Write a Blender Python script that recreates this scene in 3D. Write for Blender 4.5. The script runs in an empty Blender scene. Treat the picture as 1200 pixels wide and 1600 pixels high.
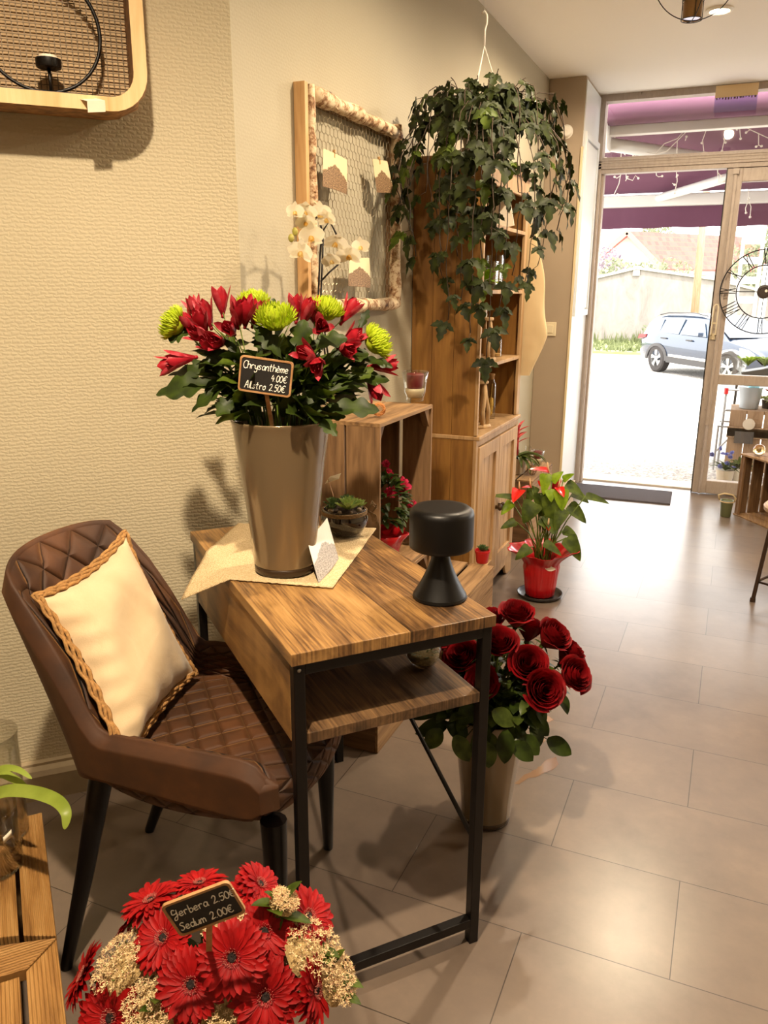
import bpy, math, random
from mathutils import Vector, Matrix
R = random.Random(7)
C = bpy.context.scene.collection
PI = math.pi
def V(*a): return Vector(a[0]) if len(a) == 1 else Vector(a)
# ---------------------------------------------------------------- camera
CAM_H = 1.40; YAW = math.radians(23.3); PITCH = math.radians(15.6); ROLL = math.radians(0.35); FPX = 1245.0
cd = V(-math.sin(YAW)*math.cos(PITCH), math.cos(YAW)*math.cos(PITCH), -math.sin(PITCH))
cr = V(math.cos(YAW), math.sin(YAW), 0); cu = cr.cross(cd)
cr, cu = cr*math.cos(ROLL)+cu*math.sin(ROLL), -cr*math.sin(ROLL)+cu*math.cos(ROLL)
EYE = V(0, 0, CAM_H)
def ray(x, y): return cd + cr*((x-600)/FPX) + cu*((800-y)/FPX)
def pz(x, y, z):
    v = ray(x, y); return EYE + v*((z-CAM_H)/v.z)
def pX(x, y, X):
    v = ray(x, y); return EYE + v*(X/v.x)
def pY(x, y, Y):
    v = ray(x, y); return EYE + v*(Y/v.y)
def pD(x, y, d): return EYE + ray(x, y)*d
cam = bpy.data.cameras.new('camera'); camo = bpy.data.objects.new('camera', cam); C.objects.link(camo)
cam.sensor_fit = 'VERTICAL'; cam.sensor_height = 24; cam.sensor_width = 18; cam.lens = 24*FPX/1600; cam.clip_start = .02; cam.clip_end = 400
M3 = Matrix((cr, cu, -cd)).transposed(); camo.matrix_world = Matrix.Translation(EYE) @ M3.to_4x4()
bpy.context.scene.camera = camo
# ---------------------------------------------------------------- mesh builder
DU_UP = (math.cos(math.radians(48.87)), math.sin(math.radians(48.87)), 0)
class MB:
    def __init__(s): s.v = []; s.f = []; s.m = []; s.uv = {}
    def add(s, vs, fs, mi=0):
        o = len(s.v); s.v += [tuple(p) for p in vs]
        for f in fs: s.f.append(tuple(i+o for i in f)); s.m.append(mi)
        return o
    def box(s, lo, hi, mi=0, mat=None):
        x0, y0, z0 = lo; x1, y1, z1 = hi
        vs = [V(x, y, z) for z in (z0, z1) for y in (y0, y1) for x in (x0, x1)]
        if mat is not None: vs = [mat @ p for p in vs]
        s.add(vs, [(0,2,3,1),(4,5,7,6),(0,1,5,4),(2,6,7,3),(0,4,6,2),(1,3,7,5)], mi)
    def beam(s, a, b, w, h, up=(0,0,1), mi=0):
        a = V(a); b = V(b); d = (b-a).normalized(); u = V(up) if abs(d.dot(V(up))) < .99 else V(DU_UP); sd = d.cross(u).normalized(); u = sd.cross(d).normalized()
        vs = []
        for p in (a, b):
            for i, j in ((-1,-1),(1,-1),(1,1),(-1,1)): vs.append(p+sd*(i*w/2)+u*(j*h/2))
        s.add(vs, [(0,1,2,3),(7,6,5,4),(0,4,5,1),(1,5,6,2),(2,6,7,3),(3,7,4,0)], mi)
    def tube(s, pts, rad, n=6, mi=0, caps=True, closed=False):
        pts = [V(p) for p in pts]; N = len(pts)
        if not hasattr(rad, '__len__'): rad = [rad]*N
        up = None; rings = []
        for i, p in enumerate(pts):
            if closed: t = pts[(i+1) % N]-pts[i-1]
            else: t = pts[min(i+1, N-1)]-pts[max(i-1, 0)]
            if t.length < 1e-9: t = V(0,0,1)
            t.normalize()
            if up is None:
                up = V(0,0,1) if abs(t.z) < .9 else V(1,0,0)
            sd = t.cross(up)
            if sd.length < 1e-6: sd = t.cross(V(0,1,0.1))
            sd.normalize(); up = sd.cross(t).normalized()
            rings.append([p + (sd*math.cos(2*PI*k/n)+up*math.sin(2*PI*k/n))*rad[i] for k in range(n)])
        vs = [q for r_ in rings for q in r_]; fs = []
        for i in range(N if closed else N-1):
            a = i*n; b = ((i+1) % N)*n
            for k in range(n): fs.append((a+k, a+(k+1) % n, b+(k+1) % n, b+k))
        if caps and not closed:
            fs.append(tuple(range(n-1, -1, -1))); fs.append(tuple((N-1)*n+k for k in range(n)))
        s.add(vs, fs, mi)
    def lathe(s, prof, n=32, c=(0,0,0), mi=0, axis=None, wob=None):
        c = V(c)
        if axis is None: ax, ay, az = V(1,0,0), V(0,1,0), V(0,0,1)
        else:
            az = V(axis).normalized(); ax = az.orthogonal().normalized(); ay = az.cross(ax)
        o = []; idx = []
        for (r, z) in prof:
            if r < 1e-6: idx.append([len(o)]); o.append(c+az*z)
            else:
                row = []
                for k in range(n):
                    a = 2*PI*k/n; rr = r*(wob(a, z) if wob else 1)
                    row.append(len(o)); o.append(c+ax*(math.cos(a)*rr)+ay*(math.sin(a)*rr)+az*z)
                idx.append(row)
        fs = []
        for i in range(len(prof)-1):
            A, B = idx[i], idx[i+1]
            if len(A) == 1 and len(B) == 1: continue
            for k in range(n):
                k2 = (k+1) % n
                if len(A) == 1: fs.append((A[0], B[k2], B[k]))
                elif len(B) == 1: fs.append((A[k], A[k2], B[0]))
                else: fs.append((A[k], A[k2], B[k2], B[k]))
        s.add(o, fs, mi)
    def grid(s, P, mi=0, closeu=False, uv=None):
        nu = len(P); nv = len(P[0]); o = len(s.v); s.v += [tuple(p) for row in P for p in row]
        for i in range(nu if closeu else nu-1):
            i2 = (i+1) % nu
            for j in range(nv-1):
                s.f.append((o+i*nv+j, o+i2*nv+j, o+i2*nv+j+1, o+i*nv+j+1)); s.m.append(mi)
                if uv: s.uv[len(s.f)-1] = [uv(i,j), uv(i+1,j), uv(i+1,j+1), uv(i,j+1)]
    def prism(s, poly, h0, h1, f, mi=0):
        # poly: 2D outline; f(u, v, h) -> 3D
        n = len(poly)
        vs = [f(u, v, h0) for u, v in poly]+[f(u, v, h1) for u, v in poly]
        fs = [tuple(range(n-1,-1,-1)), tuple(range(n, 2*n))]+[(k, (k+1) % n, n+(k+1) % n, n+k) for k in range(n)]
        s.add(vs, fs, mi)
    def ball(s, c, r, n=8, m=5, mi=0, sc=(1,1,1)):
        prof = [(math.sin(PI*i/m)*r*sc[0], -math.cos(PI*i/m)*r*sc[2]) for i in range(m+1)]
        prof[0] = (0, prof[0][1]); prof[-1] = (0, prof[-1][1])
        s.lathe(prof, n, c, mi)
    def build(s, name, mats, parent=None, smooth=False, bevel=0, solid=0, sub=0):
        me = bpy.data.meshes.new(name); me.from_pydata(s.v, [], s.f)
        if not isinstance(mats, (list, tuple)): mats = [mats]
        for m in mats: me.materials.append(m)
        me.polygons.foreach_set('material_index', s.m)
        if s.uv:
            l = me.uv_layers.new(name='UVMap')
            for p in me.polygons:
                if p.index in s.uv:
                    for k, li in enumerate(p.loop_indices): l.data[li].uv = s.uv[p.index][k]
        if smooth is True: me.polygons.foreach_set('use_smooth', [True]*len(me.polygons))
        me.update()
        o = bpy.data.objects.new(name, me); C.objects.link(o)
        if parent is not None:
            o.parent = parent; o.matrix_parent_inverse = (Matrix.Translation(parent.location) @ parent.rotation_euler.to_matrix().to_4x4()).inverted() if not parent.get('_loc') else Matrix.Identity(4)
        if bevel:
            b = o.modifiers.new('bevel', 'BEVEL'); b.width = bevel; b.segments = 2; b.limit_method = 'ANGLE'
        if solid:
            b = o.modifiers.new('solid', 'SOLIDIFY'); b.thickness = solid; b.offset = 0
        if sub:
            b = o.modifiers.new('sub', 'SUBSURF'); b.levels = sub; b.render_levels = sub
        if smooth == 'auto' or (smooth is True and False):
            me.polygons.foreach_set('use_smooth', [True]*len(me.polygons))
            try: me.set_sharp_from_angle(angle=math.radians(40))
            except Exception: pass
        return o
def thing(name, label, cat, loc=(0,0,0), rz=0, group=None, local=False):
    o = bpy.data.objects.new(name, None); C.objects.link(o); o.location = loc; o.rotation_euler = (0,0,rz)
    o.empty_display_size = .05
    o['label'] = label; o['category'] = cat
    if group: o['group'] = group
    if local: o['_loc'] = 1
    return o
def tag(o, label, cat, group=None):
    o['label'] = label; o['category'] = cat
    if group: o['group'] = group
    return o
def struct(o, kind='structure'): o['kind'] = kind; return o
def dup(root, loc, rz=None, label=None, group=None, scale=None):
    r = root.copy(); C.objects.link(r); r.location = loc
    if rz is not None: r.rotation_euler = (0,0,rz) if not hasattr(rz,'__len__') else rz
    if label: r['label'] = label
    if group: r['group'] = group
    if scale: r.scale = (scale,)*3
    for ch in list(root.children):
        c = ch.copy(); C.objects.link(c); c.parent = r
        for g in list(ch.children):
            d = g.copy(); C.objects.link(d); d.parent = c
    return r
# ---------------------------------------------------------------- materials
def lin(h):
    if isinstance(h, str):
        h = h.lstrip('#'); c = [int(h[i:i+2], 16)/255 for i in (0, 2, 4)]
        c = [x/12.92 if x <= .04045 else ((x+.055)/1.055)**2.4 for x in c]
    else: c = list(h)
    return (*c, 1)
class NT:
    def __init__(s, name):
        s.m = bpy.data.materials.new(name); s.m.use_nodes = True; s.t = s.m.node_tree; s.b = s.t.nodes['Principled BSDF']
    def n(s, ty, **k):
        x = s.t.nodes.new(ty)
        for a, v in k.items():
            if a in x.inputs.keys() if isinstance(a, str) and hasattr(x.inputs, 'keys') else False: x.inputs[a].default_value = v
            else: setattr(x, a, v)
        return x
    def set(s, **k):
        for a, v in k.items(): s.b.inputs[a.replace('_', ' ')].default_value = v
    def l(s, a, b): s.t.links.new(a, b)
    def coord(s, kind='Object', scale=(1,1,1), rot=(0,0,0), loc=(0,0,0)):
        c = s.n('ShaderNodeTexCoord'); m = s.n('ShaderNodeMapping'); m.inputs['Scale'].default_value = scale
        m.inputs['Rotation'].default_value = rot; m.inputs['Location'].default_value = loc
        s.l(c.outputs[kind], m.inputs[0]); return m.outputs[0]
    def noise(s, co, scale, detail=3, rough=.5, dist=0):
        x = s.n('ShaderNodeTexNoise'); x.inputs['Scale'].default_value = scale; x.inputs['Detail'].default_value = detail
        x.inputs['Roughness'].default_value = rough; x.inputs['Distortion'].default_value = dist; s.l(co, x.inputs['Vector']); return x.outputs['Fac']
    def ramp(s, fac, stops):
        r = s.n('ShaderNodeValToRGB'); e = r.color_ramp.elements
        while len(e) < len(stops): e.new(.5)
        for k, (p, c) in enumerate(stops): e[k].position = p; e[k].color = lin(c)
        s.l(fac, r.inputs[0]); return r.outputs[0]
    def bump(s, h, st=.3, d=.002):
        b = s.n('ShaderNodeBump'); b.inputs['Strength'].default_value = st; b.inputs['Distance'].default_value = d
        s.l(h, b.inputs['Height']); s.l(b.outputs[0], s.b.inputs['Normal']); return b
    def math(s, op, a, b=None, c=None):
        m = s.n('ShaderNodeMath'); m.operation = op
        for i, x in enumerate((a, b, c)):
            if x is None: continue
            if isinstance(x, (int, float)): m.inputs[i].default_value = x
            else: s.l(x, m.inputs[i])
        return m.outputs[0]
def plain(name, col, rough=.5, metal=0, var=0, scale=20, bump=0, spec=None, **kw):
    t = NT(name); t.set(Roughness=rough, Metallic=metal)
    c = lin(col)
    if var or bump:
        co = t.coord('Object'); f = t.noise(co, scale, 4)
        if var:
            a = tuple(x*(1-var) for x in c[:3]); b = tuple(min(1, x*(1+var)) for x in c[:3])
            t.l(t.ramp(f, [(.3, a), (.7, b)]), t.b.inputs['Base Color'])
        else: t.b.inputs['Base Color'].default_value = c
        if bump: t.bump(f, bump)
    else: t.b.inputs['Base Color'].default_value = c
    if spec is not None: t.b.inputs['Specular IOR Level'].default_value = spec
    for k, v in kw.items(): t.b.inputs[k.replace('_', ' ')].default_value = v
    return t.m
def wood(name, c1, c2, c3, grain='Z', rough=.6, sc=1.0, knots=True, bump=.25, kind='Object'):
    t = NT(name); t.set(Roughness=rough)
    s = {'X': (1.2,14,14), 'Y': (14,1.2,14), 'Z': (14,14,1.2)}[grain]
    co = t.coord(kind, tuple(x*sc for x in s)); f = t.noise(co, 3.0, 6, .6, .6)
    co2 = t.coord(kind, tuple(x*sc*.25 for x in s)); g = t.noise(co2, 2.2, 3, .5, 1.0)
    w = t.math('ADD', t.math('MULTIPLY', f, .6), t.math('MULTIPLY', g, .4))
    t.l(t.ramp(w, [(.30, c3), (.44, c2), (.58, c1), (.75, c2)]), t.b.inputs['Base Color'])
    t.bump(f, bump, .002); return t.m
def leafmat(name, c1, c2, rough=.35, trans=.25, scale=30, vein=None):
    t = NT(name); co = t.coord('Object'); f = t.noise(co, scale, 3)
    col = t.ramp(f, [(.35, c1), (.65, c2)])
    t.l(col, t.b.inputs['Base Color']); t.set(Roughness=rough); t.b.inputs['Specular IOR Level'].default_value = .28
    tr = t.n('ShaderNodeBsdfTranslucent'); t.l(col, tr.inputs[0])
    mx = t.n('ShaderNodeMixShader'); mx.inputs[0].default_value = trans
    out = t.t.nodes['Material Output']; t.l(t.b.outputs[0], mx.inputs[1]); t.l(tr.outputs[0], mx.inputs[2]); t.l(mx.outputs[0], out.inputs[0])
    return t.m
def glassmat(name, col='#ffffff', rough=0.0, ior=1.45):
    t = NT(name); t.b.inputs['Base Color'].default_value = lin(col); t.set(Roughness=rough, IOR=ior); t.b.inputs['Transmission Weight'].default_value = 1
    return t.m
def panemat(name, col=(1,1,1), refl=.06):
    t = NT(name); tr = t.n('ShaderNodeBsdfTransparent'); tr.inputs[0].default_value = (*col, 1)
    gl = t.n('ShaderNodeBsdfGlossy'); gl.inputs['Roughness'].default_value = .02
    mx = t.n('ShaderNodeMixShader'); mx.inputs[0].default_value = refl
    t.l(tr.outputs[0], mx.inputs[1]); t.l(gl.outputs[0], mx.inputs[2]); t.l(mx.outputs[0], t.t.nodes['Material Output'].inputs[0]); return t.m
def emis(name, col, st):
    t = NT(name); t.b.inputs['Base Color'].default_value = lin(col); t.b.inputs['Emission Color'].default_value = lin(col); t.b.inputs['Emission Strength'].default_value = st; return t.m
M = {}
M['black'] = plain('black_metal', '#0c0807', .38, spec=.35)
M['blackmatte'] = plain('black_matte', '#0a0807', .4, spec=.3)
M['white'] = plain('white_plastic', '#e9e4d8', .4)
M['paper'] = plain('paper', '#efe6d2', .8, var=.05)
M['chalkwhite'] = plain('chalk_ink', '#f4f0e6', .7)
M['slate'] = plain('slate_board', '#14100e', .6, var=.2)
M['signframe'] = wood('sign_wood', '#b58a5c', '#9c7145', '#7c5531', 'X', .6)
M['leaf'] = leafmat('leaf_green', '#34430f', '#55661c', .5)
M['leafdark'] = leafmat('leaf_dark', '#1f2b0a', '#364610', .5, .18)
M['leafivy'] = leafmat('leaf_ivy', '#191f07', '#303a0e', .6, .15)
M['leafbright'] = leafmat('leaf_bright', '#6f8f1c', '#95b22c', .35, .3)
M['leafolive'] = leafmat('leaf_olive', '#36421a', '#57662a', .35)
M['stem'] = leafmat('stem_green', '#4b5f1f', '#6d8030', .5, .1)
M['glass'] = glassmat('clear_glass', '#fbfbf8')
M['pane'] = panemat('window_glass')
M['soil'] = plain('soil', '#2c1d12', .9, var=.5, scale=80, bump=.6)
M['twine'] = plain('twine', '#7d6546', .9, var=.3, scale=200)
M['cork'] = plain('cork', '#b58d5b', .8, var=.25, scale=120)
M['crate'] = wood('crate_wood', '#8c6b48', '#6f5235', '#473220', 'Z', .75, 1.2)
M['crateh'] = wood('crate_wood_flat', '#a38158', '#846440', '#583f26', 'Y', .75, 1.2)
M['cratex'] = wood('crate_wood_cross', '#7d5d3d', '#63482e', '#402c1a', 'X', .75, 1.2)
# ================================================================ SETTING
CEIL = 2.665; XW = -1.243; YD = 6.02
def wallpaper(name, rot, col1, col2, st=.4):
    t = NT(name); t.set(Roughness=.75); t.b.inputs['Specular IOR Level'].default_value = .25
    c = t.n('ShaderNodeTexCoord'); m0 = t.n('ShaderNodeMapping'); m0.vector_type = 'POINT'; m0.inputs['Rotation'].default_value = (0,0,rot); t.l(c.outputs['Object'], m0.inputs[0])
    sx = t.n('ShaderNodeSeparateXYZ'); t.l(m0.outputs[0], sx.inputs[0])
    cb = t.n('ShaderNodeCombineXYZ'); t.l(sx.outputs['Y'], cb.inputs[0]); t.l(sx.outputs['Z'], cb.inputs[1])
    nz = t.n('ShaderNodeTexNoise'); nz.inputs['Scale'].default_value = 60; t.l(cb.outputs[0], nz.inputs['Vector'])
    mx = t.n('ShaderNodeMixRGB'); mx.blend_type = 'LINEAR_LIGHT'; mx.inputs[0].default_value = .007; t.l(cb.outputs[0], mx.inputs[1]); t.l(nz.outputs['Color'], mx.inputs[2])
    br = t.n('ShaderNodeTexBrick'); br.inputs['Scale'].default_value = 1; br.inputs['Brick Width'].default_value = .019; br.inputs['Row Height'].default_value = .0098
    br.inputs['Mortar Size'].default_value = .0045; br.inputs['Mortar Smooth'].default_value = 1; br.offset = .5
    t.l(mx.outputs[0], br.inputs['Vector'])
    inv = t.math('SUBTRACT', 1, br.outputs['Fac']); t.bump(inv, st, .002)
    n2 = t.noise(t.coord('Object'), 1.3, 2); t.l(t.ramp(n2, [(.3, col1), (.7, col2)]), t.b.inputs['Base Color'])
    return t.m
M['wallp'] = wallpaper('wallpaper', 0, '#aca48e', '#b5ad98', .16)
M['wallpd'] = wallpaper('wallpaper_diag', math.radians(45), '#b8ad92', '#c1b69b', .34)
M['paintgrey'] = plain('pillar_paint', '#a59480', .6, var=.05, scale=3, bump=.05)
M['ceilpaint'] = plain('ceiling_paint', '#efebe4', .8, bump=.05)
M['wallpaint'] = plain('room_paint', '#c9bba0', .8)
def floor_mat():
    t = NT('floor_tiles'); co = t.coord('Object', loc=(-.341+.636, -1.486+.3185*6, 0))
    br = t.n('ShaderNodeTexBrick'); br.inputs['Scale'].default_value = 1; br.inputs['Brick Width'].default_value = .636; br.inputs['Row Height'].default_value = .3185
    br.inputs['Mortar Size'].default_value = .0012; br.inputs['Mortar Smooth'].default_value = .1; br.offset = .5
    for k, c in (('Color1', '#7b6d61'), ('Color2', '#726459'), ('Mortar', '#3a312a')): br.inputs[k].default_value = lin(c)
    t.l(co, br.inputs['Vector'])
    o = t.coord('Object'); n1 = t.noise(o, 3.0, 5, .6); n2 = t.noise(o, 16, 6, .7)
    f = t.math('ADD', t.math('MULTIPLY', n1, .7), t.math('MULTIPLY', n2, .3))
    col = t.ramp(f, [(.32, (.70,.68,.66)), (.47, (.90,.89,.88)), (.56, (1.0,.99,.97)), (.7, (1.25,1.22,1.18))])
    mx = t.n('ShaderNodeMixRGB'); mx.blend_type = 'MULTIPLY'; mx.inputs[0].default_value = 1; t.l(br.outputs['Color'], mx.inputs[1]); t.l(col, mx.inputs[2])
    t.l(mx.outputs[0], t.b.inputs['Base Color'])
    t.set(Roughness=.29)
    h = t.math('SUBTRACT', 1, br.outputs['Fac']); t.bump(h, .25, .001)
    t.b.inputs['Specular IOR Level'].default_value = .75
    return t.m
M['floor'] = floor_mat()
XR = 3.4; YB = -3.0; XL = -3.4
def sbox(name, lo, hi, mat, kind='structure', bevel=0):
    m = MB(); m.box(lo, hi); return struct(m.build(name, mat, bevel=bevel), kind)
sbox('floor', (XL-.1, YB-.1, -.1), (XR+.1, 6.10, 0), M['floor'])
sbox('ceiling', (XL-.1, YB-.1, CEIL), (XR+.1, 6.10, CEIL+.1), M['ceilpaint'])
sbox('wall_left', (XW-.12, 1.90, 0), (XW, 6.10, CEIL), M['wallp'])
m = MB(); L_ = 3.05; d_ = V(-.70711,-.70711,0); n_ = V(-.70711,.70711,0)
a = V(XW,1.90,0); q = [a, a+d_*L_, a+d_*L_+n_*.12, a+n_*.12]
m.add([p+V(0,0,h) for h in (0, CEIL) for p in q], [(3,2,1,0),(4,5,6,7),(0,1,5,4),(1,2,6,5),(2,3,7,6),(3,0,4,7)])
struct(m.build('wall_corner', M['wallpd']))
m = MB()
def dg(t, off, z): return a + d_*t - n_*off + V(0,0,z)
prof = [(0,0),(.05,0),(.05,.075),(.042,.088),(.02,.092),(.02,.10),(0,.10)]
pts0 = [dg(.03, o_, z_) for o_, z_ in prof]; pts1 = [dg(L_, o_, z_) for o_, z_ in prof]; n = len(prof)
m.add(pts0+pts1, [tuple(range(n)), tuple(range(2*n-1, n-1, -1))]+[(k, n+k, n+(k+1) % n, (k+1) % n) for k in range(n)])
M['plinth'] = plain('plinth_paint', '#a5957a', .55, var=.08)
struct(m.build('baseboard_corner', M['plinth']))
sbox('baseboard_left', (XW, 1.96, 0), (XW+.02, 5.44, .09), M['plinth'], bevel=.004)
sbox('wall_side', (XL-.1, YB, 0), (XL, -.26, CEIL), M['wallpaint'])
sbox('wall_back', (XL-.1, YB-.1, 0), (XR+.1, YB, CEIL), M['wallpaint'])
sbox('wall_right', (XR, YB, 0), (XR+.1, 6.10, CEIL), M['wallpaint'])
# pillar beside the door
m = MB(); m.box((XW+.001, 5.444, 0), (-1.014, 6.10, CEIL)); 
struct(m.build('wall_front', M['paintgrey'], bevel=.003))
# white blind casing on the door side of the pillar
M['doorwhite'] = plain('white_gloss_paint', '#d9dde0', .35)
M['cream'] = plain('cream_trim', '#d8c6a0', .5)
m = MB(); x0 = -1.0135
m.box((x0, 5.45, 0.01), (x0+.006, 6.0, CEIL-.02)); struct(m.build('trim_1', M['doorwhite']))
m = MB(); x0 += .006
m.box((x0, 5.47, 1.235), (x0+.016, 5.51, 2.36)); m.box((x0, 5.93, 1.235), (x0+.016, 5.97, 2.36)); m.box((x0, 5.511, 1.235), (x0+.016, 5.929, 1.275)); m.box((x0, 5.511, 2.32), (x0+.016, 5.929, 2.36)); m.box((x0, 5.52, 1.285), (x0+.009, 5.92, 2.31))
struct(m.build('trim_2', M['doorwhite'], bevel=.002))
m = MB(); m.box((-1.02, 5.436, .0), (-1.006, 5.45, CEIL-.4)); struct(m.build('trim_3', M['cream']))
# shop front frame
def framepaint():
    t = NT('frame_paint'); o = t.coord('Object'); n1 = t.noise(t.coord('Object', (6,6,1.5)), 9, 6, .7, .5)
    t.l(t.ramp(n1, [(.28, '#6c5d4f'), (.36, '#a2958a'), (.6, '#ada095')]), t.b.inputs['Base Color']); t.set(Roughness=.5); t.bump(n1, .25, .002); return t.m
M['frame'] = framepaint()
m = MB()
m.box((-1.014, 5.985, 0), (-.975, 6.09, CEIL)); m.box((-.975, 6.02, 0), (-.958, 6.09, 2.18)); m.box((-.99, 5.975, .0), (-.972, 5.99, 2.17))
m.box((-1.0, 5.985, 2.20), (XR, 6.09, 2.262)); m.box((-1.0, 5.995, 2.172), (XR, 6.075, 2.20)); m.box((-1.0, 6.0, 2.262), (XR, 6.07, 2.275))
m.box((-1.0, 5.99, 2.622), (XR, 6.08, CEIL)); m.box((.72, 5.985, 0), (.80, 6.09, 2.2)); m.box((.72, 5.99, 2.26), (.80, 6.08, 2.63))
m.box((.80, 5.985, 0), (XR, 6.09, .45))
for zz in (2.215, 2.235, 2.25): m.box((-1.0, 5.981, zz), (XR, 5.9855, zz+.007))
struct(m.build('trim_4', M['frame'], bevel=.003))
m = MB(); m.box((-.975, 6.035, 2.27), (.73, 6.041, 2.63)); struct(m.build('window_1', M['pane']))
m = MB(); m.box((.79, 6.035, .44), (XR, 6.041, 2.63)); struct(m.build('window_2', M['pane']))
m = MB(); m.box((-1.0, 6.10, -.03), (XR, 6.32, .012)); M['sill'] = plain('stone_sill', '#cfc7bb', .8, var=.08, scale=30); struct(m.build('trim_5', M['sill'], bevel=.004))
# right door leaf with its parts
dleaf = MB()
dleaf.box((-.172, 5.995, .008), (-.125, 6.06, 2.168)); dleaf.box((-.128, 5.975, .008), (-.108, 6.02, 2.165)); dleaf.box((-.12, 5.995, .008), (-.078, 6.06, 2.168))
dleaf.box((.655, 5.995, .008), (.718, 6.06, 2.168)); dleaf.box((-.08, 5.995, .008), (.66, 6.06, .102)); dleaf.box((-.08, 5.995, .782), (.66, 6.06, .85)); dleaf.box((-.08, 5.995, 2.085), (.66, 6.06, 2.168))
dl = struct(dleaf.build('door_1', M['frame'], bevel=.005))
m = MB(); m.box((-.08, 6.025, .10), (.66, 6.031, .784)); m.build('pane', M['pane'], dl)
m = MB(); m.box((-.08, 6.025, .848), (.66, 6.031, 2.087)); m.build('pane', M['pane'], dl)
m = MB(); hx = -.147
m.tube([(hx-.012,5.992,1.11),(hx-.012,5.95,1.12),(hx-.012,5.945,1.2),(hx-.012,5.95,1.30),(hx-.004,5.955,1.315),(hx+.01,5.955,1.315),(hx+.016,5.95,1.30),(hx+.016,5.945,1.2),(hx+.016,5.95,1.12),(hx+.016,5.992,1.11)], .005, 8)
m.box((hx-.018, 5.985, 1.085), (hx+.022, 5.996, 1.125)); m.box((hx-.018,5.945,1.19),(hx+.022,5.952,1.20)); M['ivorymetal'] = plain('cream_metal', '#c9bb9c', .35)
m.build('handle', M['ivorymetal'], dl, smooth='auto')
m = MB(); m.box((-.176, 5.98, 1.175), (-.158, 6.0, 1.235)); m.build('lock', plain('rusty_lock', '#4a3528', .5, .5), dl)
m = MB(); m.tube([(-.118,5.968,.02),(-.118,5.968,.55)], .004, 8); m.box((-.128,5.962,.50),(-.108,5.975,.56)); m.box((-.135,5.965,2.13),(-.10,5.985,2.165)); m.build('bolt', M['frame'], dl)
m = MB(); m.box((-.177, 5.99, .005), (-.1715, 6.065, 2.17)); m.build('seal', M['blackmatte'], dl)
# translucent label stuck to the top of the transom
m = MB(); a1 = pY(1121,122,5.97); m.box((-.295, 5.966, 2.605), (-.045, 5.970, 2.70)); 
t = NT('label_card'); t.b.inputs['Base Color'].default_value = lin('#e0c596'); t.set(Roughness=.3)
# ---------------------------------------------------------------- doorway fixtures
sg = thing('hanging_sign', 'small amber and clear plastic sign fixed over the transom above the door', 'sign', (-.17,5.97,2.6))
m = MB(); m.box((-.294, 5.964, 2.585), (-.045, 5.968, 2.655)); m.build('amber_panel', t.m, sg)
m = MB(); m.box((-.294, 5.964, 2.50), (-.045, 5.968, 2.585)); m.build('clear_panel', panemat('tinted_clear', (.68,.64,.85), .12), sg)
m = MB()
for k in range(14): 
    x = -.285+k*.017; m.box((x, 5.961, 2.574+R.uniform(-.004,.004)), (x+R.uniform(.006,.013), 5.9638, 2.584)); 
m.build('dark_strip', plain('strip', '#4d4437', .5), sg)
sen = thing('motion_sensor', 'round white motion sensor on the grey pillar near the ceiling', 'sensor', (-1.118,5.43,2.355))
m = MB(); m.lathe([(0,0),(.04,0),(.043,.008),(.04,.014),(0,.014)], 28, (-1.118,5.444,2.355), axis=(0,-1,0)); m.build('back_plate', M['white'], sen, 'auto')
m = MB(); m.lathe([(.034,.014),(.036,.02),(.034,.045),(.028,.052),(0,.054)], 28, (-1.118,5.444,2.355), axis=(.15,-1,0)); m.box((-1.135,5.388,2.352),(-1.1,5.3925,2.356)); m.build('cap', M['white'], sen, 'auto')
sw = thing('light_switch', 'square ivory light switch on the grey pillar beside the door', 'light switch', (-1.15,5.444,1.153))
m = MB(); m.box((-1.195,5.434,1.108),(-1.105,5.4445,1.198)); M['ivory'] = plain('ivory_plastic', '#e0d2b2', .4); m.build('plate', M['ivory'], sw, bevel=.003)
m = MB(); m.box((-1.176,5.4295,1.127),(-1.124,5.4345,1.179)); m.build('rocker', M['ivory'], sw, bevel=.002)
# door mat
M['mat'] = plain('mat_ribbed', '#565055', .95, var=.15, scale=300)
mm = MB(); Mx = Matrix.Translation(V(-.63,5.75,0)) @ Matrix.Rotation(math.radians(2),4,'Z')
mm.box((-.34,-.19,.0005),(.34,.19,.006),0,Mx)
for k in range(24): mm.box((-.335,-.185+k*.0155,.006),(.335,-.185+k*.0155+.009,.011),0,Mx)
tag(mm.build('door_mat', M['mat']), 'grey ribbed door mat lying inside the open doorway', 'mat')
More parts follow.
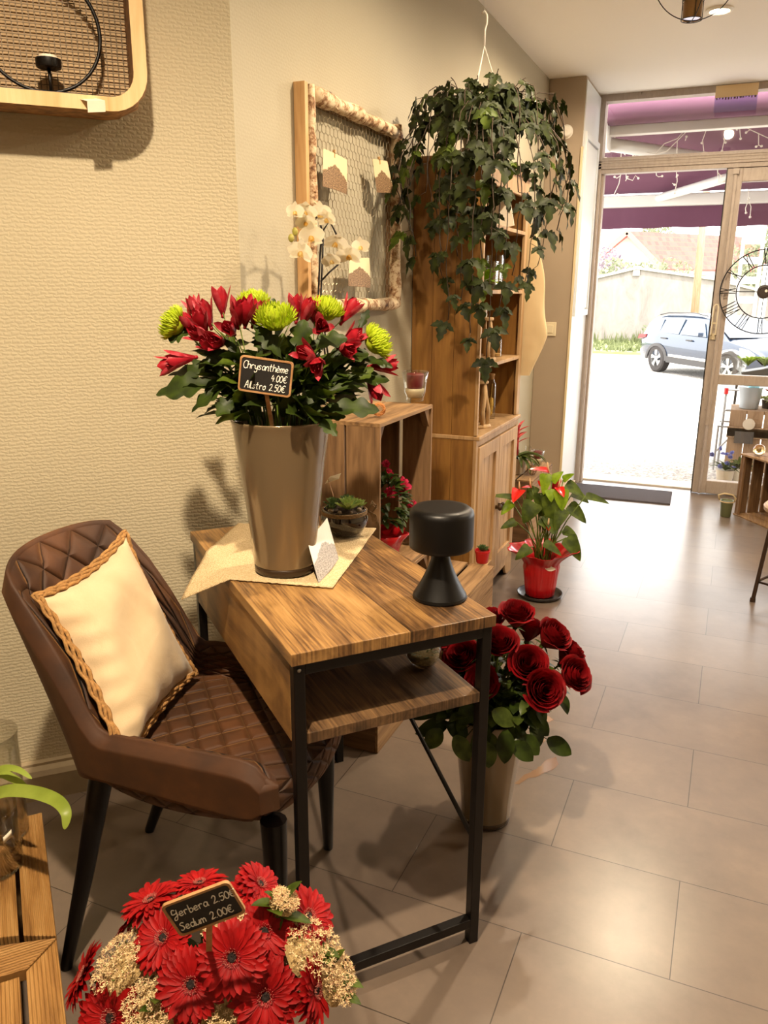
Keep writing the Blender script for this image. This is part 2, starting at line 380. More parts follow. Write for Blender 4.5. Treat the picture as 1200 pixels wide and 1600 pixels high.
# wall clock hanging in the door glass
cl = thing('wall_clock', 'large open black metal clock hanging behind the door glass', 'clock', (.13,5.95,1.40))
cx, cy, cz, ro, ri = .135, 5.955, 1.40, .268, .168
for nm, rr in (('outer_ring', ro), ('inner_ring', ri)):
    m = MB(); m.tube([(cx+rr*math.cos(k*PI/32), cy, cz+rr*math.sin(k*PI/32)) for k in range(64)], .0042, 6, closed=True); m.build(nm, M['black'], cl, True)
num = {0:'XII',1:'I',2:'II',3:'III',4:'IIII',5:'V',6:'VI',7:'VII',8:'VIII',9:'IX',10:'X',11:'XI'}
for h in range(12):
    m = MB()
    an = PI/2 - h*PI/6; e = V(math.cos(an),0,math.sin(an)); sd = V(e.z,0,-e.x); s_ = num[h]; w = .020; x = -(len(s_)-1)*w/2
    for ch in s_:
        b0 = V(cx,cy,cz)+e*(ri+.004)+sd*x; b1 = V(cx,cy,cz)+e*(ro-.004)+sd*x
        if ch == 'I': m.tube([b0, b1], .0032, 5)
        elif ch == 'V': m.tube([b1-sd*.010, b0], .0032, 5); m.tube([b1+sd*.010, b0], .0024, 5)
        else: m.tube([b1-sd*.010, b0+sd*.010], .0032, 5); m.tube([b1+sd*.010, b0-sd*.010], .0024, 5)
        x += w
    m.build('numeral', M['black'], cl)
m = MB()
for k in range(4):
    an = k*PI/2; e = V(math.cos(an),0,math.sin(an)); m.tube([V(cx,cy,cz)+e*.04, V(cx,cy,cz)+e*ri], .0028, 5)
m.build('spokes', M['black'], cl)
m = MB(); m.lathe([(0,-.008),(.042,-.008),(.045,0),(.042,.012),(.03,.014),(.028,.009),(0,.009)], 28, (cx,cy,cz), axis=(0,-1,0)); m.build('hub', plain('hub_plastic', '#3a302c', .4), cl, 'auto')
m = MB(); m.lathe([(0,.009),(.009,.009),(.009,.014),(0,.014)], 12, (cx+.012,cy,cz+.006), axis=(0,-1,0)); m.build('knob', M['white'], cl)
m = MB(); m.tube([(cx-.06,cy,2.12),(cx,cy,cz+ro),(cx+.06,cy,2.12)], .0012, 5); m.build('hanging_wire', M['black'], cl)
# ================================================================ OUTSIDE
def gravel():
    t = NT('gravel'); o = t.coord('Object'); v = t.n('ShaderNodeTexVoronoi'); v.inputs['Scale'].default_value = 55; t.l(o, v.inputs['Vector'])
    t.l(t.ramp(v.outputs['Color'], [(.1, '#77716c'), (.5, '#a9a29a'), (.9, '#d4cdc3')]), t.b.inputs['Base Color']); t.set(Roughness=.95); t.bump(v.outputs['Distance'], .6, .01); return t.m
m = MB(); prof = [(6.09,-.02),(8.2,-.05),(14,-.5),(32,-.5)]
for k in range(3):
    (y0,z0),(y1,z1) = prof[k], prof[k+1]
    m.add([(-25,y0,z0),(25,y0,z0),(25,y1,z1),(-25,y1,z1),(-25,y0,z0-.3),(25,y0,z0-.3),(25,y1,z1-.3),(-25,y1,z1-.3)], [(0,1,2,3),(7,6,5,4)])
struct(m.build('street_ground', gravel()))
M['grass'] = leafmat('grass', '#565c3e', '#737852', .8, .3, 3)
m = MB(); m.box((-25,26,-.5),(25,31.98,-.42)); struct(m.build('verge', plain('verge_soil', '#7c8450', .9, var=.3, scale=3)))
m = MB()
for k in range(5200):
    x = R.uniform(-9,6); y = R.uniform(26,31.9); h = R.uniform(.06,.22)+(.25 if y > 30.5 and R.random() < .4 else 0); a_ = R.uniform(0,PI); w = R.uniform(.02,.05)
    dx, dy = math.cos(a_)*w, math.sin(a_)*w; lx, ly = R.uniform(-.06,.06), R.uniform(-.06,.06)
    m.add([(x-dx,y-dy,-.43),(x+dx,y+dy,-.43),(x+lx+dx*.4,y+ly+dy*.4,-.43+h*.7),(x+lx*1.6,y+ly*1.6,-.43+h)], [(0,1,2),(0,2,3)])
tag(m.build('grass', M['grass']), 'strip of green grass along the foot of the long grey wall', 'grass')['kind'] = 'stuff'
def render_wall():
    t = NT('rendered_wall'); o = t.coord('Object', (1,1,.4)); f = t.noise(o, 2.2, 8, .75, .6)
    t.l(t.ramp(f, [(.3, '#6d6661'), (.5, '#7f7872'), (.7, '#8c857e')]), t.b.inputs['Base Color']); t.set(Roughness=.95); t.bump(f, .3, .03); return t.m
gw = thing('boundary_wall', 'long grey rendered wall with a shallow gabled top across the street', 'wall', (-3.4,32,-.5))
p0, p1, p2, p3 = pY(880,447,32), pY(995,420,32), pY(1115,437,32), pY(1240,468,32)
poly = [(p0.x-4,-.5),(p3.x+6,-.5),(p3.x+6,p3.z-.3),(p3.x,p3.z),(p2.x,p2.z),(p1.x,p1.z),(p0.x,p0.z),(p0.x-4,p0.z-.8)]
m = MB(); m.prism(poly, 0, .35, lambda u,v,h: (u,32+h,v)); m.build('masonry', render_wall(), gw)
m = MB(); 
for A,B in ((p3,p2),(p2,p1),(p1,p0)): m.beam((A.x,32.17,A.z+.03),(B.x,32.17,B.z+.03),.5,.09)
m.box((p1.x-.12,31.95,p1.z-.25),(p1.x+.12,32.4,p1.z+.1)); m.build('coping', plain('coping', '#a39a92', .8), gw)
# house with red tiled roof
hs = thing('house', 'pale gabled house with a red tiled roof behind the grey wall', 'house', (-4,42,-.5))
A = pY(988,364,42); Lv = pY(930,412,42); Ev = pY(1041,418,42); 
Bk = V(5.2, 6.5, 0)
m = MB(); zb = -.5; f = [V(Lv.x,42,zb), V(Ev.x,42,zb), V(Ev.x,42,Ev.z), V(A.x,42,A.z), V(Lv.x,42,Lv.z)]
bk = [p+Bk for p in f]; n = 5
m.add(f+bk, [(4,3,2,1,0),(5,6,7,8,9)]+[(k,(k+1) % n,n+(k+1) % n,n+k) for k in range(n)]); m.build('walls', plain('house_render', '#a89d8d', .9, var=.1, scale=1), hs)
def tiles(n_, a_, b_):
    t = NT(n_); o = t.coord('Object'); br = t.n('ShaderNodeTexBrick'); br.inputs['Scale'].default_value = 1; br.inputs['Brick Width'].default_value = .35; br.inputs['Row Height'].default_value = .22; br.inputs['Mortar Size'].default_value = .02
    br.inputs['Color1'].default_value = lin(a_); br.inputs['Color2'].default_value = lin(b_); br.inputs['Mortar'].default_value = lin('#7a4a3c'); 
    sx = t.n('ShaderNodeSeparateXYZ'); t.l(o, sx.inputs[0]); cb = t.n('ShaderNodeCombineXYZ'); t.l(t.math('ADD', sx.outputs['X'], sx.outputs['Y']), cb.inputs[0]); t.l(sx.outputs['Z'], cb.inputs[1])
    t.l(cb.outputs[0], br.inputs['Vector']); t.l(br.outputs['Color'], t.b.inputs['Base Color']); t.set(Roughness=.85); return t.m
M['rooftile'] = tiles('roof_tiles', '#9a4a42', '#843c36')
def slab(m, a_, b_, c_, d2, th):
    nn = (b_-a_).cross(d2-a_).normalized()*th
    q = [a_,b_,c_,d2]; m.add(q+[p+nn for p in q], [(3,2,1,0),(4,5,6,7),(0,1,5,4),(1,2,6,5),(2,3,7,6),(3,0,4,7)])
m = MB(); o_ = V(-.2,-.25,0); rA = V(A.x,42,A.z)+o_; e2 = V(Ev.x,42,Ev.z)+(V(Ev.x,0,Ev.z)-V(A.x,0,A.z))*.08+o_; l2 = V(Lv.x,42,Lv.z)+(V(Lv.x,0,Lv.z)-V(A.x,0,A.z))*.08+o_
slab(m, rA, e2, e2+Bk*1.06, rA+Bk*1.06, .12); slab(m, rA, rA+Bk*1.06, l2+Bk*1.06, l2, .12); m.build('roof', M['rooftile'], hs)
m = MB(); m.beam(rA+V(0,-.05,.02), e2+V(0,-.05,0), .12, .22); m.beam(rA+V(0,-.05,.02), l2+V(0,-.05,0), .12, .22); m.build('gable_tiles', plain('gable_tile', '#93705f', .8), hs)
m = MB(); cc = rA+Bk*.85+V(.9,0,-.9); m.box((cc.x-.2,cc.y-.2,cc.z-.3),(cc.x+.2,cc.y+.2,cc.z+.7)); m.build('chimney', plain('brick_red', '#a8604c', .9), hs)
sd = Bk.normalized()
for k in range(3):
    f0 = V(Ev.x,42,0)+sd*(1.6+k*1.0+(.4 if k == 2 else 0))+V(.04,-.04,Ev.z-.62); m = MB(); m.beam(f0, f0+sd*.42, .06, .48); m.build('shutter', plain('shutter_red', '#a05048', .7) if k == 0 else bpy.data.materials['shutter_red'], hs)
hs2 = thing('house', 'distant low house with a red roof to the right of the gabled house', 'house', (1,58,-.5))
b0 = pY(1062,390,58); b1 = pY(1128,425,58); m = MB(); m.box((b0.x,58,-.5),(b1.x+1.2,64,b1.z)); m.build('walls', plain('house_render_pale', '#dccfc0', .9), hs2)
m = MB(); slab(m, V(b0.x-.3,57.7,b1.z-.1), V(b1.x+1.6,57.7,b1.z-.1), V(b1.x+1.0,61,b0.z+.3), V(b0.x+.3,61,b0.z+.3), .15); slab(m, V(b0.x-.3,64.3,b1.z-.1), V(b0.x+.3,61,b0.z+.3), V(b1.x+1.0,61,b0.z+.3), V(b1.x+1.6,64.3,b1.z-.1), .15); m.build('roof', M['rooftile'], hs2)
# poles
pl = thing('utility_pole', 'slim orange brown wooden pole in front of the grey wall', 'pole', (-1.36,28,-.45))
b = pY(1086,492,28); tt = pY(1098,350,28); m = MB(); m.tube([(b.x,28,-.45),(tt.x,28,tt.z),(tt.x+.02,28,tt.z+3.5)], [.13,.11,.09], 10); m.build('shaft', wood('pole_wood', '#a0846a', '#8f7358', '#7b6048', 'Z', .8), pl, True)
m = MB(); m.box((b.x-.02,27.86,.6),(b.x+.06,27.9,.72)); m.build('plate', M['white'], pl)
cp = thing('utility_pole', 'grey concrete lattice pole seen through the clock in the door glass', 'pole', (.12,24,-.5))
m = MB(); x = .13; w1 = .28
m.box((x-w1,23.9,-.5),(x-w1+.09,24.1,6)); m.box((x+w1-.09,23.9,-.5),(x+w1,24.1,6))
for k in range(13): m.box((x-w1+.08,23.94,-.4+k*.5),(x+w1-.08,24.06,-.22+k*.5))
m.build('lattice', plain('concrete', '#a8a49c', .9, var=.1), cp)
m = MB(); m.box((x+.32,23.85,-.5),(x+.5,24.1,2.1)); m.build('cable_cover', plain('cable_cover', '#d4d2cc', .7), cp)
# trees behind
def blob_tree(name, label, cat, c, rad, n, mat, sz, trunk=None, group=None):
    t_ = thing(name, label, cat, (c[0], c[1], -.5)); m = MB()
    for k in range(n):
        d = V(R.gauss(0,1), R.gauss(0,1), R.gauss(0,1)).normalized(); rr = R.uniform(.45,1)**.5
        p = V(c)+V(d.x*rad[0]*rr, d.y*rad[1]*rr, d.z*rad[2]*rr)*(1+.18*math.sin(d.x*7+d.z*5))
        u = V(R.gauss(0,1), R.gauss(0,1), R.gauss(0,1)).normalized(); w = u.orthogonal().normalized(); s_ = sz*R.uniform(.6,1.3)
        m.add([p-u*s_, p+w*s_*.5, p+u*s_, p-w*s_*.5], [(0,1,2,3)])
    m.build('crown', mat, t_)
    m = MB(); m.tube([(c[0],c[1],-.5),(c[0],c[1],c[2])], [rad[0]*.08,rad[0]*.05], 8)
    for k in range(5): 
        a_ = k*1.26; m.tube([(c[0],c[1],c[2]-rad[2]*.5),(c[0]+math.cos(a_)*rad[0]*.6,c[1]+math.sin(a_)*rad[1]*.6,c[2]+rad[2]*.3)], [rad[0]*.04,.02], 6)
    m.build('trunk', plain('bark', '#5a4838', .9) if 'bark' not in bpy.data.materials else bpy.data.materials['bark'], t_)
    return t_
M['purpleleaf'] = leafmat('purple_leaf', '#6d5f68', '#85757e', .6, .3, 5)
M['treeleaf'] = leafmat('tree_leaf', '#666b50', '#82866a', .6, .35, 3)
p = pY(932,420,36); blob_tree('purple_tree', 'purple leaved tree showing above the left end of the grey wall', 'tree', (p.x-.4,37,p.z-.6), (1.5,1.2,1.5), 2600, M['purpleleaf'], .09)
p = pY(985,425,34.5); blob_tree('bush', 'pale green bush showing over the gable of the grey wall', 'bush', (p.x+.3,34,p.z-.5), (2.3,.8,1.0), 1700, M['treeleaf'], .09)
p = pY(1010,368,52); blob_tree('tree', 'small round green treetop behind the ridge of the tiled roof', 'tree', (p.x+.4,52,p.z-.4), (1.2,1.2,1.0), 1200, M['treeleaf'], .12)
p = pY(1200,420,37); blob_tree('tree', 'green leafy tree seen through the right side of the clock', 'tree', (p.x+1.0,37,p.z-.4), (2.4,2.0,2.6), 5200, M['treeleaf'], .11)
p = pY(1065,505,30.6); blob_tree('shrub', 'small yellow green shrub at the foot of the wall behind the car', 'shrub', (p.x-.45,30.3,p.z-.4), (.8,.5,.6), 1000, M['treeleaf'], .06)
# awning
M['purple'] = leafmat('awning_fabric', '#70485c', '#785064', .8, .28, 2)
M['whitemetal'] = plain('white_metal', '#dcd9d2', .4)
aw = thing('awning', 'purple shop awning with white folding arms outside over the door', 'awning', (1,6.12,2.5))
m = MB(); m.tube([(-2.6,6.42,2.625),(4.6,6.42,2.625)], .075, 20); m.build('roller', M['purple'], aw, True)
m = MB(); m.box((-2.7,6.52,2.50),(4.7,6.60,2.565)); m.build('crossbar', M['whitemetal'], aw, bevel=.005)
m = MB(); q = [V(-2.6,6.45,2.68),V(4.6,6.45,2.68),V(4.6,8.0,2.25),V(-2.6,8.0,2.25)]; slab(m, *q, .004); m.build('canopy', M['purple'], aw)
m = MB(); m.box((-2.65,7.95,2.135),(4.65,8.06,2.235)); m.build('front_bar', M['whitemetal'], aw, bevel=.01)
m = MB(); P = []
for i in range(73): P.append([(-2.6+i*.1, 8.04+.008*math.sin(i*.9), z) for z in (2.15,2.05,1.955+.004*math.sin(i*1.7))])
m.grid(P); m.build('valance', M['purple'], aw, solid=.003)
def arm(s1, el, s2):
    m = MB(); m.tube([s1, el], [.05,.042], 10); m.ball(el, .06, 10, 6); o = m.build('arm', M['whitemetal'], aw, True)
    m = MB(); m.tube([el, s2], [.04,.035], 10); m.build('forearm', M['whitemetal'], o, True)
arm((-1.12,6.6,2.47),(.05,7.25,2.33),(-.78,7.97,2.2)); arm((3.6,6.6,2.47),(2.2,7.25,2.33),(3.2,7.97,2.2))
m = MB(); m.box((-1.2,6.1,2.4),(-1.02,6.62,2.56)); m.build('bracket', M['whitemetal'], aw); m = MB(); m.box((3.5,6.1,2.4),(3.7,6.62,2.56)); m.build('bracket', M['whitemetal'], aw)
# icicle string lights
sl = thing('string_lights', 'white icicle string lights drooping under the purple awning', 'string lights', (0,6.75,2.5)); Ys = 6.75
def q3(x, y): return pY(930+x*.225, 130+y*.225, Ys)
M['wirewhite'] = plain('white_wire', '#e6dfd4', .5)
m = MB()
for ln in ([(40,420),(80,355),(125,360),(180,440),(270,480),(320,475),(415,495),(480,420),(570,385),(640,310),(700,312),(770,328),(900,312),(1000,278),(1075,322),(1135,350),(1210,385),(1400,330),(1600,420)],
           [(130,360),(150,430),(210,500)], [(415,495),(500,470),(570,400),(650,320)]): m.tube([q3(*p) for p in ln], .0035, 5)
m.build('main_wire', M['wirewhite'], sl)
for ln in ([(185,440),(178,520),(180,620),(165,700),(130,775),(155,772)], [(178,640),(150,660),(135,650)], [(60,370),(75,440)], [(50,420),(55,510),(75,520)], [(270,480),(265,505)], [(290,480),(275,520)], [(215,625),(215,660),(260,675),(280,640),(300,660)], [(210,680),(225,650)], [(420,495),(425,640),(440,650),(465,645)],
           [(570,400),(568,500),(565,620),(570,680),(550,765)], [(560,655),(570,640)], [(535,695),(552,705)], [(625,400),(635,370)], [(770,328),(740,415)], [(745,390),(755,480)], [(900,312),(905,360),(880,470)], [(890,380),(905,412)], [(850,600),(855,690),(895,685)], [(850,620),(875,645)], [(1000,280),(985,320)], [(1075,322),(1048,342)],
           [(1135,350),(1135,430),(1118,440)], [(1135,430),(1155,437)], [(1065,810),(1043,870),(1047,900)], [(1065,810),(1082,860),(1075,930)], [(1065,740),(1065,800)], [(1000,280),(1010,385)]):
    m = MB(); pp = [q3(*p) for p in ln]; m.tube(pp, .0032, 5); m.ball(pp[-1], .009, 6, 4); m.build('icicle', M['wirewhite'], sl)
bulb = thing('bulb_lamp', 'small white bulb under the awning fabric above the transom', 'lamp', (.35,6.85,2.5)); bp = pY(1141,206,6.95)
m = MB(); m.ball(bp, .014, 12, 8, sc=(1,1,.5)); m.build('glass', emis('bulb_glow', '#fff4e0', 1.5), bulb, True)
m = MB(); m.tube([bp+V(0,0,.008), bp+V(0,0,.16)], .006, 6); m.build('stem', M['whitemetal'], bulb)
cb = MB(); cb.tube([q3(*p) for p in [(145,332),(210,332),(300,285),(370,250),(440,246),(510,262),(580,300),(660,300),(730,270),(800,228),(880,218)]], .005, 6)
tag(cb.build('awning_cable', M['black']), 'dark cable looping under the white crossbar of the awning', 'cable')
# ================================================================ DESK
DA = math.radians(48.87); DO = V(-.650,1.109,0); DU = V(math.cos(DA), math.sin(DA),0); DV = V(-math.sin(DA), math.cos(DA),0); DW, DL, DH = .416, .80, .7855
def dk(u, v, z): return DO+DU*u+DV*v+V(0,0,z)
DM = Matrix.Translation(DO) @ Matrix.Rotation(DA, 4, 'Z')
def desk_wood():
    t = NT('desk_oak'); co = t.coord('Object', (1,1,1), (0,0,-DA), (0,0,0)); 
    # planks run along the long side
    tc = t.n('ShaderNodeTexCoord'); sx = t.n('ShaderNodeSeparateXYZ')
    mp = t.n('ShaderNodeMapping'); mp.inputs['Rotation'].default_value = (0,0,-DA); t.l(tc.outputs['Object'], mp.inputs[0]); t.l(mp.outputs[0], sx.inputs[0])
    o0 = V(DO.x*math.cos(DA)+DO.y*math.sin(DA), -DO.x*math.sin(DA)+DO.y*math.cos(DA), 0)
    u = t.math('SUBTRACT', sx.outputs['X'], o0.x); vv = t.math('SUBTRACT', sx.outputs['Y'], o0.y)
    pl = t.math('FLOOR', t.math('DIVIDE', t.math('ADD', u, .015), .245))
    cb = t.n('ShaderNodeCombineXYZ'); t.l(t.math('MULTIPLY', u, 9), cb.inputs[0]); t.l(t.math('MULTIPLY', vv, 1.3), cb.inputs[1]); t.l(t.math('ADD', t.math('MULTIPLY', sx.outputs['Z'], 6), t.math('MULTIPLY', pl, 7.3)), cb.inputs[2])
    f = t.noise(cb.outputs[0], 1.7, 7, .62, 1.3)
    cb2 = t.n('ShaderNodeCombineXYZ'); t.l(t.math('MULTIPLY', u, 150), cb2.inputs[0]); t.l(t.math('MULTIPLY', vv, 5), cb2.inputs[1]); t.l(sx.outputs['Z'], cb2.inputs[2]); g = t.noise(cb2.outputs[0], 1.5, 3)
    w = t.math('ADD', t.math('MULTIPLY', f, .62), t.math('MULTIPLY', g, .38))
    w = t.math('SUBTRACT', w, t.math('MULTIPLY', t.math('MODULO', t.math('ADD', pl, 4), 2), .085))
    t.l(t.ramp(w, [(.32, '#3a2715'), (.43, '#6f5030'), (.53, '#9c7645'), (.66, '#b08a56')]), t.b.inputs['Base Color']); t.set(Roughness=.42); t.bump(g, .2, .001); return t.m
M['desk'] = desk_wood()
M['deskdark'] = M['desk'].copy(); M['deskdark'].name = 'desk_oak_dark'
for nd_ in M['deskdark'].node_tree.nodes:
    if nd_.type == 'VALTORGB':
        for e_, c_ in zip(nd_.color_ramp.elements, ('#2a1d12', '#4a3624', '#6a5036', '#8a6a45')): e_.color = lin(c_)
ds = thing('desk', 'narrow rustic oak topped desk with a black metal frame beside the brown chair', 'desk', tuple(DO))
m = MB(); m.box((-.004,-.004,DH-.024),(DW+.004,DL+.004,DH),0,DM); top = m.build('tabletop', M['desk'], ds, bevel=.0015)
zs = .622
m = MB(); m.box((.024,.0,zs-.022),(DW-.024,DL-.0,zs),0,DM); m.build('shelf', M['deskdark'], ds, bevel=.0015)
m = MB(); m.box((.0,.022,zs-.022),(.0115,DL-.03,DH-.026),0,DM); m.build('side_panel', M['desk'], ds, bevel=.001)
T = .022
def bar(a, b, nm='rail', par=ds, w=T):
    m = MB(); m.beam(dk(*a), dk(*b), w, w); return m.build(nm, M['black'], par, bevel=.0015)
for u_ in (T/2+.001, DW-T/2-.001):
    for v_ in (T/2+.001, DL-T/2-.001): bar((u_,v_,0),(u_,v_,DH-.0245),'leg')
for v_ in (T/2+.001, DL-T/2-.001): 
    bar((T+.001,v_,DH-.0355),(DW-T-.001,v_,DH-.0355)); bar((T+.001,v_,.055),(DW-T-.001,v_,.055))
for u_ in (T/2, DW-T/2): bar((u_,T+.001,DH-.0355),(u_,DL-T-.001,DH-.0355))
for a_, b_ in (((DW-.012,.025,.26),(DW-.012,DL-.03,.60)),((DW-.018,DL-.025,.26),(DW-.018,.03,.60))):
    m = MB(); m.tube([dk(*a_), dk(*b_)], .0055, 8); m.build('brace', M['black'], ds, True)
m = MB(); m.lathe([(0,0),(.004,0),(.003,.002),(0,.0025)], 10, dk(.011,-.0,DH-.035), axis=-DV); m.build('screw', plain('steel', '#9a948a', .3, .9), ds, True)
# ================================================================ BLACK LAMP
lp = pz(687,933,DH); lx, ly = lp.x, lp.y
lm = thing('table_lamp', 'black mushroom shaped table lamp with a drum shade on the desk corner', 'lamp', (lx,ly,DH+.001))
prof = [(0,0),(.055,0),(.0565,.003),(.055,.008)]
for k in range(13):
    s_ = k/12; prof.append((.0145+.040*(1-s_)**1.55, .008+.104*s_))
m = MB(); m.lathe(prof+[(0,.112)], 48, (lx,ly,DH+.001)); m.build('base', M['blackmatte'], lm, 'auto')
m = MB(); m.lathe([(0,.108),(.061,.108),(.0645,.111),(.0655,.116),(.0655,.178),(.0635,.187),(.056,.193),(.045,.1935),(0,.1925)], 56, (lx,ly,DH+.001)); m.build('shade', M['blackmatte'], lm, 'auto')
# ================================================================ CHAIR
def velvet(name, quilt):
    t = NT(name); o = t.coord('Object'); n1 = t.noise(o, 6, 5, .6); n2 = t.noise(o, 120, 3)
    col = t.ramp(n1, [(.3, '#301a0a'), (.55, '#4a2a10'), (.75, '#633a19')]); t.l(col, t.b.inputs['Base Color']); t.set(Roughness=.68)
    t.b.inputs['Sheen Weight'].default_value = .18; t.b.inputs['Sheen Roughness'].default_value = .4; t.b.inputs['Sheen Tint'].default_value = lin('#c58a50')
    if quilt:
        u = t.n('ShaderNodeUVMap'); sx = t.n('ShaderNodeSeparateXYZ'); t.l(u.outputs[0], sx.inputs[0])
        a_ = t.math('ADD', sx.outputs['X'], sx.outputs['Y']); b_ = t.math('SUBTRACT', sx.outputs['X'], sx.outputs['Y'])
        def tri(x): 
            f = t.math('FRACT', x); return t.math('ABSOLUTE', t.math('SUBTRACT', f, .5))
        e = t.math('MAXIMUM', tri(a_), tri(b_))   # .5 on seams
        h = t.math('SUBTRACT', 1, t.math('POWER', t.math('MULTIPLY', e, 2), 5))
        t.bump(h, 1.0, .012)
        seam = t.math('GREATER_THAN', e, .482); mx = t.n('ShaderNodeMixRGB'); mx.blend_type = 'MULTIPLY'; t.l(t.math('MULTIPLY', seam, .35), mx.inputs[0]); t.l(col, mx.inputs[1]); mx.inputs[2].default_value = (.25,.2,.2,1); t.l(mx.outputs[0], t.b.inputs['Base Color'])
    else: t.bump(n2, .15, .001)
    return t.m
M['velvet'] = velvet('brown_velvet', False); M['quilt'] = velvet('brown_velvet_quilted', True)
CHA = math.radians(3); CHO = V(-.968,1.30,0)
CM = Matrix.Translation(CHO) @ Matrix.Rotation(CHA, 4, 'Z')
def ch(x, y, z): return CM @ V(x,y,z)
chair = thing('upholstered_chair', 'brown quilted velvet tub chair with tapered black legs pulled up to the desk', 'chair', tuple(CHO))
# seat pad (slightly domed, quilted)
def sup(t, a, b, e=.45):
    c, s = math.cos(t), math.sin(t); return a*math.copysign(abs(c)**e, c), b*math.copysign(abs(s)**e, s)
SX0, SX1, SY = -.22, .265, .215
m = MB(); N = 28; P = []
for i in range(N+1):
    row = []
    for j in range(N+1):
        u = -1+2*i/N; v = -1+2*j/N
        # squircle map
        x = u*math.sqrt(max(0,1-.32*v*v)); y = v*math.sqrt(max(0,1-.32*u*u))
        px = (SX0+SX1)/2+(SX1-SX0)/2*x*1.02; py = SY*y*1.02
        z = .470+.022*(1-u**4)*(1-v**4)-.018*max(0,u-.6)
        row.append(ch(px, py, z))
    P.append(row)
m.grid(P, 0, uv=lambda i,j: (i/N*7.0, j/N*5.5)); seat = m.build('seat', M['quilt'], chair, True)
m = MB(); P = []
K = 56
for zz, sc_ in ((.470,1.0),(.455,1.02),(.43,1.02),(.40,.97),(.39,.85)):
    row = []
    for k in range(K):
        t = 2*PI*k/K; c, s = math.cos(t), math.sin(t); mxv = max(abs(c), abs(s)); u, v = c/mxv, s/mxv
        x = u*math.sqrt(max(0,1-.32*v*v)); y = v*math.sqrt(max(0,1-.32*u*u))
        row.append(ch((SX0+SX1)/2+(SX1-SX0)/2*x*1.02*sc_, SY*y*1.02*sc_, zz))
    P.append(row+[row[0]])
m.grid(P, 0, uv=lambda i,j: (j/K*22, i*.55)); m.build('seat_border', M['quilt'], chair, True)
# tub shell: path around from near arm front (t=0) over the back to far arm front (t=1)
def shell_pt(t, h, side):   # side: -1 inner, +1 outer ; h 0..1
    a = (t-.5)*2   # -1 near arm front .. 1 far arm front
    A = abs(a)
    # plan curve at seat level
    if A < .42:
        q = A/.42*math.pi/2*.92; px = -.245+.13*(1-math.cos(q)); py = .215*math.sin(q)*1.01
    else:
        q = (A-.42)/.58; x0 = -.245+.13*(1-math.cos(math.pi/2*.92)); px = x0+(.262-x0)*q; py = .2165+.012*q
    py = math.copysign(py, a)
    As = A*(1.22 if a > 0 else .93); s = max(0, min(1, (As-.235)/.20)); s = s*s*(3-2*s)
    topz = .862*(1-s)+(.542+.022*max(0,(A-.45)/.55))*s - .035*min(1,(A/.28))**3*(1-s)
    botz = .425+.030*s
    e_ = max(0,(A-.90)/.10); cut = .030*(1-math.sqrt(max(0,1-e_*e_))); topz -= cut; botz += cut*.9
    z = botz+(topz-botz)*h
    # recline / flare
    back = (1-s); lean = .155*back*max(0,(z-.40)/.47)**1.15; px -= lean
    fl = .03*max(0,(z-.42)/.3)
    py += math.copysign(fl*min(1,A/.25), a)*.6
    if abs(a) < .04: pass
    # thickness
    nx, ny = (-1, 0) if A < .04 else (0,0)
    if A < .42:
        q = A/.42*math.pi/2; n_ = V(-math.cos(q), math.copysign(math.sin(q), a), 0)
    else: n_ = V(0, math.copysign(1, a), 0)
    th = .024+.006*s
    if h > .9: th *= math.sqrt(max(0, 1-((h-.9)/.1)**2))*.75+.25
    return ch(*(V(px,py,z)+n_*(th*side)))
m = MB(); NT_, NH = 72, 14; P = []
hs_ = [k/NH for k in range(NH+1)]
for i in range(NT_+1):
    t = i/NT_; col = [shell_pt(t, h, -1) for h in hs_]; P.append(col)
m.grid(P, 1, uv=lambda i,j: (i/NT_*17, j/NH*5.0))
P2 = []
for i in range(NT_+1):
    t = i/NT_; a1 = shell_pt(t,1,-1); b1 = shell_pt(t,1,1); mid = (a1+b1)/2+V(0,0,.010)
    P2.append([a1, a1*.65+mid*.35+V(0,0,.004), mid, b1*.65+mid*.35+V(0,0,.004), b1]+[shell_pt(t, h, 1) for h in reversed(hs_[:-1])]+[shell_pt(t, 0, -1)])
m.grid(P2, 0)
for t, rev in ((0, False), (1, True)):
    ins = [shell_pt(t, h, -1) for h in hs_]; out = [shell_pt(t, h, 1) for h in hs_]; fx = (CM.to_3x3() @ V(.024,0,0))
    mid = [(a_+b_)/2+fx for a_, b_ in zip(ins, out)]
    m.grid([ins, mid, out], 0)
    k_ = 0 if t == 0 else NT_; rim_ = P2[k_][:5]; m.add(rim_+[mid[-1]], [(0,1,5),(1,2,5),(2,3,5),(3,4,5)])
m.build('tub_back', [M['velvet'], M['quilt']], chair, True)
# legs
def fleg(foot, topx, topy):
    f = V(*foot); tp = ch(topx, topy, .395); m = MB(); m.tube([f+V(0,0,.001), f+V(0,0,.004), f.lerp(tp,.5), tp+V(0,0,.02)], [.012,.0125,.019,.026], 12); m.build('leg', M['black'], chair, 'auto')
fa = pz(104,1512,0); fb = pz(513,1325,0); fc = pz(234,1298,0); fd = V(-.700,1.115,0)
fleg(fa,-.17,-.17); fleg(fb,.19,.17); fleg(fc,-.17,.17); fleg(fd,.245,-.185)
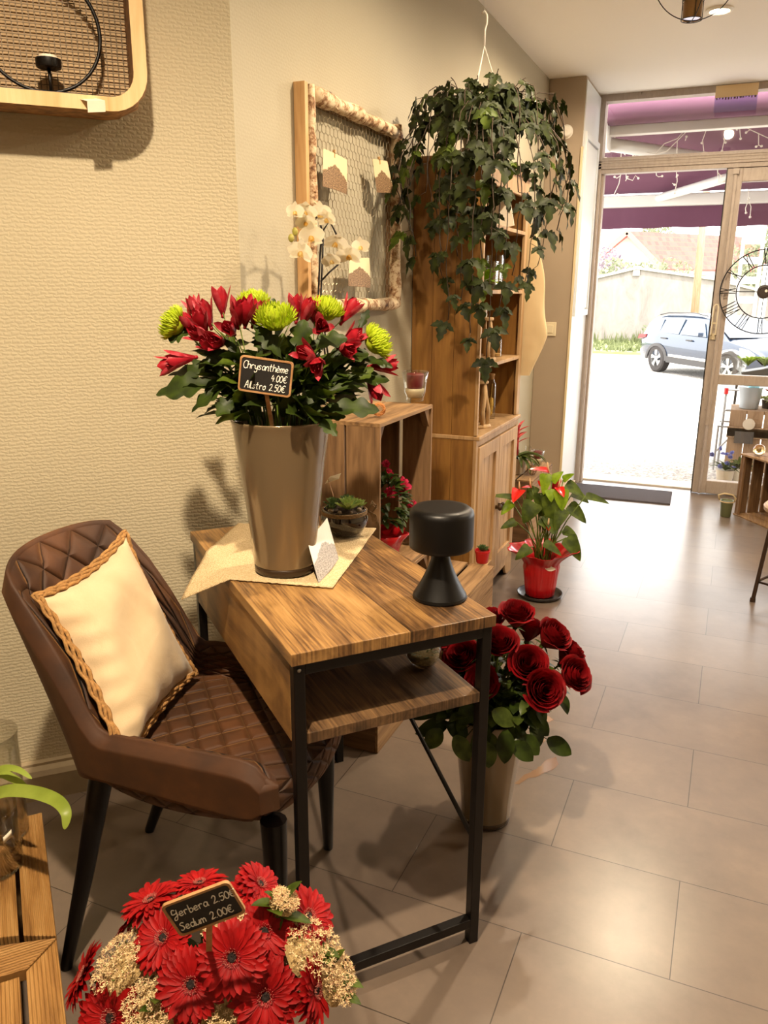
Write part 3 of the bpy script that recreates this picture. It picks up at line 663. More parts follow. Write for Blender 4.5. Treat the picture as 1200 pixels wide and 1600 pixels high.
# ================================================================ PILLOW
def pillow_mat():
    t = NT('cotton_cushion'); o = t.coord('Object'); n1 = t.noise(o, 9, 4, .6, .5); n2 = t.noise(o, 400, 2)
    t.l(t.ramp(n1, [(.3, '#cfb690'), (.7, '#dcc6a2')]), t.b.inputs['Base Color']); t.set(Roughness=.85); t.b.inputs['Sheen Weight'].default_value = .2
    t.bump(t.math('ADD', t.math('MULTIPLY', n1, .9), t.math('MULTIPLY', n2, .1)), .35, .012); return t.m
M['cushion'] = pillow_mat()
M['jute'] = plain('jute_braid', '#a57b48', .9, var=.35, scale=150, bump=.8)
pw = thing('cushion', 'cream cotton cushion with a braided jute border leaning on the brown chair', 'cushion', (-1.08,1.25,.48))
cBL = pz(180,1200,.488); cBR = pz(286,1056,.500); cTL = pz(46,944,.775); cTR = pz(180,846,.845)
e1 = ((cBR-cBL)+(cTR-cTL))/2; e2_ = ((cTL-cBL)+(cTR-cBR))/2; nrm = e1.cross(e2_).normalized()
if nrm.dot(EYE-cBL) < 0: nrm = -nrm
def pil(u, v, s):
    p = (cBL*(1-u)+cBR*u)*(1-v)+(cTL*(1-u)+cTR*u)*v
    U, W = 2*u-1, 2*v-1
    sag = .05*(1-W*W)*(1-abs(U))*.3
    inw = .022; p = p - (e1.normalized()*U*abs(U)*inw*(1-W*W)) - (e2_.normalized()*W*abs(W)*inw*(1-U*U))
    b = max(0,(1-U**4))**.8*max(0,(1-W**4))**.8*(.052 if s > 0 else .030)
    wr = .0045*math.sin(v*46+3*math.sin(u*5))*math.exp(-((u)/.16)**2)*(1-W**6)
    wr += .004*math.sin(u*30+v*9+2)*math.exp(-((v-.02)/.15)**2)
    wr += .006*math.sin(u*7-v*10+1)*(1-U*U)*(1-W*W)
    return p+nrm*(s*b+(wr if s > 0 else 0)+.0+.035)
N = 60
for s, nm in ((1,'front'),):
    m = MB(); m.grid([[pil(i/N, j/N, 1) for j in range(N+1)] for i in range(N+1)]); m.grid([[pil(i/N, j/N, -1) for j in range(N+1)] for i in range(N+1)]); m.build('cover', M['cushion'], pw, True)
m = MB(); edge = [(i/N,0) for i in range(N)]+[(1,i/N) for i in range(N)]+[(1-i/N,1) for i in range(N)]+[(0,1-i/N) for i in range(N)]
for k3 in range(3):
    pts = []
    for q, (u, v) in enumerate(edge):
        p = pil(u, v, 0); c0 = (cBL+cBR+cTL+cTR)/4+nrm*.035; out = (p-c0); out = (out-nrm*out.dot(nrm)).normalized(); ph = q*.9+k3*2*PI/3
        pts.append(p+out*(.004+.0055*k3+.0015*math.sin(ph))+nrm*(.003*math.cos(ph)+ (k3-1)*-.003))
    m.tube(pts, .0042, 6, closed=True)
m.build('braided_border', M['jute'], pw, True)
# ================================================================ CLOTH ON DESK
def cloth_mat():
    t = NT('burlap'); o = t.coord('Object', rot=(0,0,.6)); w = t.n('ShaderNodeTexWave'); w.inputs['Scale'].default_value = 42; w.inputs['Distortion'].default_value = 9; w.inputs['Detail Scale'].default_value = 5; t.l(o, w.inputs[0])
    n = t.noise(o, 300, 2); t.l(t.ramp(w.outputs['Fac'], [(.1, '#c6ac80'), (.8, '#dfc9a0')]), t.b.inputs['Base Color']); t.set(Roughness=.95)
    t.bump(t.math('ADD', w.outputs['Fac'], n), .7, .002); return t.m
cp_ = [(520,918),(585,827),(345,835),(349,905)]
# triangle-ish runner: build as warped grid between four corners; left corner hangs over the edge
c1 = pz(520,919,DH+.003); c2 = pz(588,826,DH+.003); c3 = pz(372,818,DH+.003); c4 = pz(283,934,DH-.05)
m = MB(); N = 44; P = []
e0 = pz(350,912,DH).copy()
for i in range(N+1):
    row = []
    for j in range(N+1):
        u, v = i/N, j/N     # u: along front edge right->left, v: depth
        p = (c1*(1-u)+c4*u)*(1-v)+(c2*(1-u)+c3*u)*v
        rel = p-DO; uu = rel.dot(DU)
        if uu < -.004:
            d = -.004-uu
            p.z = DH+.004-d*.62+.004*math.sin(v*11)*min(1,d*20)
        else: p.z = DH+.0025+.0015*math.sin(u*19+v*7)*math.sin(v*13)+.001
        p += V(0,0,.0004*math.sin(i*2.2+j*1.7))
        if j == 0: p += (c1-c2).normalized()*.002*math.sin(i*2.7)
        row.append(p)
    P.append(row)
m.grid(P); cloth = m.build('burlap_cloth', cloth_mat(), None, True, solid=.0018)
tag(cloth, 'cream woven burlap cloth draped over the desk corner under the bucket', 'cloth')
# ================================================================ BOOKCASE
M['pine'] = wood('pine_side', '#94692f', '#7f5624', '#603c16', 'Z', .5, 1.0, bump=.1)
M['pinepale'] = wood('pine_pale', '#b8966c', '#a58257', '#86643e', 'Z', .6, 1.4, bump=.15)
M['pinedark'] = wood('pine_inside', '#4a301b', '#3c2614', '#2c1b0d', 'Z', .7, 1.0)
bk = thing('bookcase', 'tall honey pine bookcase with open shelves over a pale two door cupboard', 'bookcase', (-1.1,3.5,0))
BX0, BX1, BY0, BY1, BH = -1.240, -.943, 3.16, 3.86, 1.903
m = MB(); 
ys = [-1.240,-1.15,-1.055,-.955]
for a_, b_ in zip(ys[:-1], ys[1:]): m.box((a_+.0006, BY0, .0), (b_-.0006, BY0+.02, BH-.025))
m.build('side_panel', M['pine'], bk, bevel=.001)
m = MB(); m.box((BX0, BY1-.02, 0), (-.955, BY1, BH-.025)); m.build('side_panel', M['pine'], bk, bevel=.001)
m = MB(); m.box((BX0-.0,BY0-.012,BH-.025),(BX1+.014,BY1+.012,BH)); m.build('cornice', M['pine'], bk, bevel=.006)
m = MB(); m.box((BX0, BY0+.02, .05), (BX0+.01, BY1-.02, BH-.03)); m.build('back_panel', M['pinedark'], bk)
m = MB(); m.box((-.957, BY0-.002, .815), (BX1, BY0+.018, BH-.025)); m.box((-.957, BY1-.045, .815), (BX1, BY1+.002, BH-.025)); m.box((-.957, BY0+.018, BH-.10), (BX1, BY1-.045, BH-.025)); m.build('face_frame', M['pinepale'], bk, bevel=.002)
for z_, nm in ((1.401,'shelf'),(1.10,'shelf'),(1.66,'shelf')):
    m = MB(); m.box((BX0+.01, BY0+.019, z_-.016), (BX1-.001, BY1-.045 if False else BY1-.02, z_)); m.build(nm, M['pinepale'], bk, bevel=.002)
m = MB(); m.box((BX0+.01, BY0-.003, .795), (BX1+.012, BY1+.003, .812)); m.build('counter', M['pinepale'], bk, bevel=.003)
m = MB()
F0 = -.957; F1 = -.943
m.box((F0, BY0-.002, .10),(F1, BY0+.03, .795)); m.box((F0, BY1-.03, .10),(F1, BY1+.002, .795)); m.box((F0, BY0+.03,.765),(F1, BY1-.03,.795))
pts = [(BY0-.002,0),(BY0+.06,0)]+[(BY0+.06+.06*math.sin(k/6*PI/2), .062*(1-math.cos(k/6*PI/2))) for k in range(1,7)]
pr = [(y,z) for y,z in pts]+[(BY1-.12,.062)]+[(BY1-.06-.06*math.cos(k/6*PI/2), .062*(1-math.sin(k/6*PI/2))) for k in range(1,7)]+[(BY1+.002,0),(BY1+.002,.105),(BY0-.002,.105)]
m.prism(pr, F0, F1, lambda u,v,h: (h,u,v)); m.build('cupboard_frame', M['pinepale'], bk, bevel=.002)
for (y0, y1, kn) in ((BY0+.032, (BY0+BY1)/2-.002, 1), ((BY0+BY1)/2+.002, BY1-.032, -1)):
    m = MB(); x1 = F1+.006; x0 = F1-.010; s_ = .05
    m.box((x0,y0,.11),(x1,y0+s_,.76)); m.box((x0,y1-s_,.11),(x1,y1,.76)); m.box((x0,y0+s_,.70),(x1,y1-s_,.76)); m.box((x0,y0+s_,.11),(x1,y1-s_,.18))
    w_ = (y1-y0-2*s_)/3
    for k in range(3): m.box((x0-.004,y0+s_+k*w_+.001,.175),(x0+.004,y0+s_+(k+1)*w_-.001,.705))
    d = m.build('door', M['pinepale'], bk, bevel=.0015)
    ky = y1-.022 if kn == 1 else y0+.022
    m = MB(); m.lathe([(0,0),(.009,0),(.007,.010),(.014,.016),(.016,.023),(.011,.030),(0,.032)], 16, (x1, ky, .43), axis=(1,0,0)); m.build('knob', plain('knob_bronze' , '#4a3826', .35, .6), d, True)
# ================================================================ CRATES
def slat(m, c, sx, sy, sz, mi=0, jit=.0015):
    c = V(c)+V(R.uniform(-jit,jit),R.uniform(-jit,jit),R.uniform(-jit,jit)); m.box((c.x-sx/2,c.y-sy/2,c.z-sz/2),(c.x+sx/2,c.y+sy/2,c.z+sz/2), mi)
def crate_parts(root, lo, hi, openside, mats, local=None):
    """apple crate standing on end: sides slatted vertically, open toward openside ('+X' etc.)."""
    x0,y0,z0 = lo; x1,y1,z1 = hi; t = .009
    def slats_vert(axis, pos, a0, a1, n, gap, nm='slat'):
        w = (a1-a0-gap*(n-1))/n
        for k in range(n):
            a_ = a0+k*(w+gap); m = MB(); j = R.uniform(-.0012,.0012)
            if axis == 'Y': m.box((a_, pos-t/2+j, z0+.004), (a_+w, pos+t/2+j, z1-.010))
            else: m.box((pos-t/2+j, a_, z0+.004), (pos+t/2+j, a_+w, z1-.010))
            if local is not None: m.v = [tuple(local @ V(p)) for p in m.v]
            m.build(nm, mats[0], root, bevel=.001)
    slats_vert('Y', y0+t/2, x0, x1, 3, .006); slats_vert('Y', y1-t/2, x0, x1, 3, .012)
    slats_vert('X', x0+t/2, y0+t+.003, y1-t-.003, 4, .03)
    for zz, nm in ((z0+.004,'end_board'),(z1-.006,'end_board')):
        w = (x1-x0-.006)/2
        for k in range(2):
            m = MB(); m.box((x0+k*(w+.006), y0, zz-.006 if zz > z0+.01 else z0), (x0+k*(w+.006)+w, y1, zz+.006 if zz > z0+.01 else z0+.010))
            if local is not None: m.v = [tuple(local @ V(p)) for p in m.v]
            m.build(nm, mats[1], root, bevel=.001)
    for (yy, s_) in ((y0+t, 1), (y1-t, -1)):
        for (zz, q) in ((z1-.013, -1), (z0+.011, 1)):
            for xx in (x0+t+.002, x1-.03):
                m = MB(); m.prism([(0,0),(.045*s_,0),(0,.06*q)], xx, xx+.022, lambda u,v,h: (h, yy+u, zz+v))
                if local is not None: m.v = [tuple(local @ V(p)) for p in m.v]
                m.build('corner_block', mats[0], root)
CM_ = [M['crate'], M['crateh']]
cr1 = thing('wooden_crate', 'wooden apple crate standing on end with a candle glass on top beside the bookcase', 'crate', (-1.06,2.3,.55))
crate_parts(cr1, (-1.225,2.04,.536),(-.893,2.475,1.036),'+X',CM_)
cr2 = thing('wooden_crate', 'dark wooden crate under the standing apple crate behind the desk', 'crate', (-1.06,2.3,.215))
crate_parts(cr2, (-1.225,2.03,.222),(-.890,2.48,.534),'+X',CM_)
def low_crate(lo, hi, label, topgap=.014, rot=None, name='wooden_crate', nt=4):
    x0,y0,z0 = lo; x1,y1,z1 = hi
    r = thing(name, label, 'crate', ((x0+x1)/2,(y0+y1)/2,z0)); w = (x1-x0-topgap*(nt-1))/nt; t = .009
    for k in range(nt): m = MB(); a_ = x0+k*(w+topgap); m.box((a_, y0, z1-t),(a_+w,y1,z1)); m.build('top_slat', M['crateh'], r, bevel=.001)
    nz = max(2, round((z1-z0)/.09)); hh = (z1-z0-t-.004*(nz))/nz
    for k in range(nz):
        zz = z0+k*(hh+.004)
        m = MB(); m.box((x1-t,y0,zz),(x1,y1,zz+hh)); m.build('side_board', M['crateh'], r, bevel=.001)
        m = MB(); m.box((x0,y0,zz),(x0+t,y1,zz+hh)); m.build('side_board', M['crateh'], r, bevel=.001)
    for yy in (y0, y1-t): m = MB(); m.box((x0+t+.001,yy,z0),(x1-t-.001,yy+t,z1-t-.001)); m.build('end_board', M['cratex'], r, bevel=.001)
    return r
low_crate((-1.225,2.013,0),(-.884,2.46,.215),'low slatted crate at the bottom of the stack behind the desk')
low_crate((-1.225,2.52,0),(-.80,2.99,.32),'low crate with a slatted top carrying the tiny red pot', nt=4)
# dark box on floor under the desk side
# ================================================================ generic plant helpers
def frame_of(d, up=(0,0,1)):
    d = V(d).normalized(); up = V(up); sd = d.cross(up)
    if sd.length < 1e-4: sd = d.orthogonal()
    sd.normalize(); return d, sd, sd.cross(d).normalized()
def oval(t): return math.sin(PI*min(1,t**.8))**.75
def lance(t): return (math.sin(PI*t**.65))**1.1
def heart(t): return (1-t)**.55*min(1, (t*9+.35))*1.0 if t < .98 else 0
def strap(t): return min(1,(t*6+.25))*(1-t**4)**.7
def ivyl(t):
    b = math.sin(PI*min(1,t**.62))**.85; return b*(.50+.50*abs(math.sin(t*3.2*PI+.35))**.8)
def oakl(t): return math.sin(PI*t**1.25)**.8*(.55+.45*abs(math.sin(t*3.6*PI)))
def leaf(m, base, d, L, W, up=(0,0,1), shape=oval, droop=.3, fold=.15, n=9, mi=0, twist=0, curl=0):
    d, sd, nu = frame_of(d, up)
    if twist: 
        c, s = math.cos(twist), math.sin(twist); sd, nu = sd*c+nu*s, nu*c-sd*s
    p = V(base); rows = []; dd = d.copy(); nn = nu.copy(); st = L/n
    for i in range(n+1):
        t = i/n; w = W/2*shape(t) if 0 < t < 1 else (W/2*shape(.02) if t == 0 else 0)
        w = max(w, .0004)
        e = nn*(w*fold*1.6)
        rows.append([p-sd*w+e+nn*(curl*math.sin(t*9)*w), p-sd*w*.5+e*.35, p, p+sd*w*.5+e*.35, p+sd*w+e-nn*(curl*math.sin(t*8+1)*w)])
        a = -droop/n*1.0; dd2 = (dd*math.cos(a)+nn*math.sin(a)).normalized(); nn = (nn*math.cos(a)-dd*math.sin(a)).normalized(); dd = dd2
        p = p+dd*st
    m.grid(rows, mi); return p
def bend(a, b, sag=.02, n=6, side=None):
    a, b = V(a), V(b); o = []
    for i in range(n+1):
        t = i/n; p = a.lerp(b, t)+V(0,0,sag*math.sin(PI*t))
        if side: p += V(side)*math.sin(PI*t)
        o.append(p)
    return o
def rnd(a=1): return V(R.gauss(0,1), R.gauss(0,1), R.gauss(0,1)).normalized()*a
def aim(o, origin, direction, roll=0):
    d = V(direction).normalized(); q = d.to_track_quat('Z', 'Y'); o.location = origin; o.rotation_mode = 'QUATERNION'; o.rotation_quaternion = q @ Matrix.Rotation(roll,3,'Z').to_quaternion()
# ================================================================ zinc-brown flower buckets
def bucketmat():
    t = NT('bronze_bucket'); t.b.inputs['Base Color'].default_value = lin('#7c6a50'); t.set(Roughness=.22, Metallic=.35); t.b.inputs['Coat Weight'].default_value = .6; t.b.inputs['Coat Roughness'].default_value = .08; return t.m
M['bucket'] = bucketmat(); M['bucketrim'] = plain('bucket_base', '#3b2c1e', .25, .2)
def bucket(name, label, x, y, z, h=.343, r0=.068, r1=.106, group=None):
    b = thing(name, label, 'bucket', (x,y,z))
    z += .001
    pr = [(r0+.001,.02)]
    for k in range(1,15): s_ = k/14; pr.append((r0+(r1-r0)*(s_**1.15), .02+(h-.028)*s_))
    pr += [(r1+.002,h-.003),(r1+.001,h),(r1-.004,h-.002)]
    for k in range(10): s_ = 1-k/10; pr.append((r0+(r1-r0)*(s_**1.15)-.005, .014+(h-.03)*s_))
    pr += [(0,.014)]
    m = MB(); m.lathe(pr, 64, (x,y,z)); m.build('body', M['bucket'], b, True)
    m = MB(); m.lathe([(0,0),(r0-.004,0),(r0,.004),(r0+.0005,.02),(r0-.004,.0205)], 64, (x,y,z)); m.build('foot_ring', M['bucketrim'], b, True)
    return b
# ---- price signs with handwriting
G = {
 'C': [[(.62,.85),(.45,1),(.2,.9),(.08,.5),(.2,.1),(.45,0),(.65,.15)]],
 'h': [[(.05,1),(.05,0)],[(.05,.35),(.25,.6),(.42,.45),(.42,0)]],
 'r': [[(.05,.55),(.1,0)],[(.08,.35),(.22,.58),(.42,.5)]],
 'y': [[(.05,.55),(.1,.15),(.3,.1),(.42,.5)],[(.45,.55),(.38,-.25),(.15,-.4),(.05,-.25)]],
 's': [[(.4,.5),(.2,.58),(.1,.42),(.32,.2),(.25,.02),(.02,.06)]],
 'a': [[(.42,.5),(.2,.58),(.05,.3),(.15,.02),(.35,.12),(.44,.52),(.44,.08),(.52,.02)]],
 'n': [[(.05,.55),(.05,0)],[(.05,.3),(.22,.57),(.4,.45),(.4,.05),(.5,.0)]],
 't': [[(.2,.95),(.18,.1),(.35,.02)],[(.02,.62),(.4,.64)]],
 'e': [[(.06,.28),(.38,.34),(.32,.56),(.12,.5),(.05,.22),(.18,.0),(.42,.1)]],
 'è': [[(.06,.28),(.38,.34),(.32,.56),(.12,.5),(.05,.22),(.18,.0),(.42,.1)],[(.12,.85),(.3,.7)]],
 'm': [[(.05,.55),(.05,0)],[(.05,.3),(.18,.57),(.3,.45),(.3,0)],[(.3,.35),(.45,.57),(.56,.42),(.56,.03)]],
 'A': [[(.0,.0),(.25,.95),(.35,.95),(.5,0)],[(.1,.38),(.5,.42)]],
 'l': [[(.1,.0),(.2,.9),(.32,.95),(.25,.3),(.3,.0),(.42,.05)]],
 'o': [[(.25,.57),(.07,.4),(.1,.08),(.3,.02),(.42,.3),(.25,.57),(.45,.5)]],
 'G': [[(.1,.95),(.05,.55),(.25,.45),(.5,.6),(.55,.95),(.5,.2),(.35,-.3),(.12,-.3),(.2,.0),(.6,.25)],[(.05,.9),(.2,1.05),(.4,.95)]],
 'b': [[(.08,1),(.08,.1),(.25,.0),(.42,.2),(.32,.5),(.1,.42)]],
 'S': [[(.5,.9),(.3,1),(.1,.8),(.35,.5),(.4,.2),(.2,0),(.02,.12)]],
 'd': [[(.42,.5),(.2,.58),(.05,.3),(.15,.02),(.35,.1),(.45,.4)],[(.5,1),(.44,.1),(.55,.0)]],
 'u': [[(.05,.55),(.08,.1),(.28,.02),(.42,.3)],[(.44,.55),(.44,.08),(.52,.0)]],
 '0': [[(.25,.95),(.07,.7),(.07,.2),(.25,0),(.43,.25),(.43,.7),(.25,.95)]],
 '2': [[(.06,.75),(.22,.97),(.4,.8),(.3,.4),(.1,.05),(.2,.02),(.5,.1)]],
 '4': [[(.25,.95),(.08,.4),(.5,.42)],[(.38,.7),(.34,0)]],
 '5': [[(.48,.95),(.15,.93),(.1,.55),(.35,.58),(.42,.25),(.22,.0),(.04,.1)]],
 '.': [[(.1,.04),(.13,.0)]],
 '€': [[(.55,.85),(.38,.97),(.15,.75),(.12,.25),(.35,.0),(.58,.12)],[(.0,.6),(.42,.63)],[(.0,.38),(.4,.4)]],
}
WD = {'C':.62,'m':.66,'A':.58,'G':.68,'.':.26,'€':.66,'S':.52,' ':.42}
def catmull(p, k=5):
    if len(p) < 3: return p
    q = [p[0]]+p+[p[-1]]; o = []
    for i in range(1, len(q)-2):
        for j in range(k):
            t = j/k; o.append(tuple(.5*((2*q[i][a])+(-q[i-1][a]+q[i+1][a])*t+(2*q[i-1][a]-5*q[i][a]+4*q[i+1][a]-q[i+2][a])*t*t+(-q[i-1][a]+3*q[i][a]-3*q[i+1][a]+q[i+2][a])*t**3) for a in (0,1)))
    o.append(p[-1]); return o
def write(m, text, f, x, y, size, slant=.12, w=.0011):
    for chh in text:
        for st in G.get(chh, []):
            pts = [f(x+(px+slant*py)*size, y+py*size) for px, py in catmull(st)]
            m.tube(pts, w, 5)
        x += WD.get(chh, .5)*size
    return x
def price_sign(label, c, right, up, W, H, lines, stick_to=None):
    """chalk board: c centre, right/up unit-ish world vectors"""
    right = V(right).normalized(); up = V(up); up = (up-right*up.dot(right)).normalized(); nn = right.cross(up)
    r = thing('price_sign', label, 'sign', tuple(V(c)))
    def rr(w, h, rad, n=5):
        o = []
        for cx_, cy_, a0 in ((w/2-rad,h/2-rad,0),(-w/2+rad,h/2-rad,PI/2),(-w/2+rad,-h/2+rad,PI),(w/2-rad,-h/2+rad,1.5*PI)):
            for k in range(n+1): a_ = a0+PI/2*k/n; o.append((cx_+rad*math.cos(a_), cy_+rad*math.sin(a_)))
        return o
    f = lambda u,v,h: V(c)+right*u+up*v+nn*h
    m = MB(); m.prism(rr(W,H,.007), -.003, .0, f); m.build('wooden_board', M['signframe'], r)
    a_ = rr(W,H,.007); b_ = rr(W-.007,H-.007,.005); m = MB(); k = len(a_)
    m.add([f(u,v,0) for u,v in a_]+[f(u,v,.0018) for u,v in a_]+[f(u,v,.0018) for u,v in b_]+[f(u,v,0) for u,v in b_], [(i,(i+1)%k,k+(i+1)%k,k+i) for i in range(k)]+[(k+i,k+(i+1)%k,2*k+(i+1)%k,2*k+i) for i in range(k)]+[(2*k+i,2*k+(i+1)%k,3*k+(i+1)%k,3*k+i) for i in range(k)])
    m.build('frame', M['signframe'], r)
    m = MB(); m.prism(rr(W-.006,H-.006,.005), .0001, .0006, f); sl_ = m.build('chalkboard', M['slate'], r)
    m = MB()
    for txt, x, y, sz in lines: write(m, txt, lambda u,v: f(u,v,.0012), x, y, sz, w=sz*.055)
    m.build('lettering', M['chalkwhite'], sl_)
    if stick_to is not None:
        m = MB(); m.beam(f(0,-H/2+.015,-.0045), V(stick_to), .008, .003, up=nn); m.build('stick', M['signframe'], r)
    return r
# ================================================================ CHRYSANTHEMUM / ALSTROEMERIA BUCKET
bp_ = pz(446,890,DH+.003); BX, BY = bp_.x, bp_.y; BZ = DH+.004
bucket('flower_bucket', 'tall bronze flower bucket standing on the burlap cloth on the desk', BX, BY, BZ)
rim = V(BX,BY,BZ+.33); ctr = V(BX,BY,BZ+.28)
M['lime'] = leafmat('lime_petals', '#a6ba16', '#c8d83c', .5, .3, 60)
M['redpetal'] = leafmat('alstro_petals', '#7d0f18', '#b32231', .4, .2, 40)
M['redinner'] = leafmat('alstro_inner', '#c2505a', '#a01c2b', .4, .2, 60)
camdep = lambda p: (V(p)-EYE).dot(cd)
D0 = camdep(V(BX,BY,BZ+.42))
def chry_head(r):
    m = MB()
    for k in range(190):
        g = k*2.39996; q = (k+.5)/190; th = math.acos(1-q*1.15); d = V(math.sin(th)*math.cos(g), math.sin(th)*math.sin(g), math.cos(th)*.75)
        L = r*(.45+.22*R.random()); b = V(d.x,d.y,d.z*.8)*r*.55
        leaf(m, b, d, L, r*.13, up=V(0,0,1) if abs(d.z) < .8 else V(1,0,0), shape=strap, droop=-.9-.6*R.random(), fold=.6, n=3)
    m.ball((0,0,r*.1), r*.6, 12, 8, sc=(1,1,.75)); return m
chead = chry_head(.045)
chme = None
def stem_mesh(a, b, r=.0022): m = MB(); m.tube(bend(a, b, .0), r, 6); return m
CH = [((277,508),.0,'lime chrysanthemum at the far left edge of the bucket bouquet',(-.9,-.2,.5)),
      ((397,476),.09,'lime chrysanthemum at the top of the bouquet behind the others',(-.1,.2,1)),
      ((396,487),.02,'lime chrysanthemum low beside the dark red blooms left of the middle one',(-.3,-.2,1)),
      ((430,503),-.05,'largest lime chrysanthemum in the middle right above the price sign',(0,-.45,1)),
      ((508,489),.03,'lime chrysanthemum high on the right side of the bouquet',(.35,-.1,1)),
      ((583,537),.02,'lime chrysanthemum at the far right edge of the bouquet',(.8,-.1,.5))]
def add_leafs(m, a, b, n, L, W, mi=0, shape=oval, t0=.3):
    a, b = V(a), V(b)
    for k in range(n):
        t = t0+(1-t0)*k/n; p = a.lerp(b, t); d = (b-a).normalized(); s_ = rnd(); s_ = (s_-d*s_.dot(d)).normalized()
        leaf(m, p, s_+d*.6, L*R.uniform(.7,1.2), W*R.uniform(.8,1.2), shape=shape, droop=.9*R.random(), fold=.25, n=7, mi=mi, twist=R.uniform(-.6,.6), curl=.15)
def rootpt(k, rr=.055, z=.08):
    a_ = k*2.4; return V(BX+math.cos(a_)*rr*R.uniform(.2,1), BY+math.sin(a_)*rr*R.uniform(.2,1), BZ+z)
def route(root, head, cen, rimz, rr=.07):
    """stem path from inside a bucket, through its mouth, to the head"""
    h = V(head); q = V(h.x-cen[0], h.y-cen[1], 0); L = q.length; mx_ = V(cen[0],cen[1],0)+ (q/L*min(rr, L*.75) if L > 1e-4 else V(0,0,0))
    mouth = V(mx_.x, mx_.y, rimz); o = []
    for i in range(5): o.append(V(root).lerp(mouth, i/5))
    for i in range(7): 
        t = i/6; c1_ = mouth+(mouth-V(root)).normalized()*.06
        o.append(mouth*(1-t)**2+c1_*2*t*(1-t)+h*t*t)
    return o
for k, ((px,py), dz, lab, nd) in enumerate(CH):
    head = pD(px, py, D0+dz); t_ = thing('chrysanthemum', lab, 'flower', tuple(head), group='lime chrysanthemums in the desk bucket')
    nd = cr*nd[0]+V(0,0,1)*nd[2]+V(cd.x,cd.y,0).normalized()*nd[1]
    if chme is None: o = chead.build('bloom', M['lime'], None, True); chme = o.data; 
    else: o = bpy.data.objects.new('bloom', chme); C.objects.link(o)
    o.parent = t_; o.location = (0,0,0); o.rotation_mode = 'QUATERNION'; o.rotation_quaternion = V(nd).normalized().to_track_quat('Z','Y'); s_ = [.95,.9,1.0,1.06,.98,1.0][k]; o.scale = (s_,)*3
    rt = rootpt(k); pts = route(rt, head-V(nd).normalized()*.02, (BX,BY), BZ+.335); m = MB(); m.tube(pts, .0024, 6); m.build('stem', M['stem'], t_, True)
    m = MB()
    for q in range(5):
        i = 7+q % 4; dd = rnd(); dd.z = abs(dd.z)*.3; out = V(pts[-1].x-BX, pts[-1].y-BY, 0)
        leaf(m, pts[min(i,11)], dd+out*4, R.uniform(.05,.08), R.uniform(.035,.05), shape=oakl, droop=.8, fold=.1, n=14, curl=.25, twist=R.uniform(-.4,.4))
    m.build('leaves', M['leafdark'], t_, True)
def alstro_bloom(m, p, d, L=.052):
    d, sd, nu = frame_of(d, rnd())
    for k in range(6):
        a_ = k*PI/3; o = sd*math.cos(a_)+nu*math.sin(a_); inner = k % 2
        leaf(m, V(p)+o*.002, d*1.0+o*(.50 if inner else .62), L*(1.0 if inner else .95), .018 if inner else .028, up=o*-1, shape=lambda t: math.sin(PI*(.12+.86*t)**1.5)**.7, droop=-.15 if inner else -.7, fold=.25, n=7, mi=inner)
    for k in range(4):
        a_ = k*1.7; o = sd*math.cos(a_)+nu*math.sin(a_); m.tube([V(p)+d*.005, V(p)+d*L*.5+o*.003, V(p)+d*L*.85+o*.006], .0006, 4, 1)
    m.lathe([(.0,-.006),(.004,-.004),(.004,.003),(0,.004)], 8, p, 0, axis=d)
AL = [('alstroemeria spray leaning furthest left and lowest over the bare stems', [((292,560),-.02,(-1,-.3,-.1)),((278,566),.0,(-1,-.2,-.3))]),
      ('tall alstroemeria spray whose top bloom stands highest at the upper left', [((346,480),.03,(-.1,0,1)),((325,500),.02,(-.3,-.2,1)),((308,490),.05,(-.4,0,1))]),
      ('alstroemeria spray of striped blooms at the upper left behind the lime edge flower', [((300,512),.0,(-.6,-.3,.8)),((318,510),-.02,(-.2,-.5,.8)),((330,542),-.03,(-.2,-.8,.5)),((322,528),-.01,(-.5,-.5,.4))]),
      ('alstroemeria spray left of the middle lime flower with two drooping blooms', [((362,518),-.05,(-.1,-.8,.3)),((372,500),-.03,(.1,-.5,.9)),((345,535),-.04,(-.3,-.9,.2))]),
      ('dark alstroemeria spray between the two left lime flowers at the top', [((384,498),-.03,(.2,-.4,1)),((398,497),.0,(.3,-.1,1)),((462,490),.04,(0,-.1,1)),((476,497),.0,(.4,-.2,1))]),
      ('alstroemeria spray at the upper right with a long hanging striped bloom', [((502,512),-.06,(.1,-.9,.2)),((540,494),.05,(.6,.1,.9)),((492,497),.03,(-.2,-.2,1))]),
      ('alstroemeria with one pale pink tipped bloom just right of the price sign', [((497,566),-.09,(-.05,-1,-.25)),((486,556),-.06,(-.4,-.7,.3))]),
      ('alstroemeria spray on the right below the lime edge flower', [((536,545),-.03,(.5,-.7,.0)),((541,535),.0,(.7,-.4,.5)),((590,572),.03,(.9,-.1,.1)),((580,596),.02,(.5,-.5,-.8))])]
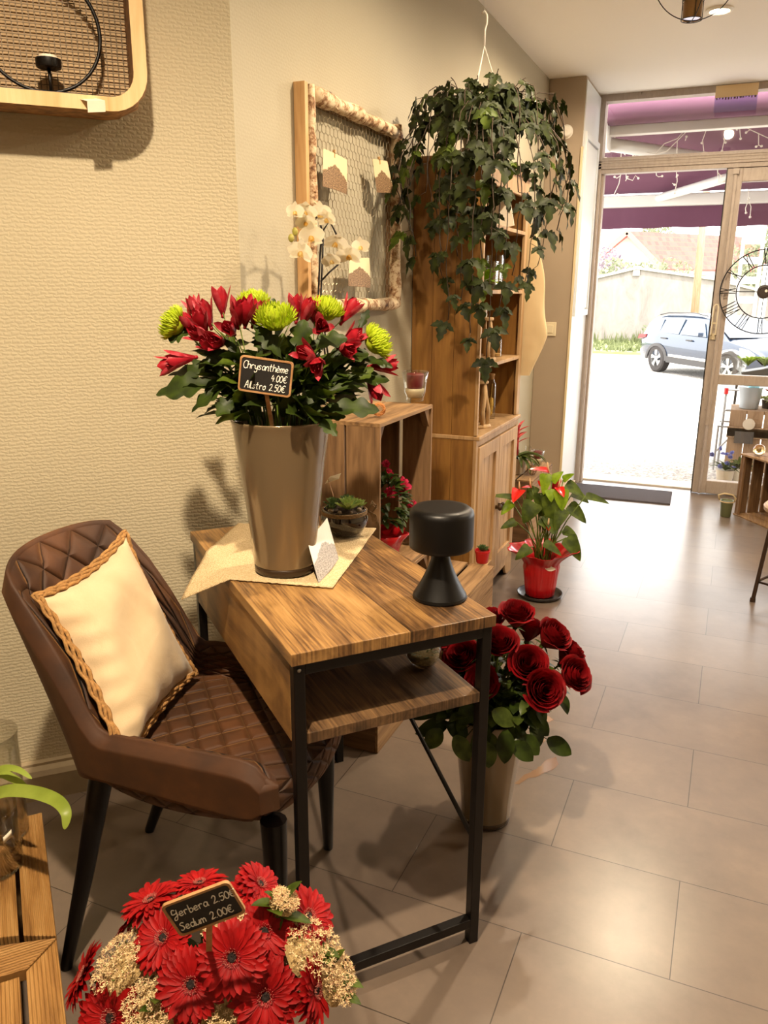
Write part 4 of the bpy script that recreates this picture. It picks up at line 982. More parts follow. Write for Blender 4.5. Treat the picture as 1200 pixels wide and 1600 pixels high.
for k, (lab, bl) in enumerate(AL):
    ps = [pD(px,py,D0+dz) for (px,py),dz,_ in bl]; cen_ = sum(ps, V(0,0,0))/len(ps); cen_ = cen_.lerp(rim, .32)
    t_ = thing('alstroemeria', lab, 'flower', tuple(cen_), group='red alstroemerias in the desk bucket')
    pts = route(rootpt(k+9), cen_, (BX,BY), BZ+.335); m = MB(); m.tube(pts, .0022, 6)
    for p in ps: m.tube(bend(pts[-1], p, .004), .0012, 5)
    m.build('stem', M['stem'], t_, True)
    for p, (_, _, nd) in zip(ps, bl):
        d = cr*nd[0]+V(0,0,1)*nd[2]+V(cd.x,cd.y,0).normalized()*nd[1]
        m = MB(); alstro_bloom(m, p-d.normalized()*.018, d, R.uniform(.060,.070)); m.build('bloom', [M['redpetal'], M['redinner']], t_, True)
    m = MB()
    for q in range(9): 
        i = R.randint(7,11); dd = rnd(); dd.z = abs(dd.z)*.8+.1
        leaf(m, pts[i], dd+V(pts[-1].x-BX,pts[-1].y-BY,0)*3, R.uniform(.05,.085), R.uniform(.014,.022), shape=lance, droop=R.uniform(.2,.9), fold=.3, n=8, twist=R.uniform(-.5,.5))
    m.build('leaves', M['leaf'], t_, True)
# big lobed foliage stems filling the bouquet
fol = thing('foliage_stems', 'large lobed dark green leaves spreading over the rim of the desk bucket', 'foliage', tuple(rim))
m = MB()
LV = [((345,600),(243,612),.13,.062,-.05),((340,585),(262,582),.09,.05,.0),((330,560),(300,590),.07,.035,-.03),((500,640),(588,640),.12,.05,-.06),((520,600),(606,590),.09,.045,.0),
      ((360,600),(300,640),.07,.04,-.06),((385,560),(330,560),.07,.03,-.03),((470,560),(470,510),.08,.05,-.07),((480,545),(540,530),.08,.05,-.04),((440,560),(405,520),.09,.04,-.06),((520,570),(560,560),.08,.06,-.02),
      ((425,500),(430,465),.05,.022,.05),((345,590),(330,545),.08,.035,-.04),((505,600),(480,650),.08,.05,-.08),((370,620),(345,650),.06,.04,-.06),((300,520),(270,530),.06,.05,.0),((560,520),(575,490),.06,.02,.02),((555,560),(612,575),.08,.028,.0)]
for (a_, b_, L, W, dz) in LV:
    A_ = pD(*a_, D0+dz*.7); B_ = pD(*b_, D0+dz); d = B_-A_; up = V(0,0,1)*.7-cd*.8
    leaf(m, A_, d+V(0,0,.015), max(L,d.length*1.05), W*1.15, up=up, shape=oakl, droop=.45, fold=.12, n=22, curl=.22, twist=R.uniform(-.3,.3))
for k in range(170):
    a_ = R.uniform(0,2*PI); q_ = R.random()**.5; p = ctr+V(math.cos(a_)*q_*.15, math.sin(a_)*q_*.13, R.uniform(.13,.225)*(1-.18*q_))
    if camdep(p) < D0-.04: continue
    d = V(math.cos(a_)*q_,math.sin(a_)*q_,.5)+rnd(.4); leaf(m, p, d, R.uniform(.045,.075), R.uniform(.022,.04), shape=R.choice([oakl,lance,oval]), droop=R.uniform(.3,1.0), fold=.18, n=12, curl=.2, twist=R.uniform(-1,1), mi=R.choice([0,0,1]))
for k in range(150):
    a_ = R.uniform(0,2*PI); el = R.uniform(-.05,1.2); rr = R.uniform(.05,.125)
    p = ctr+V(0,0,.07)+V(math.cos(a_)*math.cos(el)*rr*1.15, math.sin(a_)*math.cos(el)*rr, math.sin(el)*rr*.78)
    if camdep(p) < D0-.07 and p.z > BZ+.34: continue
    d = (p-ctr).normalized()+rnd(.5); d.z = d.z*.6
    sh = R.choice([oakl, lance, oval, oakl]); leaf(m, p, d, R.uniform(.05,.10), R.uniform(.022,.05), shape=sh, droop=R.uniform(.2,1.1), fold=.18, n=12, curl=.2, twist=R.uniform(-1,1), mi=R.choice([0,0,0,1]))
m.build('leaves', [M['leafdark'], M['leaf']], fol, True)
m = MB()
for k in range(26):
    a_ = k*2.4; rr = R.uniform(.03,.085); e = ctr+V(math.cos(a_)*rr*1.2, math.sin(a_)*rr*1.2, R.uniform(.08,.14)); m.tube(route(rootpt(k+31), e, (BX,BY), BZ+.335, .085), .0021, 5)
m.build('stems', M['stem'], fol, True)
sgc = pD(415,588,D0-.125); sr = (pD(455,571,D0-.125)-pD(378,560,D0-.120))
price_sign('small chalkboard price sign reading Chrysanthème and Alstro in the desk bucket', sgc, sr, V(0,0,1), .106, .070,
   [('Chrysanthème',-.047,.011,.0145),('4.00€',.011,-.008,.0135),('Alstro 2.50€',-.040,-.027,.0138)], V(BX,BY,BZ+.30)+(sgc-V(BX,BY,sgc.z))*.5)
# ================================================================ FRAME WITH CHICKEN WIRE AND POSTCARDS (wall_left)
def birchmat():
    t = NT('birch_bark'); o = t.coord('Object'); n1 = t.noise(t.coord('Object', (18,18,18)), 1.2, 5, .7, .4); n2 = t.noise(o, 55, 5, .7)
    f = t.math('ADD', t.math('MULTIPLY', n1, .6), t.math('MULTIPLY', n2, .4))
    t.l(t.ramp(f, [(.38, '#4f3323'), (.45, '#9c7450'), (.52, '#d9c3a0'), (.7, '#e6d6ba')]), t.b.inputs['Base Color']); t.set(Roughness=.75); t.bump(f, .7, .004); return t.m
M['birch'] = birchmat(); M['lightwood'] = wood('pale_planed_wood', '#d3ab78', '#c59a66', '#ad804e', 'Z', .6, 1.0)
FX = XW+.022
bf = thing('birch_frame', 'birch log frame strung with chicken wire hanging on the wall', 'picture frame', (XW+.02,2.57,1.65))
def log(nm, a, b, r0, r1, par=bf, n=16, mat=None):
    a, b = V(a), V(b); m = MB(); pts = []; rr = []
    for k in range(n+1):
        t = k/n; pts.append(a.lerp(b,t)+rnd(.0022)); rr.append(r0+(r1-r0)*t+R.uniform(-.0022,.0022)+.002*math.sin(t*17))
    m.tube(pts, rr, 14); 
    for k in range(3): 
        q = pts[R.randint(2,n-2)]; m.tube([q, q+V(R.uniform(.3,1),R.uniform(-1,1),R.uniform(-1,1)).normalized()*(r0+.007)], [.005,.003], 6)
    return m.build(nm, mat or M['birch'], par, True)
zt, zb_ = 1.958, 1.348; y0, y1 = 2.235, 2.915
log('birch_log', (FX+.01,y0+.018,zb_-.01),(FX+.01,y0+.018,zt+.01),.017,.014)
log('birch_log', (FX+.012,y0+.035,zt-.01),(FX+.012,y1-.03,zt-.015),.024,.020)
log('birch_log', (FX+.01,y1-.01,zt+.015),(FX+.01,y1-.015,zb_-.01),.021,.024)
log('birch_log', (FX+.012,y0+.03,zb_),(FX+.012,y1+.0,zb_),.023,.021)
m = MB(); m.box((XW+.001,y0-.026,zb_-.02),(XW+.038,y0-.006,zt+.012)); m.build('side_plank', M['lightwood'], bf, bevel=.001)
m = MB(); m.box((XW+.001,y0-.004,zb_-.015),(XW+.016,y0+.03,zt+.005)); m.box((XW+.001,y1-.03,zb_-.015),(XW+.016,y1+.004,zt+.005)); m.box((XW+.001,y0+.03,zt-.03),(XW+.016,y1-.03,zt+.005)); m.box((XW+.001,y0+.03,zb_-.015),(XW+.016,y1-.03,zb_+.02)); m.build('backing_frame', M['crate'], bf)
M['wire'] = plain('galvanised_wire', '#b5a98f', .35, .7)
m = MB(); a_ = .0155; hx_ = FX-.002; row = 0; z = zb_+.01
dy = a_*math.sqrt(3)
while z < zt-.01:
    y = y0+.03+(dy/2 if row % 2 else 0)
    while y < y1-.02:
        top = V(hx_, y, z+a_/2); bot = V(hx_, y, z-a_/2)
        m.tube([bot, top], .0009, 4, caps=False)
        if z+a_ < zt+.0:
            m.tube([top, V(hx_+.001, y-dy/2, z+a_)], .0008, 4, caps=False); m.tube([top, V(hx_+.001, y+dy/2, z+a_)], .0008, 4, caps=False)
        y += dy
    z += a_*1.5; row += 1
m.build('chicken_wire', M['wire'], bf)
def cardmat(name, horiz, base, grey=False):
    t = NT(name); u = t.n('ShaderNodeUVMap'); sx = t.n('ShaderNodeSeparateXYZ'); t.l(u.outputs[0], sx.inputs[0]); mp = t.n('ShaderNodeMapping'); mp.inputs['Scale'].default_value = (1,1.4,1); t.l(u.outputs[0], mp.inputs[0])
    big = t.noise(mp.outputs[0], 5.5, 6, .75); fine = t.noise(mp.outputs[0], 22, 6, .8)
    pk = t.math('SUBTRACT', .30, t.math('ABSOLUTE', t.math('SUBTRACT', sx.outputs['X'], .45)))
    edge = t.math('ADD', t.math('ADD', horiz, t.math('MULTIPLY', pk, .55)), t.math('MULTIPLY', t.math('SUBTRACT', big, .5), .35))
    sky = t.math('GREATER_THAN', sx.outputs['Y'], edge)
    d, l_, s_ = base; land = t.ramp(fine, [(.40, d), (.52, l_), (.68, s_)])
    mx = t.n('ShaderNodeMixRGB'); t.l(sky, mx.inputs[0]); t.l(land, mx.inputs[1]); mx.inputs[2].default_value = lin('#dcc9a2' if not grey else '#e2dfd2'); t.l(mx.outputs[0], t.b.inputs['Base Color']); t.set(Roughness=.6); return t.m
M['card'] = cardmat('postcard_print', .52, ('#4d3826', '#85684a', '#c4a67a')); M['cardgrey'] = cardmat('postcard_grey', .5, ('#6f6a66', '#a39c96', '#cfc9c0'), True)
def card(name, label, c, nobj_group=None, mat='card', clip=True):
    """c: four corners TL TR BR BL"""
    r = thing(name, label, 'postcard', tuple(sum((V(p) for p in c), V(0,0,0))/4), group=nobj_group); TL, TR, BR, BL = [V(p) for p in c]; n = (TR-TL).cross(BL-TL).normalized()
    if n.dot(EYE-TL) < 0: n = -n
    m = MB(); N = 8; P = []
    for i in range(N+1):
        P.append([(TL*(1-i/N)+TR*(i/N))*(1-j/N)+(BL*(1-i/N)+BR*(i/N))*(j/N)+n*(.004*math.sin(PI*i/N)) for j in range(N+1)])
    m.grid(P, 0, uv=lambda i,j: (i/N, 1-j/N)); m.build('printed_card', M[mat], r, solid=.0008)
    if clip:
        e = (TR-TL).normalized(); up = (TL-BL).normalized(); p = TL.lerp(TR,.42)
        for s in (1,-1):
            m = MB(); m.beam(p+up*.010+n*(.0025*s+.002), p-up*.014+n*(.0015*s+.002), .005, .0028, up=n); m.build('peg_half', M['lightwood'], r)
        m = MB(); m.tube([p+n*.007-e*.003, p+n*.007+e*.003], .0012, 6); m.build('peg_spring', M['wire'], r)
    return r
X1 = FX+.03
def cpx(pts, dx=(0,0,0,0)): return [pX(x, y, X1+d) for (x, y), d in zip(pts, dx)]
card('postcard', 'sepia postcard pegged near the upper left corner of the birch frame', cpx([(505,232),(542,250),(542,304),(504,291)], (0,0,.012,.012)))
card('postcard', 'narrow looking sepia postcard pegged by the right log of the birch frame', cpx([(582,248),(605,252),(616,302),(589,301)], (-.004,.02,.026,.0)))
card('postcard', 'sepia postcard pegged low in the birch frame behind the orchid', cpx([(546,403),(577,403),(579,450),(544,447)], (0,0,.008,.008)))
# ================================================================ HOLLOW LOG BOX ON THE CORNER WALL
def wd(s, z, off): # s along wall towards the corner (0 at corner, negative away)
    return V(XW,1.90,0)+d_*(-s)-n_*off+V(0,0,z)
def ondiag(x, y, off):
    v = ray(x, y); nn = V(.70711,-.70711,0); d0 = (V(XW,1.9,0)-n_*off-EYE).dot(nn); return EYE+v*(d0/v.dot(nn))
def s_of(p): return -(p-V(XW,1.9,0)).dot(d_)
pR = ondiag(229,100,.14); pB = ondiag(150,172,.14); sR = s_of(pR); zB = pB.z
WB, HB, th = .62, .50, .030; cs, cz_ = sR-WB/2, zB+HB/2
bx_ = thing('log_shadow_box', 'hollowed pale log box with wire mesh back hanging on the corner wall', 'wall shelf', tuple(wd(cs,cz_,.07)))
def rrect(w, h, r, n=8):
    o = []
    for cx_, cy_, a0 in ((w/2-r,h/2-r,0),(-w/2+r,h/2-r,PI/2),(-w/2+r,-h/2+r,PI),(w/2-r,-h/2+r,1.5*PI)):
        for k in range(n+1): a_ = a0+PI/2*k/n; o.append((cx_+r*math.cos(a_), cy_+r*math.sin(a_)))
    return o
def ring(m, w, h, r, th, o0, o1, mi_in=0, mi_out=0, mi_face=0, wob=0):
    O = rrect(w,h,r); I = rrect(w-2*th,h-2*th,max(.01,r-th)); n = len(O)
    f = lambda p, off: wd(cs+p[0], cz_+p[1], off)
    A = [f(p,o1) for p in O]; B = [f(p,o1) for p in I]; Cc = [f(p,o0) for p in I]; D = []
    for k, p in enumerate(O): q = 1+wob*math.sin(k*1.9); D.append(f((p[0]*q*.985,p[1]*q*.985),o0))
    mid = [((a+d)/2)+((a+d)/2-wd(cs,cz_,(o0+o1)/2)).normalized()*(.006+.004*math.sin(k*2.3)) for k,(a,d) in enumerate(zip(A,D))]
    m.add(A+B, [(k,(k+1)%n,n+(k+1)%n,n+k) for k in range(n)], mi_face)
    m.add(B+Cc, [(k,(k+1)%n,n+(k+1)%n,n+k) for k in range(n)], mi_in)
    m.add(A+mid+D, [(k,n+k,n+(k+1)%n,(k+1)%n) for k in range(n)]+[(n+k,2*n+k,2*n+(k+1)%n,n+(k+1)%n) for k in range(n)], mi_out)
    m.add(D+Cc, [(k,(k+1)%n,n+(k+1)%n,n+k) for k in range(n)], mi_face)
M['bark'] = plain('rough_bark', '#8a6236', .9, var=.5, scale=45, bump=1.0)
M['paleface'] = wood('pale_cut_wood', '#e3c391', '#d3ac74', '#b98a52', 'Z', .6, .7)
m = MB(); ring(m, WB, HB, .085, th, .012, .14, 1, 1, 0, .004); m.build('log_ring', [M['paleface'], M['bark']], bx_, 'auto')
m = MB(); 
M['mesh'] = plain('dark_mesh', '#6b5a44', .5, .4)
sp = .0125; off = .02; n = int((WB-.06)/sp)
for k in range(n+1):
    s_ = cs-(WB-.06)/2+k*sp; m.beam(wd(s_,cz_-HB/2+.03,off), wd(s_,cz_+HB/2-.03,off), .0022, .0022)
for k in range(int((HB-.06)/sp)+1):
    z_ = cz_-(HB-.06)/2+k*sp; m.beam(wd(cs-WB/2+.03,z_,off+.002), wd(cs+WB/2-.03,z_,off+.002), .0022, .0022)
m.build('wire_mesh', M['mesh'], bx_)
m = MB(); m.prism(rrect(WB-.03,HB-.03,.07), .004, .011, lambda u,v,h: wd(cs+u,cz_+v,h)); m.build('back_board', plain('shadow_box_back', '#cdb089', .85, var=.1, scale=12), bx_)
# candle ring
kc = ondiag(62,50,.085); rs = s_of(kc); rz = kc.z; base_z = zB+th+.003
rad = (rz-base_z); 
kr = thing('candle_ring', 'black metal ring candle holder standing in the hollow log box', 'candle holder', tuple(wd(rs,base_z,.085)))
m = MB(); m.tube([wd(rs+rad*math.cos(k*PI/36), rz+rad*math.sin(k*PI/36)*.985+.004, .085) for k in range(72)], .0042, 6, closed=True); m.build('ring', M['black'], kr, True)
c_ = wd(rs+.012, base_z, .085); m = MB(); m.tube([c_+V(0,0,.004), c_+V(0,0,.058)], .0035, 8); m.build('post', M['black'], kr, True)
m = MB(); m.lathe([(0,.056),(.026,.056),(.0275,.060),(.0275,.074),(.025,.074),(.025,.068),(0,.068)], 28, c_); m.build('cup', M['black'], kr, 'auto')
m = MB(); m.lathe([(0,.067),(.021,.067),(.021,.078),(.019,.081),(0,.082)], 24, c_); m.build('tealight', plain('tealight', '#efe5d0', .4), kr, 'auto')
m = MB(); m.beam(wd(rs-.09,base_z+.004,.085), wd(rs+.09,base_z+.004,.085), .03, .005, up=(0,0,1)); m.build('foot', M['black'], kr)
tg = thing('price_tag', 'folded white paper price tag hanging off the lip of the log box', 'tag', tuple(ondiag(130,150,.15)))
t1, t2, t3, t4 = ondiag(100,141,.08), ondiag(128,140,.10), ondiag(164,157,.165), ondiag(136,158,.165)
for q in (t1,t2): q.z = base_z+.004
m = MB(); m.add([t1,t2,t3,t4, t3+V(0,0,-.022)+n_*.006, t4+V(0,0,-.022)+n_*.006], [(0,1,2,3),(3,2,4,5)]); m.build('paper', M['paper'], tg, solid=.0006)
# ================================================================ ORCHID
oz = 1.038; op = V(-1.12,2.17,oz)
orc = thing('orchid', 'white moth orchid in front of the left side of the birch frame', 'potted plant', tuple(op))
m = MB(); m.lathe([(0,0),(.038,0),(.042,.004),(.052,.095),(.054,.10),(.050,.10),(.045,.085),(0,.085)], 32, op); m.build('pot', plain('orchid_pot', '#c7b79a', .4), orc, 'auto')
m = MB()
for k in range(6): a_ = k*1.05; leaf(m, op+V(0,0,.09), V(math.cos(a_),math.sin(a_),.5), .15, .045, shape=oval, droop=1.1, fold=.2, n=8)
m.build('leaves', M['leafdark'], orc, True)
M['darkstem'] = plain('dark_stem', '#1c1510', .5)
Xo = XW+.10
def oX(x, y, d=0): return pX(x, y, Xo+d)
s1 = [op+V(0,.0,.09), oX(497,470), oX(500,400), oX(503,362,.01), oX(500,345,.02), oX(485,330,.03), oX(468,335,.04)]
s2 = [op+V(.01,0,.09), oX(501,470,.01), oX(504,400,.01), oX(505,360,.01), oX(515,345,.03), oX(525,365,.04), oX(535,392,.05)]
s3 = [oX(501,440,.01), oX(515,425,.03), oX(530,412,.05), oX(545,398,.06), oX(557,380,.07)]
for s_ in (s1, s2, s3): m = MB(); m.tube([s_[0]]+catm3(s_) if False else s_, .0028, 6); m.build('stem', M['darkstem'], orc, True)
M['orchidpetal'] = leafmat('orchid_petal', '#efe5c8', '#f3ecd8', .45, .3, 20); M['orchidlip'] = leafmat('orchid_lip', '#d9a23c', '#e8cf8a', .4, .2, 80)
def orchid_bloom(m, c, d, r, roll):
    d, sd, nu = frame_of(d); c = V(c)
    def e(a): return sd*math.cos(a+roll)+nu*math.sin(a+roll)
    for k, (a_, L, W) in enumerate(((PI/2,1,.62),(PI/2+2.15,1,.6),(PI/2-2.15,1,.6))):
        leaf(m, c, e(a_)+d*.12, r*L, r*W, up=d, shape=oval, droop=-.3, fold=.05, n=8)
    for a_ in (.12, PI-.12): leaf(m, c+d*.002, e(a_)+d*.10, r*1.02, r*1.15, up=d, shape=lambda t: math.sin(PI*min(1,t**.62*1.0))**.5, droop=-.35, fold=.03, n=9)
    for a_ in (-PI/2-.5, -PI/2+.5, -PI/2): leaf(m, c+d*.004, e(a_)+d*.9, r*.45, r*.25, up=d, shape=oval, droop=.8, fold=.3, n=5, mi=1)
OB = [((477,328),.036,.04),((500,333),.034,.03),((484,368),.040,.06),((472,392),.038,.07),((511,340),.032,.05),((524,377),.038,.07),((518,405),.030,.06),((546,397),.040,.08),((562,385),.030,.08),((478,345),.03,.05),((460,330),.026,.04)]
for k, ((x,y), r, dx) in enumerate(OB):
    m = MB(); p = oX(x,y,dx); dd = (EYE-p).normalized()*1.0+rnd(.45); dd.z -= .25; orchid_bloom(m, p, dd, r, R.uniform(-.3,.3)); m.build('bloom', [M['orchidpetal'], M['orchidlip']], orc, True)
for x, y in ((455,372),(461,362)): m = MB(); m.ball(oX(x,y,.05), .010, 10, 6, sc=(.8,.8,1.1)); m.build('bud', leafmat('orchid_bud', '#a9a24a', '#c6bc6c', .4) if 'orchid_bud' not in bpy.data.materials else bpy.data.materials['orchid_bud'], orc, True)
# ================================================================ CRATE TOP ITEMS
M['candle'] = plain('burgundy_wax', '#6e1422', .45); M['sand'] = plain('white_sand', '#e3d7bd', .95, bump=.3, scale=300) if False else plain('white_sand', '#e3d7bd', .95, var=.1, scale=300)
def candle_glass(label, p, s=1.0, grp=None):
    t_ = thing('candle_glass', label, 'candle', tuple(p), group=grp); x, y, z = p; S = lambda pr: [(a*s, b*s) for a, b in pr]
    m = MB(); m.lathe(S([(0,0),(.026,0),(.028,.004),(.027,.010),(.034,.030),(.034,.038),(.036,.055),(.043,.094),(.0415,.095),(.0345,.056),(.032,.036),(.031,.030),(.024,.012),(0,.010)]), 40, (x,y,z)); m.build('glass', M['glass'], t_, True)
    m = MB(); m.lathe(S([(0,.012),(.0225,.0125),(.0305,.031),(.0300,.040),(0,.042)]), 28, (x,y,z)); m.build('sand', M['sand'], t_, True)
    m = MB(); m.lathe(S([(0,.041),(.023,.041),(.0255,.050),(.0285,.083),(.0265,.088),(.010,.086),(0,.085)]), 28, (x,y,z)); m.tube([(x,y,z+.084*s),(x+.001,y,z+.096*s)], .0009, 5); m.build('candle', M['candle'], t_, True)
    return t_
cgp = pz(648,628,1.037); candle_glass('tall glass with a burgundy candle on white sand on top of the standing crate', (cgp.x,cgp.y,1.0395), 1.05)
M['rattan'] = plain('rattan', '#b8793c', .6, var=.2, scale=60)
def rattan_ball(label, p, r, mat):
    t_ = MB()
    for k in range(9):
        ax = rnd(); u = ax.orthogonal().normalized(); v = ax.cross(u); t_.tube([V(p)+V(0,0,r)+(u*math.cos(a*PI/10)+v*math.sin(a*PI/10))*(r-.0015-.0004*(k % 3)) for a in range(20)], .0014, 5, closed=True)
    o = t_.build('rattan_ball', mat, None, True); return tag(o, label, 'decorative ball')
rb = pz(592,652,1.037); rattan_ball('small woven rattan ball on the near edge of the standing crate', (rb.x,rb.y,1.0395), .021, M['rattan'])
# azalea inside the crate
az = thing('potted_azalea', 'azalea with hot pink ruffled blooms wrapped in red foil inside the standing crate', 'potted plant', (-.975,2.24,.548))
M['redfoil'] = plain('red_foil', '#b3121c', .22, .0, Coat_Weight=.4); ac = V(-.975,2.24,.5485)
m = MB(); m.lathe([(0,.0),(.048,0),(.055,.03),(.064,.075),(.085,.105),(.082,.106),(.058,.078),(0,.075)], 40, ac, wob=lambda a,z: 1+.07*math.sin(a*9)*(z/.1)+.05*math.sin(a*5+1)*(z/.1)); m.build('foil', M['redfoil'], az, True)
m = MB()
for k in range(230):
    d = rnd(); d.z = abs(d.z)*1.1-.25; p = ac+V(0,0,.17)+V(d.x*.075,d.y*.095,d.z*.13); leaf(m, p, d+rnd(.6), R.uniform(.03,.045), R.uniform(.014,.02), shape=oval, droop=.5, fold=.15, n=6)
m.build('leaves', M['leafdark'], az, True)
M['pink'] = leafmat('azalea_pink', '#c01e45', '#e0446a', .45, .3, 40)
def ruffled(m, c, r, d):
    d, sd, nu = frame_of(d)
    for k in range(22):
        a_ = k*2.4; q = (k/22)**.5; o = sd*math.cos(a_)+nu*math.sin(a_); leaf(m, V(c)+o*r*.15*q, o*(.25+q)+d*(1.1-q), r*(.55+.5*q), r*.7, up=d, shape=lambda t: t**.5*(1-.35*t**6), droop=-.4, fold=.2, n=6, curl=.6)
for (x,y), X_, r in (((627,762),-.945,.034),((606,742),-.97,.020),((645,790),-.93,.018),((610,770),-.96,.02),((648,772),-.97,.018),((603,725),-1.0,.014)): m = MB(); p = pX(x,y,X_); ruffled(m, p, r, (EYE-p).normalized()+V(0,0,.3)); m.build('bloom', M['pink'], az, True)
# ================================================================ SUCCULENT BOWL, CARD ON DESK
sp_ = pz(538,834,DH+.005); sx_, sy_ = sp_.x, sp_.y; sz_ = DH+.0055
sb = thing('succulent_bowl', 'round dark glass bowl of succulents tied with twine at the back of the desk', 'potted plant', (sx_,sy_,sz_))
m = MB(); m.lathe([(0,0),(.034,0),(.048,.008),(.060,.030),(.062,.046),(.056,.064),(.0555,.068),(.052,.068),(.0525,.062),(.057,.046),(.054,.03),(.044,.012),(0,.006)], 40, (sx_,sy_,sz_)); m.build('bowl', plain('dark_glass', '#1d130c', .06, Coat_Weight=.8), sb, True)
m = MB(); m.lathe([(0,.058),(.051,.058),(.049,.064),(.02,.070),(0,.071)], 24, (sx_,sy_,sz_)); m.build('soil', M['soil'], sb, True)
m = MB()
for k in range(16): a_ = k*.7; m.ball((sx_+math.cos(a_)*.042, sy_+math.sin(a_)*.042, sz_+.067), R.uniform(.004,.008), 8, 5)
m.build('pebbles', plain('pebbles', '#8d7a62', .6, var=.3, scale=60), sb, True)['kind'] = 'stuff'
M['succ'] = leafmat('succulent_green', '#7f9a50', '#a9bd72', .4, .15, 40); M['succd'] = leafmat('succulent_dark', '#3e5330', '#6a7f4c', .4, .15, 40)
def rosette(m, c, r, n=18, up=(0,0,1), mi=0, fat=.42, flat=.5):
    d, sd, nu = frame_of(V(up)+V(.001,0,0), (0,1,0))
    for k in range(n):
        q = k/n; a_ = k*2.39996; o = sd*math.cos(a_)+nu*math.sin(a_); leaf(m, V(c)+d*(r*.2*(1-q)), o*(.35+q*flat*1.6)+d*(1.15-q), r*(.55+.45*q), r*fat, up=d, shape=lambda t: (math.sin(PI*min(1,(.15+.85*t)**1.3)))**.8, droop=-.5, fold=.5, n=6, mi=mi)
for (dx, dy, r, mt) in ((.022,-.018,.036,'succ'),(-.030,-.005,.026,'succd'),(-.005,.028,.028,'succd'),(.035,.02,.022,'succ'),(-.02,-.032,.018,'succd')):
    m = MB(); rosette(m, (sx_+dx,sy_+dy,sz_+.070), r*1.25, 20); m.build('rosette', M[mt], sb, True)
m = MB(); 
for k in range(3): m.tube([(sx_+.0585*math.cos(a*PI/16), sy_+.0585*math.sin(a*PI/16), sz_+.057+k*.0035) for a in range(32)], .0019, 5, closed=True)
kb = V(sx_,sy_,sz_+.062)+cr*.06
for k in range(5):
    a_ = R.uniform(-.5,.5); lp_ = [kb, kb+cr*.012+V(0,0,.014+.003*k)+cd*.01*a_, kb+cr*.024+V(0,0,.006+.002*k), kb+cr*.012-V(0,0,.004)]; m.tube(lp_, .0014, 5)
for k in range(5): m.tube([kb, kb+cr*(.010+.003*k)-V(0,0,.012), kb+cr*(.014+.004*k)-V(0,0,.030+.003*k)+cd*.004*k], .0013, 5)
m.build('twine_bow', M['twine'], sb, True)
m = MB(); ck = pD(515,745,camdep(V(sx_,sy_,sz_))-.0); m.add([ck, ck+cr*.030+V(0,0,.010), ck+cr*.024-V(0,0,.006)+cd*-.006, ck-cr*.012-V(0,0,.018)], [(0,1,2,3)]); m.build('price_card', M['paper'], sb, solid=.0007)
m = MB(); m.tube([ck-cr*.004-V(0,0,.006), V(sx_-.02,sy_,sz_+.065)], .0012, 5); m.build('card_stick', M['signframe'], sb)
TLc, TRc, BRc, BLc = pz(480,844,DH+.085), pz(511,809,DH+.088), pz(529,873,DH+.006), pz(498,911,DH+.005)
card('postcard', 'grey picture postcard leaning against the bucket on the burlap cloth', [TLc,TRc,BRc,BLc], mat='cardgrey', clip=False)
# ================================================================ TERRARIUM ON LOWER SHELF
tp_ = pz(661,1040,zs); tb = thing('terrarium', 'small round glass bowl with moss on the lower shelf of the desk', 'terrarium', (tp_.x,tp_.y,zs+.001))
c_ = (tp_.x,tp_.y,zs+.001)
m = MB(); prof = [(0,0),(.018,0)]
for k in range(1,13): a_ = -PI/2+.42+k/12*2.15; prof.append((.0395*math.cos(a_), .037+.0395*math.sin(a_)))
inn = [(max(0,r-.0022), z+.001) for r, z in reversed(prof[1:])]; m.lathe(prof+inn+[(0,.0032)], 40, c_); m.build('glass', M['glass'], tb, True)
m = MB(); m.lathe([(0,.004),(.016,.0045),(.030,.013),(.0345,.024),(.02,.028),(0,.027)], 24, c_); m.build('soil', plain('moss_soil', '#7d6a45', .95, var=.5, scale=150), tb, True)
m = MB()
for k in range(60): d = rnd(); d.z = abs(d.z); p = V(*c_)+V(d.x*.022,d.y*.022,.028+d.z*.02); leaf(m, p, d+V(0,0,.4), .014, .006, n=4, shape=oval, droop=.4)
m.build('moss', M['leafolive'], tb, True)
# ================================================================ TINY RED POTS
M['redpot'] = plain('red_pot', '#b01219', .35); M['potsoil'] = M['soil']
def tiny_pot(label, x, y, z, s=1.0, mat='succd', grp=None):
    t_ = thing('potted_succulent', label, 'potted plant', (x,y,z), group=grp)
    m = MB(); m.lathe([(0,0),(.020*s,0),(.022*s,.003*s),(.0265*s,.040*s),(.029*s,.041*s),(.0295*s,.050*s),(.027*s,.050*s),(.0255*s,.042*s),(0,.042*s)], 32, (x,y,z)); m.build('pot', M['redpot'], t_, 'auto')
    m = MB(); rosette(m, (x,y,z+.044*s), .034*s, 26); rosette(m, (x+.01*s,y-.008*s,z+.05*s), .022*s, 12); m.build('rosette', M[mat], t_, True); return t_
q = pz(753,879,.321); tiny_pot('dark succulent in a tiny red pot on the low slatted crate behind the lamp', q.x, q.y, .3215, 1.08)
